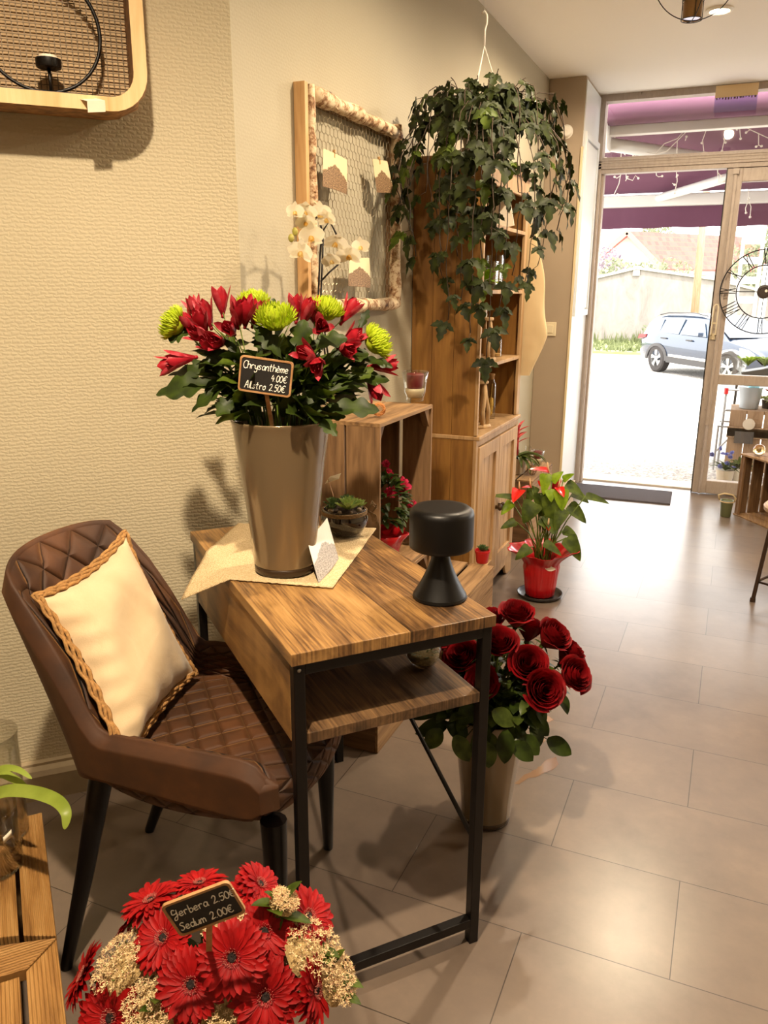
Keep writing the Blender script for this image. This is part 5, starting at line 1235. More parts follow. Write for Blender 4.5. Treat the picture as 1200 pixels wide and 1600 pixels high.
# ================================================================ HANGING PLANT
hc = V(-.93,3.03,1.955)
hp = thing('hanging_plant', 'trailing grape ivy in a hanging pot in front of the top of the bookcase', 'potted plant', tuple(hc))
M['potwhite'] = plain('pale_plastic_pot', '#b9aa94', .45)
m = MB(); m.lathe([(0,0),(.055,0),(.062,.006),(.082,.10),(.088,.105),(.088,.115),(.080,.115),(.076,.10),(0,.095)], 36, hc-V(0,0,.06)); m.build('pot', M['potwhite'], hp, 'auto')
m = MB(); m.lathe([(0,0),(.07,0),(.078,.012),(.075,.014),(.068,.004),(0,.004)], 32, hc-V(0,0,.075)); m.build('saucer', M['potwhite'], hp, 'auto')
hk = V(hc.x, hc.y, 2.25); m = MB()
for k in range(3): a_ = k*2.094+.4; m.tube([hc+V(math.cos(a_)*.086, math.sin(a_)*.086,.05), hk+V(0,0,-.02)], .0016, 5)
m.build('hanger_strings', M['wirewhite'], hp, True)
m = MB(); m.tube([hk+V(0,0,-.02), hk+V(0,0,.03), hk+V(.006,0,.05), hk+V(.006,0,.075), hk+V(-.004,0,.09), hk+V(-.014,0,.08)], .0032, 6); m.tube([hk+V(-.004,0,.09), V(hk.x,hk.y,CEIL-.004)], .0006, 4); m.build('hook', M['wirewhite'], hp, True)
vines = MB(); lv = MB()
def vine(pts, n, L, mi=0):
    pts = [V(p) for p in pts]; cpt = []
    q = [pts[0]]+pts+[pts[-1]]
    for i in range(1, len(q)-2):
        for j in range(6):
            t = j/6; cpt.append(.5*((2*q[i])+(-q[i-1]+q[i+1])*t+(2*q[i-1]-5*q[i]+4*q[i+1]-q[i+2])*t*t+(-q[i-1]+3*q[i]-3*q[i+1]+q[i+2])*t**3)+rnd(.005))
    cpt.append(pts[-1]); vines.tube(cpt, .0018, 4)
    for k in range(n):
        p = cpt[min(len(cpt)-1, int((k+.6)/n*len(cpt)))]; out = (p-V(hc.x,hc.y,p.z)); out = out.normalized() if out.length > .01 else rnd()
        s_ = rnd(); s_.z = -abs(s_.z)*.2; d = (out*.5+s_*.8+V(0,0,-.25)).normalized(); pet = p+d*R.uniform(.015,.035); vines.tube([p, pet], .0009, 4)
        face = (out+V(0,0,.7)+rnd(.5)).normalized(); l_ = L*R.uniform(.75,1.25); dn = (d*.5+V(0,0,-.9)+rnd(.25)).normalized()
        mi_ = 0 if R.random() < .9 else 1
        _, sd_, _ = frame_of(dn, face)
        leaf(lv, pet, dn, l_, l_*.60, up=face, shape=ivyl, droop=R.uniform(-.1,.6), fold=.12, n=14, mi=mi_, curl=.12)
        for s2 in (1,-1):
            leaf(lv, pet, (dn*.45+sd_*s2).normalized(), l_*.68, l_*.42, up=face, shape=ivyl, droop=.3, fold=.12, n=11, mi=mi_, curl=.12)
def hpnt(x, y, dd): return pD(x, y, camdep(hc)+dd)
# visible trailing outline of the plant (ends given where they hang in the room)
ENDS = [((640,290),(-.05),9),((630,330),-.04,8),((655,180),-.02,6),((690,175),.02,6),((650,400),-.04,9),((640,360),.0,8),((690,430),-.12,9),((720,470),-.14,9),((735,520),-.16,10),((760,560),-.16,11),((700,500),-.14,9),((775,410),-.16,8),
        ((800,430),-.14,8),((840,415),-.08,8),((870,360),.0,8),((888,280),.02,8),((885,255),.0,7),((860,230),.05,6),((845,200),.1,5),((820,160),.05,5),((790,130),.0,5),((750,160),-.05,5),((765,130),.05,4),((710,150),.02,5),((855,320),-.08,7),
        ((830,370),-.12,8),((780,330),-.2,8),((750,360),-.2,8),((730,330),-.18,7),((700,330),-.14,7),((680,350),-.10,7),((665,300),-.08,7),((810,300),-.18,7),((840,260),-.14,6),((720,260),-.16,6),((760,240),-.18,6),((790,220),-.16,6),((700,240),-.1,6),((820,440),-.12,8),((750,440),-.15,9),
        ((660,260),-.05,6),((640,330),.02,7),((870,300),.05,7),((850,250),.1,6),((800,180),.08,5),((730,200),.1,5),((715,400),-.16,8),((870,330),-.04,7),((845,350),.03,7),((700,290),.0,7),((690,390),-.06,8),((780,480),-.14,9)]
hcp = (757, 215)
for (ex, ey), dd, n in ENDS:
    e = hpnt(ex, ey, dd); rimp = hc+V(0,0,.055); o = e-rimp; o2 = V(o.x,o.y,0); L_o = o2.length; rim_ = rimp+(o2.normalized()*.08 if L_o > .02 else V(0,0,0))
    mid = rim_+o2*.55+V(0,0, .06 if o.z > -.2 else .03); 
    pts = [rimp-V(0,0,.01)+o2*.05, rim_+V(0,0,.02), mid, e] if o.z > -.3 else [rimp-V(0,0,.01), rim_+V(0,0,.02), rim_+o2*.5+V(0,0,-.04), V(rim_.x+o2.x*.85, rim_.y+o2.y*.85, e.z*.5+rimp.z*.5), e]
    vine(pts, int(n*1.35), .068)
for k in range(24):
    a_ = k*2.4; vine([hc+V(0,0,.04), hc+V(math.cos(a_)*.06, math.sin(a_)*.06,.10), hc+V(math.cos(a_)*R.uniform(.10,.17), math.sin(a_)*R.uniform(.1,.17), R.uniform(.08,.17))], 5, .06)
vines.build('vines', plain('vine_stem', '#3b2b1a', .7), hp, True)
lv.build('leaves', [M['leafivy'], M['leaf']], hp, True)
# ================================================================ BOOKCASE CONTENTS
M['driftwood'] = wood('driftwood', '#c9ab80', '#b8976a', '#9a7a4f', 'Z', .7, 1.5)
def bottle(label, x, y, z, h, r, stuff='dry', cork=True, grp=None):
    t_ = thing('corked_bottle', label, 'bottle', (x,y,z), group=grp); nk = r*.62
    pr = [(0,0),(r,0),(r,.003),(r,h*.72),(r*.95,h*.78),(nk,h*.84),(nk,h*.93),(nk+.002,h*.95)]
    m = MB(); m.lathe(pr, 24, (x,y,z)); m.build('glass', M['thin'], t_, 'auto')
    if cork: m = MB(); m.lathe([(0,h*.88),(nk*.9,h*.88),(nk*1.05,h),(0,h)], 16, (x,y,z)); m.build('cork', M['cork'], t_, 'auto')
    m = MB()
    if stuff == 'dry':
        m.lathe([(0,.004),(r*.85,.004),(r*.85,h*.14),(0,h*.18)], 16, (x,y,z))
        for k in range(10): m.tube([(x,y,z+h*.1),(x+R.uniform(-.5,.5)*r,y+R.uniform(-.5,.5)*r,z+h*R.uniform(.4,.75))], .0012, 4)
    elif stuff == 'yellow': m.lathe([(0,.01),(r*.4,h*.1),(r*.6,h*.35),(r*.45,h*.45),(0,h*.5)], 12, (x,y,z)); m.tube([(x,y,z+h*.45),(x+.004,y,z+h*.78)], .002, 5)
    m.build('dried_plants', plain('dried_'+stuff, '#c7a14a' if stuff == 'yellow' else '#a8854f', .9, var=.2, scale=80), t_)
    return t_
t = NT('thin_glass'); tr = t.n('ShaderNodeBsdfTransparent'); tr.inputs[0].default_value = (.93,.93,.9,1); gl = t.n('ShaderNodeBsdfGlossy'); gl.inputs['Roughness'].default_value = .03; lw = t.n('ShaderNodeLayerWeight'); lw.inputs[0].default_value = .35; mx = t.n('ShaderNodeMixShader'); t.l(t.math('MULTIPLY', lw.outputs['Facing'], .5), mx.inputs[0]); t.l(tr.outputs[0], mx.inputs[1]); t.l(gl.outputs[0], mx.inputs[2]); t.l(mx.outputs[0], t.t.nodes['Material Output'].inputs[0]); M['thin'] = t.m
for _m in bpy.data.meshes:
    for i_, mm_ in enumerate(_m.materials):
        if mm_ == M['glass']: _m.materials[i_] = M['thin']
M['glass'] = M['thin']
def driftholder(label, x, y, z, h, candle=False):
    t_ = thing('driftwood_holder', label, 'candle holder', (x,y,z))
    m = MB(); m.lathe([(0,0),(.052,0),(.054,.006),(.050,.015),(0,.016)], 20, (x,y,z), wob=lambda a,zz: 1+.06*math.sin(3*a)); m.build('base', M['driftwood'], t_, 'auto')
    m = MB(); m.lathe([(0,h-.012),(.036,h-.012),(.038,h-.006),(.036,h),(0,h)], 20, (x,y,z), wob=lambda a,zz: 1+.04*math.sin(3*a)); m.build('top', M['driftwood'], t_, 'auto')
    for k in range(5):
        a_ = k*2*PI/5+.4; b_ = a_+R.uniform(-.7,.9)
        m = MB(); m.tube([(x+math.cos(a_)*.040,y+math.sin(a_)*.040,z+.012),(x+math.cos(a_)*.042,y+math.sin(a_)*.042,z+h*.35),(x+math.cos(b_)*.030,y+math.sin(b_)*.030,z+h*.7),(x+math.cos(b_)*.024,y+math.sin(b_)*.024,z+h-.01)], [.009,.010,.008,.007], 8); m.build('branch', M['driftwood'], t_, True)
    if candle: m = MB(); m.lathe([(0,h),(.009,h),(.008,h+.05),(0,h+.052)], 10, (x,y,z)); m.build('candle', M['white'], t_)
driftholder('driftwood candle holder standing on the bookcase counter', -1.01, 3.40, .813, .205)
bottle('tall corked bottle with a yellow dried flower on the bookcase counter', -1.03, 3.66, .813, .21, .022, 'yellow')
bottle('short dark bottle at the left end of the bookcase counter', -1.10, 3.27, .813, .15, .024, 'dry', cork=False)
driftholder('driftwood holder with a thin white candle on the middle bookcase shelf', -1.01, 3.44, 1.101, .185, True)
bottle('small corked bottle of dried plants on the middle bookcase shelf', -1.02, 3.68, 1.101, .105, .026, 'dry')
def glassjar(label, x, y, z, r, h, content=None, grp=None, name='glass_jar'):
    t_ = thing(name, label, 'jar', (x,y,z), group=grp); m = MB(); m.lathe([(0,0),(r,0),(r+.001,.004),(r+.001,h),(r-.002,h),(r-.002,.006),(0,.006)], 28, (x,y,z)); m.build('glass', M['thin'], t_, 'auto')
    if content == 'plant':
        m = MB(); m.lathe([(0,.006),(r*.9,.006),(r*.9,h*.2),(0,h*.25)], 16, (x,y,z)); m.build('soil', M['soil'], t_)
        m = MB()
        for k in range(18): d = rnd(); d.z = abs(d.z)+.2; leaf(m, (x,y,z+h*.25), d, h*.6, h*.28, n=6, droop=.6)
        m.build('leaves', M['leafbright'], t_, True)
    elif content == 'dried':
        m = MB()
        for k in range(50): d = rnd(); m.tube([V(x,y,z+h*.1+R.random()*h*.6)+d*r*.1, V(x,y,z+h*.15+R.random()*h*.6)+V(d.x,d.y,0)*r*.85], .0016, 4)
        m.lathe([(0,.006),(r*.9,.006),(r*.9,h*.25),(0,h*.3)], 16, (x,y,z)); m.build('dried_plants', bpy.data.materials['dried_dry'], t_)
    return t_
glassjar('glass jar with a bright green plant on the upper bookcase shelf', -1.0, 3.42, 1.402, .045, .115, 'plant')
glassjar('empty clear glass block jar between the green jar and the dried flower jar', -1.0, 3.54, 1.402, .026, .10)
glassjar('tall glass jar packed with dried brown flowers on the upper bookcase shelf', -1.04, 3.67, 1.402, .040, .15, 'dried')
fr = thing('card_display', 'pale framed card leaning inside the top shelf behind the ivy leaves', 'card', (-.99,3.62,1.662))
m = MB(); m.beam((-.99,3.60,1.662),(-1.02,3.60,1.80), .10, .006, up=(0,1,0)); m.build('card', M['paper'], fr)
# beige apron bag hanging on the far side of the bookcase
ab = thing('hanging_bag', 'folded beige fabric bag hanging on the right side of the bookcase', 'bag', (-.96,3.95,1.5))
m = MB(); P = []; NZ = 26
prof_ = [(0,0,.03),(.1,.25,.05),(.35,.6,.085),(.55,.85,.095),(.75,1,.06),(1,1,.03)]
for i in range(NZ+1):
    t_ = i/NZ; z = 1.70-.70*t_
    wdt = .055+.20*t_**.7 if t_ < .72 else .055+.20*.79-.12*(t_-.72)/.28
    dep = .045+.02*math.sin(t_*5)
    row = []
    for k in range(24):
        a_ = 2*PI*k/24; sx2 = math.cos(a_); sy2 = math.sin(a_)
        yy = 3.872+dep*(.5+.5*sx2)*(1+.25*math.sin(a_*3+t_*4)); xx = -.955-.10+ (wdt*.55)*sy2+.006*math.sin(t_*14+a_*2)
        row.append((xx+.105, yy, z))
    P.append(row+[row[0]])
m.grid(P); m.add(P[0][:-1], [tuple(range(24))]); m.add(P[-1][:-1], [tuple(range(23,-1,-1))])
m.build('fabric', plain('beige_canvas', '#d9c196', .85, var=.06, scale=6, bump=.15), ab, True)
m = MB(); m.tube([(-.955,3.89,1.70),(-.955,3.885,1.78),(-.955,3.861,1.785)], .004, 6); m.build('loop', M['twine'], ab, True)
# ================================================================ RIGHT OF THE BOOKCASE
c3 = low_crate((-1.22,4.20,.0),(-.93,4.72,.40), 'small wooden crate on end right of the bookcase behind the red anthurium', nt=3)
q = pz(845,697,.402); print('cg2', q)
candle_glass('glass with a burgundy candle and white sand on the crate by the doorway pillar', (-1.0,4.62,.403), .92)
rattan_ball('dark woven ball on the front edge of the crate right of the bookcase', (-.965,4.33,.4015), .030, plain('rattan_dark', '#7b5330', .7, var=.3, scale=60))
br = thing('bromeliad', 'bromeliad with a pink red flower spike half hidden by the bookcase', 'potted plant', (-1.06,4.36,.402)); b0 = V(-1.06,4.36,.402)
m = MB(); m.lathe([(0,0),(.045,0),(.058,.085),(.060,.09),(.054,.09),(0,.08)], 28, b0); m.build('pot', M['potwhite'], br, 'auto')
m = MB()
for k in range(22): a_ = k*2.4; leaf(m, b0+V(0,0,.08), V(math.cos(a_),math.sin(a_),1.3-.04*k), R.uniform(.13,.20), .024, shape=strap, droop=1.7, fold=.35, n=12)
m.build('leaves', M['leafolive'], br, True)
m = MB(); 
for k in range(12): a_ = k*2.4; leaf(m, b0+V(0,0,.17+.008*k), V(math.cos(a_),math.sin(a_),.9), .075, .018, shape=lance, droop=.4, fold=.4, n=6)
m.tube([b0+V(0,0,.08), b0+V(0,0,.27)], .006, 6); m.build('flower_spike', leafmat('bromeliad_red', '#c2303c', '#e06a62', .4), br, True)
gb = thing('glass_bottle', 'empty clear glass bottle on the floor plinth behind the crate', 'bottle', (-1.13,4.93,.152))
m = MB(); m.lathe([(0,0),(.055,0),(.058,.006),(.058,.10),(.045,.16),(.020,.215),(.018,.29),(.021,.295),(.021,.30)], 28, (-1.13,4.93,.152)); m.build('glass', M['thin'], gb, True)
M['whiteboard'] = wood('whitewashed_board', '#c9b79c', '#bda98b', '#a08a6c', 'Y', .6, 1.0)
pt = thing('display_bench', 'low whitewashed bench along the pillar behind the anthurium', 'bench', (-1.1,5.1,0))
m = MB(); m.box((-1.22,4.75,.125),(-.90,5.40,.15)); m.build('top', M['whiteboard'], pt, bevel=.002)
m = MB(); m.box((-.925,4.76,0),(-.905,5.39,.124)); m.build('front_board', M['whiteboard'], pt, bevel=.002)
m = MB(); m.box((-1.215,4.755,0),(-.926,4.775,.124)); m.build('end_board', M['whiteboard'], pt); m = MB(); m.box((-1.215,5.375,0),(-.926,5.395,.124)); m.build('end_board', M['whiteboard'], pt)
tr_ = thing('tray', 'thin black tray under the small red pot near the doorway', 'tray', (-1.0,4.96,.15)); m = MB(); m.box((-1.15,4.86,.151),(-.915,5.12,.156)); m.box((-1.15,4.86,.156),(-.915,4.865,.162)); m.box((-1.15,5.115,.156),(-.915,5.12,.162)); m.box((-.92,4.865,.156),(-.915,5.115,.162)); m.build('plate', M['black'], tr_)
tiny_pot('small red pot of cactus on the black tray next to the door pillar', -.965, 5.02, .157, 1.35)
# ================================================================ ANTHURIUM
ax_, ay_ = -.722, 3.555
sc_ = MB(); sc_.lathe([(0,.001),(.088,.001),(.100,.006),(.108,.020),(.105,.022),(.096,.010),(.085,.006),(0,.006)], 48, (ax_,ay_,0)); tag(sc_.build('plant_saucer', plain('black_saucer', '#231e1b', .3), None, True), 'round black plastic saucer on the floor under the red wrapped anthurium', 'saucer')
an = thing('anthurium', 'anthurium with red blooms wrapped in crinkled red paper on a black saucer', 'potted plant', (ax_,ay_,.007))
def crinkle(a, z): return 1+.018*math.sin(a*17+z*30)+.015*math.sin(a*29+1)+.07*max(0,(z-.15)/.06)*math.sin(a*4+.6)+.05*max(0,(z-.15)/.06)*math.sin(a*9)
m = MB(); m.lathe([(0,.0),(.060,.0),(.066,.006),(.072,.05),(.078,.10),(.083,.14),(.080,.158),(.088,.175),(.115,.205),(.142,.222),(.150,.228)], 90, (ax_,ay_,.0075), wob=crinkle); 
m.build('red_wrapping', plain('red_wrap', '#b80f17', .3, Coat_Weight=.3, bump=.5, scale=25), an, True, solid=.0012)
m = MB(); m.lathe([(0,.15),(.074,.15),(.03,.155),(0,.156)], 20, (ax_,ay_,.0075)); m.build('soil', M['soil'], an)
da = camdep((ax_,ay_,.35)); A0 = V(ax_,ay_,.16)
stems = MB()
def astem(p, r=.0028):
    a_ = R.uniform(0,6.28); b = A0+V(math.cos(a_)*.035, math.sin(a_)*.035,0); mid = b.lerp(p,.55)+V(0,0,.035); stems.tube([b, b.lerp(mid,.5)+V(0,0,.01), mid, p], r, 6)
def alf(m, x, y, dd, tx, ty, L, W, mi, up=None, droop=.5):
    p = pD(x, y, da+dd); q = pD(tx, ty, da+dd-.02); d = q-p; astem(p); leaf(m, p, d, L, W, up=up or (V(0,0,1)*.6-cd*.8), shape=lambda t: (1-t**1.6)**.8*min(1,t*7+.45), droop=droop, fold=.12, n=14, mi=mi)
def pL(L): return L/da*0+L
m = MB(); K = 1/330.
L_A = [((816,705-30+25),0,0,0)]
AN = [(845,770,.0,850,810,.12,.085,0),(835,785,-.05,815,820,.11,.095,0),(860,775,-.05,862,830,.14,.09,0),(880,795,-.05,872,815,.11,.07,0),(888,790,.03,912,808,.12,.08,0),(895,770,.05,906,775,.09,.06,0),(884,757,.0,906,768,.10,.07,0),
      (915,775,-.02,955,782,.12,.045,0),(805,778,-.02,770,770,.12,.035,0),(806,815,.0,782,823,.08,.05,0),(850,848,-.05,868,858,.10,.05,0),(828,855,-.08,800,876,.09,.06,0),(885,840,.0,905,866,.13,.09,0),(880,828,.05,905,838,.08,.06,0),
      (800,785,.02,785,800,.08,.05,1),(853,740,-.05,850,778,.10,.06,1),(862,752,-.03,874,740,.07,.05,1),(875,765,-.06,882,802,.10,.08,1),(880,750,.0,888,744,.06,.04,1),(858,765,-.06,862,780,.06,.05,1),(835,760,.03,822,790,.09,.06,0),(845,810,-.04,860,822,.1,.07,0),(870,830,-.05,846,800,.1,.07,0)]
for (x,y,dd,tx,ty,L,W,mi) in AN: alf(m, x, y, dd, tx, ty, L, W, mi)
m.build('leaves', [M['leaf'], M['leafbright']], an, True)
M['anthred'] = plain('anthurium_red', '#c81a12', .2, Coat_Weight=.5); M['spadix'] = plain('spadix', '#d9b58a', .5)
for (x,y,dd,tx,ty,L,W) in ((858,738,-.02,822,728,.10,.062),(812,765,-.03,806,775,.085,.065),(872,762,-.05,878,770,.065,.05),(830,762,0,818,760,.06,.03),(845,752,.0,843,764,.03,.03),(856,822,-.05,858,830,.03,.025)):
    p = pD(x, y, da+dd); q = pD(tx, ty, da+dd-.03); astem(p, .0025); t2 = thing if False else None
    m = MB(); leaf(m, p, (q-p), L, W, up=V(0,0,1)-cd*.3, shape=lambda t: (1-t**1.5)**.8*min(1,t*7+.5), droop=.25, fold=.2, n=12); b = m.build('spathe', M['anthred'], an, True)
    m = MB(); m.tube([p, p+V(0,0,.02)+(q-p).normalized()*.008, p+V(0,0,.045)+(q-p).normalized()*.012], [.004,.0045,.002], 8); m.build('spadix', M['spadix'], b, True)
stems.build('stems', M['stem'], an, True)
lf = MB(); q0 = pD(852,888,camdep((ax_,ay_,.12))-.09); leaf(lf, q0, cr*1+V(0,0,-.1), .05, .022, up=-cd, droop=.2); tag(lf.build('ribbon_bow', M['paper'], None, True), 'small cream ribbon bow on the front of the red anthurium wrapping', 'bow')
bpy.data.objects['ribbon_bow'].parent = an; bpy.data.objects['ribbon_bow'].matrix_parent_inverse = Matrix.Translation(an.location).inverted(); 
for k_ in ('label','category'): del bpy.data.objects['ribbon_bow'][k_]
# ================================================================ ROSES
rx, ry = -.487, 1.850
bucket('flower_bucket', 'bronze flower bucket of red roses on the floor behind the desk', rx, ry, .0, h=.33, r0=.066, r1=.098)
M['rose'] = leafmat('rose_petals', '#6a0208', '#8e0710', .6, .08, 30); M['sepal'] = M['leafolive']
M['rose'].node_tree.nodes['Principled BSDF'].inputs['Specular IOR Level'].default_value = .25
def rose_mesh(seed):
    rr = random.Random(seed); m = MB()
    for k in range(24):
        q = k/23; a0 = k*2.39996; half = .75+.6*(1-q) if k > 4 else 1.5; rad = .004+.020*q**.8; hgt = .056-.008*q; flare = .0075*q**2.5
        P = []
        for i in range(9):
            u = i/8*2-1; row = []
            for j in range(9):
                v = j/8; a_ = a0+u*(half*(.55+.5*v)); prof_ = math.sin(min(1,v*1.25)*PI/2)
                r_ = .004+rad*prof_+flare*v**3-.002*math.sin(v*PI)*(1-q)+rr.uniform(-.0003,.0003)
                z = hgt*v*(1-.10*u*u*v)-(.009*q**3*v**5)+.0018*math.sin(u*6+k)*v**3
                if v > .9 : r_ += .0035*q*(1 if v > .99 else .4)
                row.append((math.cos(a_)*r_, math.sin(a_)*r_, z))
            P.append(row)
        m.grid(P)
    return m
rose_me = []
for sd_ in (1,2,3): 
    rm = rose_mesh(sd_); ro_ = rm.build('bloom', M['rose'], None, True); rose_me.append(ro_.data); bpy.data.objects.remove(ro_)
RO = [((806,968),-.02,'red rose standing highest in the rose bucket',(0,-.25,1),1.05),((857,1000),.0,'red rose at the upper right facing right below the anthurium saucer',(.5,-.4,.8),1.12),((768,978),.03,'red rose partly behind the right desk leg at the top',(-.2,0,1),1.0),((779,1012),-.06,'large red rose just right of the desk leg below the highest one',(-.05,-.5,1),1.12),
      ((826,990),.06,'red rose in shade behind the highest rose',(.2,.2,1),.95),((823,1042),-.08,'wide open red rose in the middle of the bucket bouquet',(.0,-.8,.8),1.15),((843,1078),-.12,'lowest red rose hanging toward the lower right',(.2,-.9,.5),1.18),((889,1058),-.03,'red rose furthest right over the floor tiles',(.5,-.7,.6),1.1),((884,1028),.02,'red rose behind the furthest right one',(.6,-.1,.9),1.0),
      ((725,1030),-.03,'red rose seen under the desktop left of the desk leg above the shelf corner',(-.3,-.6,.8),1.1),((696,1005),.0,'dark red rose beside the terrarium glass',(-.6,-.2,.9),1.0),((725,985),.04,'red rose just under the desk rail left of the leg',(-.1,0,1),.95),((754,1068),-.08,'red rose beside the desk leg lowest on the left',(-.2,-.8,.6),1.0)]
dr = camdep((rx,ry,.5)); rcen = V(rx,ry,.36)
leafm = None
for k, ((x,y), dd, lab, nd, s_) in enumerate(RO):
    c_ = pD(x, y, dr+dd); n_d = (cr*nd[0]+V(0,0,1)*nd[2]+V(cd.x,cd.y,0).normalized()*nd[1]).normalized(); base = c_-n_d*.022*s_
    t_ = thing('rose', lab, 'rose', tuple(c_), group='red roses in the floor bucket')
    o = bpy.data.objects.new('bloom', rose_me[k % 3]); C.objects.link(o); o.parent = t_; o.matrix_parent_inverse = Matrix.Identity(4); o.location = base-c_; o.rotation_mode = 'QUATERNION'; o.rotation_quaternion = n_d.to_track_quat('Z','Y') @ Matrix.Rotation(k*1.3,3,'Z').to_quaternion(); o.scale = (s_*1.24,)*3
    root = V(rx,ry,.03)+V(R.uniform(-.04,.04),R.uniform(-.04,.04),0); pts = route(root, base, (rx,ry), .325, .07)
    m = MB(); m.tube(pts, .003, 6); 
    for q in range(3): p_ = pts[6+q]; m.tube([p_, p_+rnd(.008)], [.0015,.0002], 4)
    m.build('stem', M['stem'], t_, True)
    m = MB(); fr_ = frame_of(n_d)
    for q in range(5): a_ = q*2*PI/5; o_ = fr_[1]*math.cos(a_)+fr_[2]*math.sin(a_); leaf(m, base, o_+n_d*.2, .030, .009, up=n_d, shape=lance, droop=.5, fold=.2, n=6)
    m.ball(base-n_d*.003, .007, 8, 6); m.build('sepals', M['sepal'], t_, True)
    m = MB()
    for q in range(7):
        i = 6+R.randint(0,4); out = V(pts[i].x-rx, pts[i].y-ry, 0); d = (rnd()+out*5); d.z = d.z*.4+.0
        pe = pts[i]+d.normalized()*.03; m.tube([pts[i], pe], .001, 4)
        _, s2, _ = frame_of(d)
        for e_, off_ in ((d,0),(d*.5+s2,-.012),(d*.5-s2,-.012)): leaf(m, pe+d.normalized()*off_, e_, R.uniform(.045,.065), R.uniform(.028,.036), shape=oval, droop=R.uniform(.3,1), fold=.12, n=8, mi=R.choice([0,0,1]))
    m.build('leaves', [M['leafdark'], M['leafolive']], t_, True)
fo = thing('rose_foliage', 'dense dark rose leaves spilling over the rim of the floor bucket', 'foliage', (rx,ry,.34)); m = MB()
LR = [((690,1100),(640,1120),-.02),((700,1130),(650,1145),-.02),((700,1110),(628,1108),.0),((730,1150),(700,1130),-.05),((760,1130),(740,1190),-.1),((790,1140),(790,1195),-.12),((800,1160),(835,1188),-.1),((830,1120),(850,1140),-.05),((855,1155),(895,1178),-.06),((770,1110),(800,1130),-.12),((710,1150),(735,1190),-.1),((690,1140),(668,1165),-.03),((815,1150),(840,1175),-.08),((740,1100),(720,1130),-.08),((760,1160),(765,1200),-.12)]
for a_, b_, dd in LR:
    A_, B_ = pD(*a_, dr+dd), pD(*b_, dr+dd-.01); m.tube([V(rx,ry,.33)+(A_-V(rx,ry,A_.z))*.4, A_], .0012, 4); leaf(m, A_, B_-A_, max(.065,(B_-A_).length*1.05), .046, up=V(0,0,1)*.5-cd, shape=oval, droop=.4, fold=.12, n=10, mi=R.choice([0,1]), curl=.1)
for k in range(120):
    a_ = R.uniform(0,6.28); el = R.uniform(-.2,1.0); r_ = R.uniform(.06,.15); p_ = rcen+V(math.cos(a_)*math.cos(el)*r_, math.sin(a_)*math.cos(el)*r_, math.sin(el)*r_*.8)
    leaf(m, p_, (p_-rcen).normalized()+rnd(.6), R.uniform(.05,.07), R.uniform(.03,.04), shape=oval, droop=R.uniform(.2,1), fold=.12, n=8, mi=R.choice([0,0,1]))
m.build('leaves', [M['leafdark'], M['leafolive']], fo, True)
# wet leaves-coloured puddle marks on the floor
M['puddle'] = plain('dried_puddle', '#8d6f58', .08, Coat_Weight=.6)
def puddle(label, pts):
    P = [pz(x,y,0) for x,y in pts]; m = MB(); n = len(P); c0 = sum(P, V(0,0,0))/n
    fin = []
    for i in range(n):
        a_, b_ = P[i], P[(i+1) % n]
        for j in range(4): q = a_.lerp(b_, j/4); q = q+rnd(.0025); q.z = .0006; fin.append(q)
    m.add(fin, [tuple(range(len(fin)))]); o = m.build('puddle', M['puddle']); tag(o, label, 'puddle')
puddle('small irregular wet patch on the tiles below the furthest right rose', [(842,1122),(855,1118),(865,1124),(858,1129),(845,1128)])
puddle('long ragged wet patch on the tiles right of the rose bucket', [(805,1224),(818,1212),(832,1204),(845,1197),(852,1188),(868,1183),(873,1195),(862,1203),(852,1207),(840,1214),(822,1217),(812,1226)])
puddle('wet patch on the tiles between the rose leaves', [(838,1150),(848,1147),(852,1158),(842,1162)])
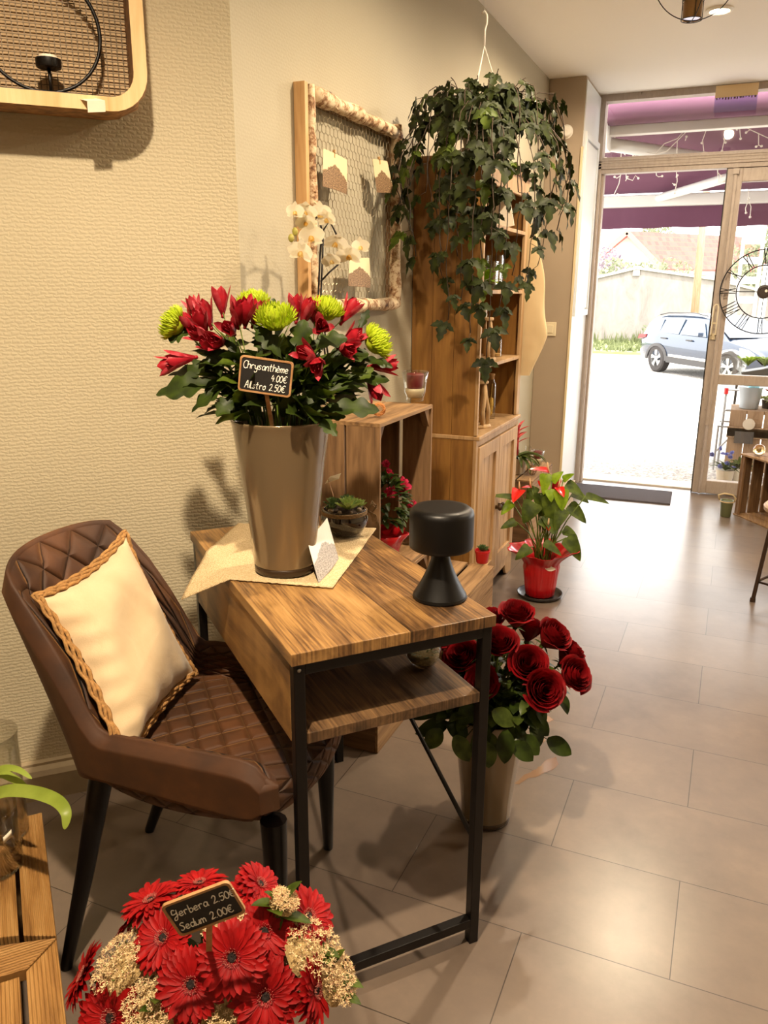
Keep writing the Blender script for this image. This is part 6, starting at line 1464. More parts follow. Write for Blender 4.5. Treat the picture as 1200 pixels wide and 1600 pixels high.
# ================================================================ GERBERA BUCKET
gc = pD(325,1572,1.22); 
bucket('flower_bucket', 'low bucket hidden under the dome of gerberas and sedum in the foreground', gc.x, gc.y, .0, h=.30, r0=.070, r1=.100)
M['gerb'] = leafmat('gerbera_petals', '#820307', '#a3070c', .6, .1, 60); M['gerbin'] = leafmat('gerbera_inner', '#80070f', '#a0121c', .5, .1, 80); M['gerbeye'] = plain('gerbera_eye', '#1c0d0a', .8, bump=.8, scale=400); M['gerbdot'] = plain('gerbera_stamens', '#b56a5c', .6)
def gerbera_meshes(seed):
    rr = random.Random(seed); a = MB(); b = MB(); e = MB()
    for (n, r0, L, W, tilt, dr_, st) in ((26,.010,.044,.0105,.12,.25,0),(26,.010,.040,.0100,.28,.2,.12),(24,.009,.030,.0085,.45,.3,.06)):
        for k in range(n):
            a_ = 2*PI*k/n+st+rr.uniform(-.05,.05); o = V(math.cos(a_),math.sin(a_),0); leaf(a, o*r0+V(0,0,.001+tilt*.004), o+V(0,0,tilt+rr.uniform(-.08,.08)), L*rr.uniform(.92,1.06), W*1.12, shape=lambda t: (.35+.65*min(1,t*2.2))*(1-t**7)**.6, droop=dr_+rr.uniform(-.1,.35), fold=.18, n=7)
    for (n, r0, L, W, tilt) in ((34,.007,.014,.003,.7),(30,.006,.009,.0028,1.2)):
        for k in range(n):
            a_ = 2*PI*k/n+rr.random()*.1; o = V(math.cos(a_),math.sin(a_),0); leaf(b, o*r0+V(0,0,.002), o+V(0,0,tilt), L*rr.uniform(.85,1.1), W, shape=strap, droop=.5, fold=.2, n=4)
    e.lathe([(0,.001),(.0055,.001),(.0065,.004),(.005,.0055),(.002,.0045),(0,.004)], 20)
    for k in range(64):
        a_ = k*2.39996; q = rr.uniform(.0060,.0125); e.tube([(math.cos(a_)*q*.9,math.sin(a_)*q*.9,.003),(math.cos(a_)*q,math.sin(a_)*q,.0075)], .00035, 4, 1); e.ball((math.cos(a_)*q,math.sin(a_)*q,.0078), .0006, 5, 3, 1)
    return a, b, e
gms = []
for sd_ in (11,12,13):
    a, b, e = gerbera_meshes(sd_); o1 = a.build('petals', M['gerb'], None, True); o2 = b.build('inner_florets', M['gerbin'], None, True); o3 = e.build('eye', [M['gerbeye'], M['gerbdot']], None, True); gms.append((o1.data,o2.data,o3.data))
    for o in (o1,o2,o3): bpy.data.objects.remove(o)
GE = [((413,1456),1.0,'red gerbera right of the price sign below its right corner',(.1,-.7,.8),-.0),
 ((363,1496),1.06,'red gerbera with a large pinkish ring eye in the centre below the sign',(.0,-.85,.7),-.05),
 ((299,1538),1.02,'red gerbera below left of the ring eyed one in the middle of the dome',(-.05,-.85,.7),-.05),
 ((415,1557),1.02,'red gerbera at the bottom right between two sedum heads',(.1,-.9,.6),-.05),
 ((174,1590),1.12,'largest red gerbera cut by the bottom edge at the lower left',(-.35,-.8,.6),-.03),
 ((492,1548),.95,'red gerbera on the far right turned almost side on',(1,-.35,.3),-.03),
 ((481,1432),.92,'red gerbera at the upper right leaning over the floor',(.6,-.3,.8),.03),
 ((256,1466),1.0,'red gerbera under the lower left corner of the price sign',(-.35,-.5,.9),-.0),
 ((236,1408),.95,'red gerbera seen side on at the upper left of the dome',(-.35,.1,1),.06),
 ((312,1382),.90,'red gerbera just behind the top edge of the price sign',(-.1,.3,1),.09),
 ((406,1382),.85,'red gerbera standing highest behind the right corner of the sign',(.6,.0,.8),.08),
 ((132,1524),.98,'red gerbera at the far left turned side on toward the deck box',(-.9,-.1,.5),.02),
 ((384,1398),.80,'red gerbera tucked behind the right edge of the price sign',(.25,.2,1),.06),
 ((206,1440),.85,'shaded dark red gerbera low behind the left side of the dome',(-.8,.2,.5),.08),
 ((270,1600),1.0,'red gerbera cut off by the bottom edge below the middle one',(-.05,-.9,.5),-.04)]
gd = camdep((gc.x,gc.y,.44)); gcen = V(gc.x,gc.y,.28)
gdep = 1.16
for k, ((x,y), s_, lab, nd, dd) in enumerate(GE):
    c_ = pD(x, y, gdep+dd); n_d = (cr*nd[0]+V(0,0,1)*nd[2]+V(cd.x,cd.y,0).normalized()*nd[1]).normalized()
    t_ = thing('gerbera', lab, 'gerbera', tuple(c_), group='red gerberas in the foreground bucket')
    rot = n_d.to_track_quat('Z','Y') @ Matrix.Rotation(k*1.1,3,'Z').to_quaternion()
    for nm, me in zip(('petals','inner_florets','eye'), gms[k % 3]):
        o = bpy.data.objects.new(nm, me); C.objects.link(o); o.parent = t_; o.rotation_mode = 'QUATERNION'; o.rotation_quaternion = rot; o.scale = (s_*.95,)*3
    pts = route(V(gc.x+R.uniform(-.04,.04), gc.y+R.uniform(-.04,.04), .03), c_-n_d*.003, (gc.x,gc.y), .295, .07); m = MB(); m.tube(pts, .003, 7); m.lathe([(.002,-.010),(.008,-.002),(.012,.0005),(0,.0005)], 14, c_, axis=n_d); m.build('stem', M['stem'], t_, True)
M['sedum'] = plain('sedum_florets', '#d8bd8f', .7, var=.15, scale=300); M['sedbase'] = plain('sedum_buds', '#a58b5c', .9, var=.35, scale=350, bump=1.0); M['sedpink'] = plain('sedum_pink', '#b98a72', .7)
SE = [((180,1498),.030,'cream sedum head on the left of the dome beside the side on gerbera'),((232,1512),.026,'shaded sedum head left of the centre under the gerberas'),((234,1562),.030,'cream sedum head between the two lower left gerberas'),((363,1577),.034,'cream sedum head at the bottom centre between two gerberas'),((497,1474),.032,'cream sedum head on the right below the upper right gerbera'),((534,1524),.024,'cream sedum head furthest right at the edge of the dome'),((462,1512),.028,'cream sedum head between the right hand gerberas'),((446,1404),.013,'small sedum patch behind the top right gerberas'),((352,1432),.024,'sedum patch half hidden by the price sign')]
for k, ((x,y), r_, lab) in enumerate(SE):
    r_ *= 1.2; c_ = pD(x, y, gdep+(-.045 if y > 1555 else .002)); out = (c_-gcen).normalized(); t_ = thing('sedum', lab, 'sedum', tuple(c_), group='cream sedum in the foreground bucket'); sd, s2, s3 = frame_of(out)
    m = MB()
    for q in range(300):
        rr_ = r_*1.35*(R.random()**.5); a_ = R.uniform(0,6.28); h = math.sqrt(max(0,1-(rr_/(r_*1.4))**2))*r_*.55; p_ = c_+(s2*math.cos(a_)+s3*math.sin(a_))*rr_+out*(h-r_*.35+R.uniform(-.003,.003))
        ax = (out+rnd(.6)).normalized(); u = ax.orthogonal().normalized(); w = ax.cross(u); b0 = R.uniform(0,1.2)
        for j in range(5): 
            e_ = (u*math.cos(b0+j*1.2566)+w*math.sin(b0+j*1.2566)); m.add([p_, p_+e_*.0020+w*.0010+ax*.0010, p_+e_*.0046+ax*.0022, p_+e_*.0020-w*.0010+ax*.0010], [(0,1,2,3)])
        if q % 3 == 0: m.ball(p_+ax*.001, .0011, 5, 3, 1)
    m.lathe([(r_*1.2,-r_*.42),(r_*1.15,-r_*.30),(r_*.9,-r_*.02),(r_*.5,r_*.12),(0,r_*.15)], 16, c_-out*.009, 2, axis=out, wob=lambda a,zz: 1+.06*math.sin(5*a))
    m.build('flower_head', [M['sedum'], M['sedpink'], M['sedbase']], t_)
    m = MB()
    for q in range(14): a_ = q*2.4; m.tube([c_-out*.05, c_+(s2*math.cos(a_)+s3*math.sin(a_))*r_*.9-out*.004], .0009, 4)
    m.tube(route(V(gc.x,gc.y,.05)+rnd(.02), c_-out*.05, (gc.x,gc.y), .295, .07), .003, 6); m.build('stem', M['stem'], t_, True)
    m = MB()
    for q in range(6): leaf(m, c_-out*.03+rnd(.012), rnd()+out*.5, .05, .022, shape=oval, n=7, droop=.5)
    m.build('leaves', M['leaf'], t_, True)
fo = thing('bouquet_foliage', 'dark green leaves filling the gaps under the gerberas', 'foliage', (gc.x,gc.y,.3)); m = MB()
for k in range(120):
    a_ = R.uniform(0,6.28); el = R.uniform(-.1,1.4); r_ = R.uniform(.06,.125); p_ = gcen+V(math.cos(a_)*math.cos(el)*r_, math.sin(a_)*math.cos(el)*r_, .0+math.sin(el)*r_*.8); leaf(m, p_, (p_-gcen).normalized()+rnd(.6), R.uniform(.045,.07), R.uniform(.02,.03), shape=oval, droop=.6, n=7, mi=R.choice([0,1]))
m.build('leaves', [M['leafdark'], M['leaf']], fo, True)
gs = pD(319,1420,gdep-.125); price_sign('small chalkboard price sign reading Gerbera and Sedum in the foreground bouquet', gs, pD(372,1386,gdep-.125)-pD(266,1426,gdep-.125), V(0,0,1)-cd*.15, .093, .062,
  [('Gerbera 2.50€',-.041,.004,.0135),('Sedum 2.00€',-.041,-.021,.0135)], gcen+V(0,0,.05))
# ================================================================ DECK BOX WITH JARS
DZ = .30; E0 = pz(68,1290,DZ); E1 = pz(103,1590,DZ); ev = (E1-E0).normalized(); ew = V(-ev.y, ev.x, 0); 
if ew.dot(V(-1,0,0)) < 0: ew = -ew      # pointing left, away from the edge
M['deck'] = None
t = NT('grooved_deck'); tc = t.n('ShaderNodeTexCoord'); mp = t.n('ShaderNodeMapping'); mp.inputs['Rotation'].default_value = (0,0,-math.atan2(ev.y,ev.x)); t.l(tc.outputs['Object'], mp.inputs[0]); sx = t.n('ShaderNodeSeparateXYZ'); t.l(mp.outputs[0], sx.inputs[0])
def deckmat(name, axis):
    t = NT(name); tc = t.n('ShaderNodeTexCoord'); mp = t.n('ShaderNodeMapping'); mp.inputs['Rotation'].default_value = (0,0,-math.atan2(ev.y,ev.x)); t.l(tc.outputs['Object'], mp.inputs[0]); sx = t.n('ShaderNodeSeparateXYZ'); t.l(mp.outputs[0], sx.inputs[0])
    a, b = ('Y','X') if axis == 'L' else ('X','Y')
    g = t.math('SINE', t.math('MULTIPLY', sx.outputs[a], 2*PI/.0062)); cb = t.n('ShaderNodeCombineXYZ'); t.l(t.math('MULTIPLY', sx.outputs[a], 30), cb.inputs[0]); t.l(t.math('MULTIPLY', sx.outputs[b], 2.5), cb.inputs[1]); n = t.noise(cb.outputs[0], 2, 5, .6, .5)
    t.l(t.ramp(n, [(.3,'#7d5526'),(.5,'#a87a40'),(.7,'#bf9358')]), t.b.inputs['Base Color']); t.set(Roughness=.65); t.bump(g, .8, .0022); return t.m
M['deckL'] = deckmat('deck_long', 'L'); M['deckC'] = deckmat('deck_cross', 'C')
dt = thing('deck_box', 'low box topped with grooved decking boards in the lower left corner', 'box', tuple(E0))
def dp(u, w, z=0): return E0+ev*u+ew*w+V(0,0,z)
def board(poly, mat, nm='board'):
    m = MB(); m.prism([p for p in poly], -.022, 0, lambda u,v,h: dp(u,v,h)); m.build(nm, mat, dt, bevel=.0015)
uM = (pz(87,1465,DZ)-E0).dot(ev); bw = .052
board([(-.05,.0),(uM-.004,.0),(uM-.030,bw),(-.05,bw)][::-1], M['deckL']); board([(-.05,bw+.008),(uM-.034,bw+.008),(uM-.05,2*bw+.008),(-.05,2*bw+.008)][::-1], M['deckL'])
board([(-.05,2*bw+.016),(uM-.06,2*bw+.016),(uM-.075,3*bw+.016),(-.05,3*bw+.016)][::-1], M['deckL']); board([(-.05,3*bw+.024),(uM-.09,3*bw+.024),(uM-.11,4*bw+.024),(-.05,4*bw+.024)][::-1], M['deckL'])
board([(uM,.0),(uM+.052,bw),(uM+.02,.30),(uM-.08,.30)][::-1], M['deckC'])
board([(uM+.004,.0),(uM+.6,.0),(uM+.6,bw),(uM+.056,bw)][::-1], M['deckL'])
board([(uM+.062,bw+.010),(uM+.6,bw+.010),(uM+.6,bw*1.8),(uM+.062,bw*1.8)][::-1], M['deckL']); board([(uM+.062,bw*1.8+.008),(uM+.6,bw*1.8+.008),(uM+.6,bw*2.8),(uM+.062,bw*2.8)][::-1], M['deckL'])
board([(uM+.062,bw*2.8+.008),(uM+.6,bw*2.8+.008),(uM+.6,bw*4.2),(uM+.062,bw*4.2)][::-1], M['deckL'])
for w_, u0, u1 in ((.012,-.045,uM+.6),(.26,-.045,uM+.6)): m = MB(); m.beam(dp(u0,w_,-.165),dp(u1,w_,-.165),.018,.27); m.build('side_board', M['crateh'], dt, bevel=.001)
m = MB(); m.beam(dp(-.04,.03,-.165),dp(-.04,.25,-.165),.018,.27); m.build('end_board', M['crateh'], dt)
# glass jars with bark and a label, strap leaved plant
jb = pz(8,1345,DZ+.001)
def jar(label, x, y, z, r, h, lab2, bark=True):
    t_ = thing('glass_jar', label, 'jar', (x,y,z)); m = MB(); m.lathe([(0,0),(r*.92,0),(r,.008),(r,h*.9),(r*1.04,h),(r*1.01,h),(r*.97,h*.9),(r*.97,.01),(0,.006)], 40, (x,y,z)); m.build('glass', M['thin'], t_, True)
    m = MB(); m.lathe([(0,.007),(r*.9,.007),(r*.93,.02),(r*.92,h*.28),(r*.7,h*.34),(0,h*.35)], 24, (x,y,z), wob=lambda a,zz: 1+.03*math.sin(7*a+zz*60)); m.build('bark_mulch', M['bark'], t_, True)
    m = MB(); c_ = V(x,y,z+h*lab2); w_ = (EYE-c_); w_.z = 0; w_.normalize(); s_ = w_.cross(V(0,0,1)); 
    aa = math.atan2(w_.y,w_.x)+.55; P = [[(x+math.cos(aa+k*.06)*(r+.0015), y+math.sin(aa+k*.06)*(r+.0015), z+h*lab2+zz+.001*k) for zz in (0,.014)] for k in range(-3,4)]; m.grid(P); m.build('label', M['paper'], t_, True, solid=.0004)
    return t_
p1_ = pz(4,1362,DZ+.001); jar('wide glass jar of bark mulch with a white label standing on the deck box', p1_.x+ew.x*.035, p1_.y+ew.y*.035+.03, DZ+.001, .052, .135, .62)
c2_ = pz(0,1255,DZ+.0); jar('taller glass jar behind the wide one on the deck box by the wall', p1_.x+ew.x*.07-.05, p1_.y+ew.y*.07+.135, DZ+.001, .055, .235, .68)
sp2 = thing('strap_leaf_plant', 'green plant with a long arching strap leaf at the left edge over the deck box', 'potted plant', (p1_.x-.15,p1_.y+.02,DZ))
pb = dp((p1_-E0).dot(ev)-.02, .195, .0); m = MB(); m.lathe([(0,0),(.035,0),(.045,.07),(.047,.075),(.042,.075),(0,.068)], 24, pb+V(0,0,.001)); m.build('pot', M['potwhite'], sp2, 'auto')
m = MB()
def sleaf(pts, w):
    P = []; pts = [V(p) for p in pts]; cc = []; q = [pts[0]]+pts+[pts[-1]]
    for i in range(1, len(q)-2):
        for j in range(8): t = j/8; cc.append(.5*((2*q[i])+(-q[i-1]+q[i+1])*t+(2*q[i-1]-5*q[i]+4*q[i+1]-q[i+2])*t*t+(-q[i-1]+3*q[i]-3*q[i+1]+q[i+2])*t**3))
    cc.append(pts[-1]); n = len(cc)
    for i, p in enumerate(cc):
        tg_ = (cc[min(n-1,i+1)]-cc[max(0,i-1)]).normalized(); view = (EYE-p).normalized(); up_ = (V(0,0,1)*.6+view*.8); sd_ = tg_.cross(up_).normalized(); ww = w*(min(1,.5+i/n*2))*(1-(i/(n-1))**5)**.7*.5+.0004; f_ = sd_.cross(tg_)
        P.append([p-sd_*ww+f_*ww*.25, p, p+sd_*ww+f_*ww*.25])
    m.grid(P)
dj = camdep(p1_+V(0,0,.1))
sleaf([pb+V(0,0,.07), pD(-60,1270,dj), pD(0,1240,dj-.03), pD(45,1238,dj-.06), pD(85,1250,dj-.09), pD(103,1270,dj-.11), pD(101,1296,dj-.12)], .026)
sleaf([pb+V(0,0,.07), pD(-50,1240,dj+.02), pD(-5,1205,dj), pD(25,1202,dj-.01), pD(50,1217,dj-.02)], .014)
sleaf([pb+V(0,0,.07), pD(-50,1250,dj+.04), pD(-5,1212,dj+.02), pD(22,1218,dj+.01), pD(46,1235,dj)], .018)
sleaf([pb+V(0,0,.07), pD(-80,1230,dj), pD(-120,1260,dj)], .02)
m.build('leaves', leafmat('strap_leaf', '#7f9234', '#9db04a', .35, .3, 15), sp2, True)
# ================================================================ PENDANT LAMP
pc = pD(1082,16,3.0); pn = thing('pendant_lamp', 'hanging lamp with a brass cylinder inside an open black wire sphere', 'pendant lamp', (pc.x,pc.y,CEIL))
pcz = pc.z+.03; m = MB(); m.lathe([(0,.105),(.034,.105),(.0345,.10),(.0345,-.055),(.0375,-.06),(.036,-.06),(.032,-.055),(.032,.1),(0,.102)], 40, (pc.x,pc.y,pcz)); M['brass'] = plain('aged_brass', '#8d6d45', .28, .85); m.build('shade', M['brass'], pn, 'auto')
m = MB(); m.lathe([(0,-.056),(.031,-.056),(.031,-.05),(0,-.05)], 28, (pc.x,pc.y,pcz)); m.build('bulb', emis('pendant_bulb', '#e9e6f5', .7), pn)
rs_ = .155; cz2 = pcz+.09
m = MB()
for a_ in (0.35, 0.35+PI/2): m.tube([(pc.x+math.cos(a_)*rs_*.62*math.cos(t_) if False else pc.x+math.cos(a_-.0)*math.cos(t_)*rs_, pc.y+math.sin(a_)*math.cos(t_)*rs_, cz2+math.sin(t_)*rs_) for t_ in [k*PI/28 for k in range(56)]], .0018, 6, closed=True)
m.build('wire_sphere', M['black'], pn, True)
m = MB()
for zz in (-.062,.0): m.tube([(pc.x+math.cos(k*PI/16)*.0385, pc.y+math.sin(k*PI/16)*.0385, pcz+zz) for k in range(32)], .0016, 5, closed=True)
for k in range(4): a_ = k*PI/2+.35; m.tube([(pc.x+math.cos(a_)*.0385, pc.y+math.sin(a_)*.0385, pcz-.062),(pc.x+math.cos(a_)*.0385, pc.y+math.sin(a_)*.0385, pcz+.005)], .0014, 5)
m.build('cage', M['black'], pn, True)
m = MB(); m.tube([(pc.x,pc.y,pcz+.1),(pc.x,pc.y,CEIL-.02)], .003, 6); m.build('cord', M['black'], pn); m = MB(); m.lathe([(0,0),(.05,0),(.05,-.015),(.045,-.022),(0,-.022)], 28, (pc.x,pc.y,CEIL)); m.build('ceiling_rose', M['black'], pn, 'auto')
# ================================================================ RIGHT SIDE: CRATE, BALL, PAIL, STOOL
g0 = V(.115,5.50,0); fa_ = V(.311-.11,5.238-5.512,0).normalized(); gb_ = V(-fa_.y, fa_.x, 0)
if gb_.x < 0: gb_ = -gb_
rc = thing('wooden_crate', 'dark wooden crate on end with an open front by the glass door leaf', 'crate', tuple(g0)); LM = Matrix(((fa_.x,gb_.x,0,g0.x),(fa_.y,gb_.y,0,g0.y),(0,0,1,0),(0,0,0,1)))
def lb(nm, lo, hi, mat): m = MB(); m.box(lo, hi, 0, LM); m.build(nm, mat, rc, bevel=.0015)
W_, D_, H_ = .40, .27, .405
for k in range(3): a_ = .002+k*.092; lb('side_slat', (0,a_,.010),(.010,a_+.078,H_-.012), M['crate']); lb('side_slat', (W_-.010,a_,.010),(W_,a_+.078,H_-.012), M['crate'])
for k in range(4): a_ = .012+k*.095; lb('back_slat', (a_,D_-.010,.012),(a_+.085,D_,H_-.012), M['crate'])
for k in range(3): a_ = k*.092; lb('top_board', (-.005,a_-.003,H_-.011),(W_+.005,a_+.083,H_), M['crateh']); lb('bottom_board', (-.005,a_-.003,0),(W_+.005,a_+.083,.009), M['crateh'])
for xx in (.010,W_-.032):
    for zz in (.010,): lb('corner_post', (xx,.004,zz),(xx+.022,.020,H_-.012), M['crate'])
gb2 = LM @ V(.085,.06,H_+.002); m = MB(); m.ball(gb2+V(0,0,.036), .036, 20, 12); tag(m.build('glass_ball', glassmat('amber_glass', '#e0bd80', .15), None, True), 'cloudy amber glass ball on top of the dark crate by the door glass', 'decorative ball')
pp = V(.065,5.43,0); pa = thing('pail', 'small olive green pail with twine handle on the floor beside the right hand crate', 'pail', (pp.x,pp.y,0)); m = MB(); m.lathe([(0,.001),(.030,.001),(.032,.004),(.039,.105),(.041,.108),(.037,.108),(.034,.10),(0,.095)], 32, pp); m.build('body', plain('olive_paint', '#6f7550', .45), pa, 'auto')
m = MB(); m.tube([pp+V(-.045,0,.105),pp+V(-.055,0,.135),pp+V(-.02,0,.15),pp+V(.03,0,.145),pp+V(.048,0,.125),pp+V(.042,0,.10)], .006, 8); m.tube([pp+V(math.cos(k*PI/12)*.0405,math.sin(k*PI/12)*.0405,.10) for k in range(24)], .004, 6, closed=True); m.build('twine_handle', plain('pale_twine', '#c9b48e', .9, bump=.6, scale=200), pa, True)
st = thing('metal_stool', 'metal stool with thin legs cut by the right edge of the picture', 'stool', (.38,3.93,0)); SC = V(.385,3.95,0)
M['stoolmetal'] = plain('brown_metal', '#4b3b30', .4, .6)
for k in range(4):
    a_ = k*PI/2+PI+.32; f = SC+V(math.cos(a_),math.sin(a_),0)*.185; tp2 = SC+V(math.cos(a_),math.sin(a_),0)*.145+V(0,0,.435); m = MB(); m.tube([f+V(0,0,.001), tp2], .0095, 10); m.lathe([(0,.0005),(.013,.0005),(.012,.02),(0,.02)], 12, f); m.build('leg', M['stoolmetal'], st, 'auto')
m = MB(); 
for k in range(4):
    a_ = k*PI/2+PI+.32; b_ = a_+PI/2; r2 = .177; m.tube([SC+V(math.cos(a_)*r2,math.sin(a_)*r2,.10), SC+V(math.cos(b_)*r2,math.sin(b_)*r2,.10)], .006, 8)
m.build('footrest', M['stoolmetal'], st, True)
m = MB(); m.lathe([(0,.430),(.165,.430),(.18,.438),(.182,.455),(.172,.466),(0,.468)], 40, SC); m.build('seat', plain('stool_seat', '#b59a7c', .55), st, 'auto')
# ================================================================ CAR
ca = pz(1023,581,-.5); cf_ = (pz(1155,603,-.5)-ca); cf_.z = 0; cf_.normalize(); cn = V(-cf_.y, cf_.x, 0)
if cn.dot(EYE-ca) > 0: cn = -cn      # cn away from camera
car = thing('car', 'dark blue suv parked across the street seen through the doorway', 'car', tuple(ca))
M['carpaint'] = plain('car_blue', '#12263d', .22, .3, Coat_Weight=1.0); M['carglass'] = plain('car_glass', '#2a3a4a', .05, 0, Coat_Weight=1.0); M['tyre'] = plain('tyre', '#2b2624', .8); M['alloy'] = plain('alloy', '#c9c6c2', .3, .7); M['cartrim'] = plain('car_trim', '#33302f', .6); M['chrome'] = plain('silver_strip', '#d8d4cc', .2, .8)
def cpnt(l, w, z): return ca+cf_*l+cn*w+V(0,0,z*.90)   # l from rear wheel centre forwards, w from near side inward
Wc = 1.72
st_ = [(-.86,.48,.80,.84,.10),(-.80,.34,.95,1.02,.06),(-.66,.30,1.02,1.30,.03),(-.45,.30,1.04,1.46,.0),(0,.30,1.03,1.53,.0),(.6,.27,1.00,1.55,.0),(1.2,.27,.98,1.54,.0),(1.7,.27,.97,1.44,.0),(2.1,.27,.97,1.22,.0),(2.45,.27,.96,1.01,.0),(2.8,.29,.90,.95,.01),(3.1,.33,.84,.88,.04),(3.3,.38,.74,.77,.10),(3.38,.46,.62,.64,.20)]
m = MB(); P = []
for (l, zb2, zbelt, zt2, ins) in st_:
    cab = zt2-zbelt; ti = .03+min(.22, cab*.42)
    sec = [(.14+ins,zb2),(.03+ins,zb2+.05),(.0+ins,zb2+.22),(.0+ins,zbelt-.12),(.03+ins,zbelt),(ti+ins,zt2-.04),(ti+.12+ins,zt2),(Wc/2,zt2+.02)]
    full = sec+[(Wc-w,z) for w,z in reversed(sec[:-1])]; P.append([cpnt(l,w,z) for w,z in full])
m.grid(P); m.add(P[0], [tuple(range(len(P[0])))]); m.add(P[-1], [tuple(range(len(P[0])-1,-1,-1))]); m.build('body', M['carpaint'], car, True)
def side(w_, pts, nm, mat, th=.012):
    m = MB(); m.prism(pts, 0, th, lambda u,v,h: cpnt(u, w_(v)-h, v)); return m.build(nm, mat, car, 'auto')
wb = lambda v: .012 if v < 1.02 else .012+(v-1.02)*.42
side(lambda v: .03+(v-1.0)*.40, [(-.35,1.08),(-.02,1.07),(-.05,1.40),(-.22,1.38)], 'window', M['carglass']); side(lambda v: .03+(v-1.0)*.40, [(.04,1.06),(.74,1.04),(.74,1.44),(.10,1.43)], 'window', M['carglass']); side(lambda v: .03+(v-1.0)*.40, [(.82,1.04),(1.75,1.03),(1.45,1.38),(.82,1.44)], 'window', M['carglass'])
m = MB(); ws = [cpnt(1.66,.22,1.45),cpnt(1.66,Wc-.22,1.45),cpnt(2.42,Wc-.10,1.03),cpnt(2.42,.10,1.03)]; m.add([p+V(0,0,.02)+cf_*.02 for p in ws], [(0,1,2,3)]); m.build('windshield', M['carglass'], car, solid=.01)
for l in (0, 2.6):
    m = MB(); P = []
    for k in range(15): a_ = PI*k/14; P.append([cpnt(l+math.cos(a_)*r_, -.015 if r_ < .43 else -.005, -.0+.33+math.sin(a_)*r_) for r_ in (.36,.44)])
    m.grid(P); m.build('wheel_arch', M['cartrim'], car, solid=.03)
m = MB(); m.prism([(.42,.30),(2.18,.30),(2.18,.44),(.42,.46)], 0, .02, lambda u,v,h: cpnt(u,-h,v)); m.build('sill_trim', M['cartrim'], car); m = MB(); m.prism([(.5,.46),(2.1,.44),(2.1,.50),(.5,.52)], .0, .025, lambda u,v,h: cpnt(u,-h,v)); m.build('sill_strip', M['chrome'], car)
for l in (.05,1.02): m = MB(); m.prism([(l+.10,.90),(l+.30,.90),(l+.30,.93),(l+.10,.93)], 0, .035, lambda u,v,h: cpnt(u,-h,v)); m.build('door_handle', M['cartrim'], car)
m = MB(); m.tube([cpnt(-.35,.25,1.50), cpnt(0,.24,1.56), cpnt(1.0,.24,1.58), cpnt(1.45,.25,1.52)], .015, 6); m.build('roof_rail', M['cartrim'], car)
m = MB(); m.prism([(2.98,.70),(3.30,.62),(3.30,.72),(3.1,.82),(2.9,.85)], -.05, .03, lambda u,v,h: cpnt(u,-h+.02,v)); m.build('headlight', M['chrome'], car); m = MB(); m.prism([(-.84,.84),(-.5,.90),(-.5,.98),(-.80,.96)], -.08, .012, lambda u,v,h: cpnt(u,-h,v)); m.build('taillight', plain('tail_red', '#7a1a1c', .3), car)
m = MB(); m.box((-.06,-.03,-.03),(.06,.06,.06),0,Matrix.Translation(cpnt(1.72,-.10,1.08))); m.build('mirror', M['carpaint'], car, bevel=.02)
for l, w0 in ((0,-.02),(2.6,-.02),(0,Wc-.20),(2.6,Wc-.20)):
    c_ = cpnt(l, w0, .375); m = MB(); m.lathe([(.20,.0),(.30,.0),(.332,.03),(.335,.10),(.332,.19),(.30,.22),(.20,.22)], 40, c_, axis=cn); w_ = m.build('wheel', M['tyre'], car, 'auto')
    m = MB(); m.lathe([(.215,.01),(.205,.01),(.20,.06),(.20,.2),(.215,.2)], 32, c_, axis=cn); m.lathe([(0,.012),(.05,.012),(.055,.03),(0,.04)], 16, c_, axis=cn)
    for k in range(5): a_ = k*2*PI/5+.3; e_ = cf_*math.cos(a_)+V(0,0,1)*math.sin(a_); f_ = cf_*math.cos(a_+.28)+V(0,0,1)*math.sin(a_+.28); m.beam(c_+e_*.04+cn*.02, c_+e_*.205+cn*.015, .045, .02, up=cn); m.beam(c_+f_*.08+cn*.02, c_+f_*.205+cn*.015, .022, .02, up=cn)
    m.build('rim', M['alloy'], w_, 'auto')
# ================================================================ DISPLAY OUTSIDE BEHIND THE DOOR GLASS
YO = 6.95
dsp = thing('pallet_display', 'weathered wooden pallet stand outside behind the lower door glass', 'stand', (.45,YO,0)); M['oldwood'] = wood('weathered_wood', '#9f8468', '#8b7056', '#6c543e', 'Z', .8, 1.0)
a0 = pY(1142,640,YO); z_t = a0.z; x0 = a0.x
for k in range(6): xx = x0+.0+k*.125; m = MB(); m.box((xx,YO-.010,.0),(xx+.117,YO+.008,z_t)); m.build('board', M['oldwood'], dsp, bevel=.002)
for zz in (.28,z_t-.22): m = MB(); m.box((x0-.01,YO-.028,zz),(x0+.76,YO-.011,zz+.08)); m.build('crossbar', M['oldwood'], dsp, bevel=.002)
m = MB(); m.box((x0,YO+.01,z_t-.03),(x0+.76,YO+.36,z_t)); m.build('top_board', M['oldwood'], dsp); m = MB(); m.box((x0,YO+.35,0),(x0+.03,YO+.37,z_t-.031)); m.box((x0+.7,YO+.35,0),(x0+.73,YO+.37,z_t-.031)); m.build('rear_legs', M['oldwood'], dsp)
q_ = pY(1170,662,YO); m = MB(); m.lathe([(0,0),(.045,0),(.045,.006),(0,.008)], 24, (q_.x,YO-.03,q_.z), axis=(0,-1,0)); m.build('round_disc', plain('pale_disc', '#cfc4b2', .7), dsp)
q_ = pY(1158,682,YO); m = MB(); m.box((q_.x-.05,YO-.036,q_.z-.05),(q_.x+.09,YO-.030,q_.z+.045)); m.build('slate_plaque', plain('plaque', '#4b4642', .7), dsp)
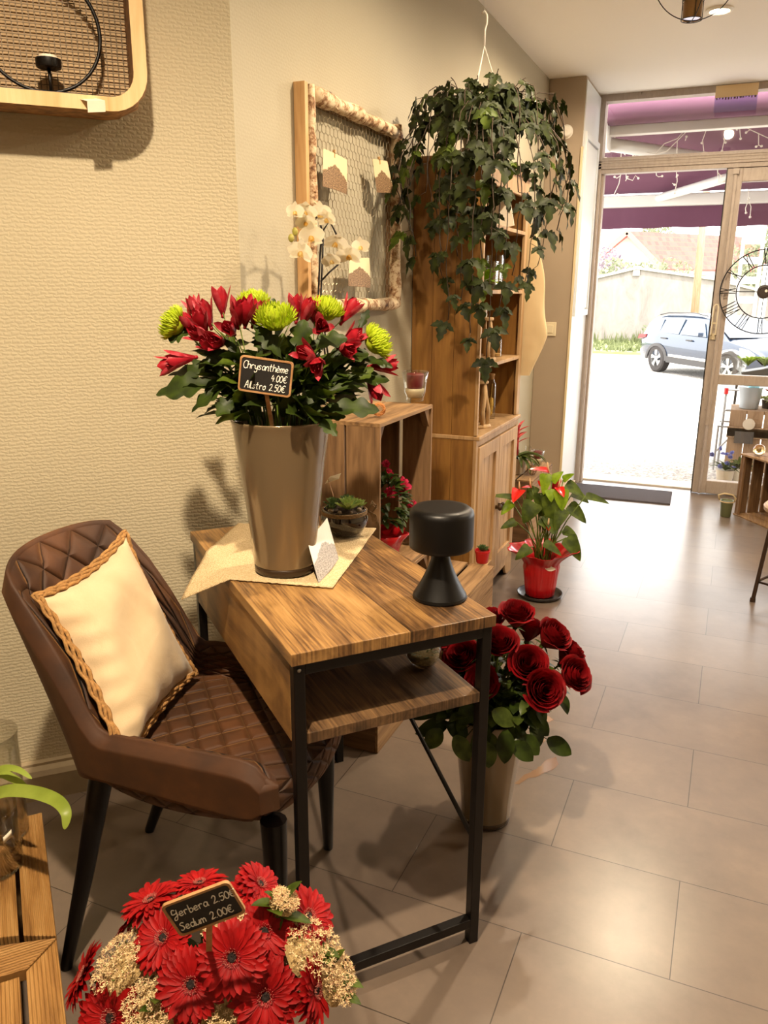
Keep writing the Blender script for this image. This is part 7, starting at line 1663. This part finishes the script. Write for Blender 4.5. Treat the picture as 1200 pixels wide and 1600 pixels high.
bz_ = pY(1160,640,YO+.12); zb3 = thing('metal_bucket', 'pale zinc bucket on the pallet stand outside', 'bucket', (bz_.x,YO+.12,z_t)); m = MB(); m.lathe([(0,.001),(.065,.001),(.07,.005),(.09,.17),(.094,.175),(.088,.175),(.084,.16),(0,.15)], 32, (x0+.13,YO+.13,z_t)); m.build('body', plain('zinc', '#a9b0b5', .35, .6), zb3, 'auto')
m = MB(); m.ball((x0+.15,YO+.13,z_t+.19), .045, 10, 6); m.build('blue_cloth', plain('paleblue', '#8ec5d0', .8), zb3, True)
def tuft(name, label, c, n, L, W, mat, shape=strap, up=1.0, pot=None, blooms=None, droop=1.2):
    t_ = thing(name, label, 'potted plant', tuple(c)); c = V(c)
    if pot: m = MB(); r_, h_ = pot[0], pot[1]; m.lathe([(0,.001),(r_*.8,.001),(r_,h_),(r_*.94,h_),(0,h_*.9)], 24, c); m.build('pot', pot[2], t_, 'auto'); c = c+V(0,0,h_*.9)
    m = MB()
    for k in range(n): a_ = k*2.4; leaf(m, c, V(math.cos(a_),math.sin(a_),up*R.uniform(.5,1.5)), L*R.uniform(.7,1.1), W, shape=shape, droop=droop*R.uniform(.5,1.2), fold=.3, n=8)
    m.build('leaves', mat, t_, True)
    if blooms:
        m = MB()
        for k in range(blooms[0]): 
            p_ = c+V(R.uniform(-1,1)*L*.8, R.uniform(-1,1)*L*.6, R.uniform(.2,1)*L); ruffled(m, p_, blooms[1], rnd()+V(0,-.8,.6))
        m.build('blooms', blooms[2], t_, True)
    return t_
tuft('potted_plant', 'bright green strappy plant in a pot on the pallet stand outside', (x0+.42,YO+.14,z_t), 40, .20, .026, M['leafbright'], pot=(.08,.09,M['oldwood']))
tuft('red_flowered_plant', 'small plant with red blooms beside the zinc bucket outside', (x0+.27,YO+.20,z_t), 20, .10, .03, M['leaf'], oval, pot=(.05,.07,M['black']), blooms=(5,.022,M['rose']))
# tray of succulents higher up, on a black stand
YT = 7.45; t0_ = pY(1163,588,YT); stz = t0_.z-.02
ts = thing('planter_trough', 'black planter trough of succulents outside just above the middle door rail', 'planter', (t0_.x+.3,YT,stz))
m = MB(); m.prism([(0,0),(.75,0),(.78,.10),(.30,.13),(.16,.09),(-.03,.05)], 0, .22, lambda u,v,h: (t0_.x+u, YT+h, stz+v)); m.build('trough', plain('black_trough', '#3a3734', .5), ts)
for k in range(4): m = MB(); xx = t0_.x+.03 if k % 2 == 0 else t0_.x+.68; m.box((xx,YT+(0 if k < 2 else .19),-.03),(xx+.025,YT+(.025 if k < 2 else .215),stz)); m.build('leg', M['black'], ts)
for k in range(6):
    m = MB(); cc2 = V(t0_.x+.02+k*.13, YT+.10, stz+.10)
    for q in range(14): a_ = q*2.4; leaf(m, cc2, V(math.cos(a_),math.sin(a_),1.2), .13, .045, shape=oval, droop=.4, fold=.4, n=6)
    m.build('succulent', [M['leafbright'], M['succ'], M['succd']][k % 3], ts, True)
pbg = thing('plastic_wrap', 'crumpled clear plastic wrapping left of the succulent trough outside', 'plastic wrapping', (t0_.x-.12,YT,stz)); m = MB(); m.lathe([(0,0),(.11,0),(.13,.08),(.12,.17),(.07,.22),(0,.235)], 20, (t0_.x-.13,YT+.1,stz-.0), wob=lambda a,z: 1+.12*math.sin(5*a+z*40)); m.build('film', M['thin'], pbg, True)
m = MB(); m.box((t0_.x-.26,YT,stz-.02),(t0_.x-.035,YT+.2,stz-.002)); m.box((t0_.x-.25,YT+.01,-.04),(t0_.x-.23,YT+.03,stz-.02)); m.box((t0_.x-.25,YT+.17,-.04),(t0_.x-.23,YT+.19,stz-.02)); m.box((t0_.x-.06,YT+.01,-.04),(t0_.x-.04,YT+.19,stz-.02)); m.build('stand', M['cartrim'], pbg)
tb2 = thing('metal_table', 'grey tubular metal table frame outside beside the pallet stand', 'table', (.12,7.0,0)); a1_ = pY(1122,666,7.05); m = MB(); zt3 = a1_.z; xa = a1_.x
for q in ((xa,7.05,-.03),(xa+.16,7.05,-.03),(xa,7.35,-.03),(xa+.16,7.35,-.03)): m.tube([q, (q[0],q[1],zt3)], .009, 6)
for a_, b_ in (((xa,7.05,zt3),(xa+.16,7.05,zt3)),((xa,7.35,zt3),(xa+.16,7.35,zt3)),((xa,7.05,zt3),(xa,7.35,zt3)),((xa+.16,7.05,zt3),(xa+.16,7.35,zt3)),((xa,7.05,.12),(xa+.16,7.05,zt3))): m.tube([a_,b_], .008, 6)
m.build('frame', plain('grey_metal', '#9a9a9a', .4, .5), tb2)
ah = pY(1135,610,7.2); hr = thing('post', 'grey post with a red cap outside behind the lower door glass', 'post', (ah.x,7.2,0)); m = MB(); m.tube([(ah.x,7.2,-.03),(ah.x,7.2,ah.z)], .011, 8); m.tube([(ah.x,7.2,.45),(ah.x+.1,7.2,.45)], .01, 6); m.tube([(ah.x,7.2,.62),(ah.x+.1,7.2,.62)], .01, 6); m.build('pole', bpy.data.materials['grey_metal'], hr); m = MB(); m.lathe([(0,-.03),(.018,-.03),(.018,.02),(0,.025)], 10, (ah.x,7.2,ah.z)); m.build('cap', M['redpot'], hr)
tuft('lavender_pot', 'blue flowered plant standing outside left of the pallet stand', (pY(1137,705,6.62).x,6.66,-.03), 30, .16, .02, M['leafolive'], lance, 1.6, pot=(.07,.09,M['potwhite']), blooms=(10,.02,leafmat('blue_petals','#6470b0','#8a90cc',.5,.3,30)))
tuft('leafy_pot', 'green plant in a white pot outside at the foot of the pallet stand', (pY(1148,735,6.8).x+.03,6.72,-.03), 30, .14, .03, M['leafolive'], oval, 1.2, pot=(.06,.10,M['white']))
# ================================================================ LIGHT
def warm(k): return {0:(1,.80,.56),1:(1,.80,.55)}[k]
M['lampface'] = emis('lamp_face', '#fff0d0', 14)
def downlight(x, y, en, label, cone=176, blend=.35, size=.035):
    t_ = thing('ceiling_spotlight', label, 'ceiling light', (x,y,CEIL))
    m = MB(); m.lathe([(.062,0),(.062,-.006),(.05,-.012),(.044,-.010),(.044,0)], 28, (x,y,CEIL)); m.build('trim_ring', M['white'], t_, 'auto')
    m = MB(); m.lathe([(0,-.004),(.043,-.004),(.043,-.001),(0,-.001)], 24, (x,y,CEIL)); m.build('lamp_face', M['lampface'], t_)
    l = bpy.data.lights.new('spot_bulb', 'SPOT'); l.energy = en; l.color = warm(0); l.shadow_soft_size = size; l.spot_size = math.radians(cone); l.spot_blend = blend
    o = bpy.data.objects.new('spot_bulb', l); C.objects.link(o); o.location = (x,y,CEIL-.03)
SPOT = 120
downlight(-.24, 4.47, SPOT*.75, 'round recessed ceiling spotlight glowing beside the hanging lamp')
downlight(-.24, 2.62, SPOT*1.0, 'recessed ceiling spotlight above the desk side of the shop', 168, .8)
downlight(-.50, .50, SPOT*2.1, 'recessed ceiling spotlight above the gerbera bucket', 170, .85)
downlight(1.6, 2.6, SPOT*.5, 'added unseen fill spotlight over the right half of the shop')  # lamp added out of view as fill for the right side
downlight(1.6, 4.6, SPOT*.7, 'added unseen fill spotlight near the shop window')  # another added fill lamp, outside the frame towards the shop front
downlight(1.2, -.6, SPOT*.15, 'added unseen fill spotlight behind the viewer')  # weak fill lamp added behind the camera
downlight(-1.8, -1.2, SPOT*.1, 'added unseen fill spotlight in the back corner')  # faint added lamp, out of view, only for ambient fill
w = bpy.data.worlds.new('world'); C_ = bpy.context.scene; C_.world = w; w.use_nodes = True
bg = w.node_tree.nodes['Background']; bg.inputs[0].default_value = (1, .995, .97, 1); bg.inputs[1].default_value = 6
s = bpy.data.lights.new('sun', 'SUN'); s.energy = 7; s.color = (1,.95,.86); s.angle = math.radians(2)
so = bpy.data.objects.new('sun', s); C.objects.link(so); so.rotation_euler = Vector((-.35,.45,-1)).to_track_quat('-Z','Y').to_euler()
vs = bpy.context.scene.view_settings; bpy.context.scene.display_settings.display_device = 'sRGB'
vs.view_transform = 'Standard'; vs.look = 'None'; vs.gamma = 1; vs.exposure = 0.30; vs.use_curve_mapping = False
sc = bpy.context.scene; sc.cycles.use_denoising = True
sc.cycles.max_bounces = 8; sc.cycles.transparent_max_bounces = 24; sc.cycles.caustics_reflective = False; sc.cycles.caustics_refractive = False; sc.cycles.sample_clamp_indirect = 6
for o in bpy.data.objects:
    if '_loc' in o: del o['_loc']
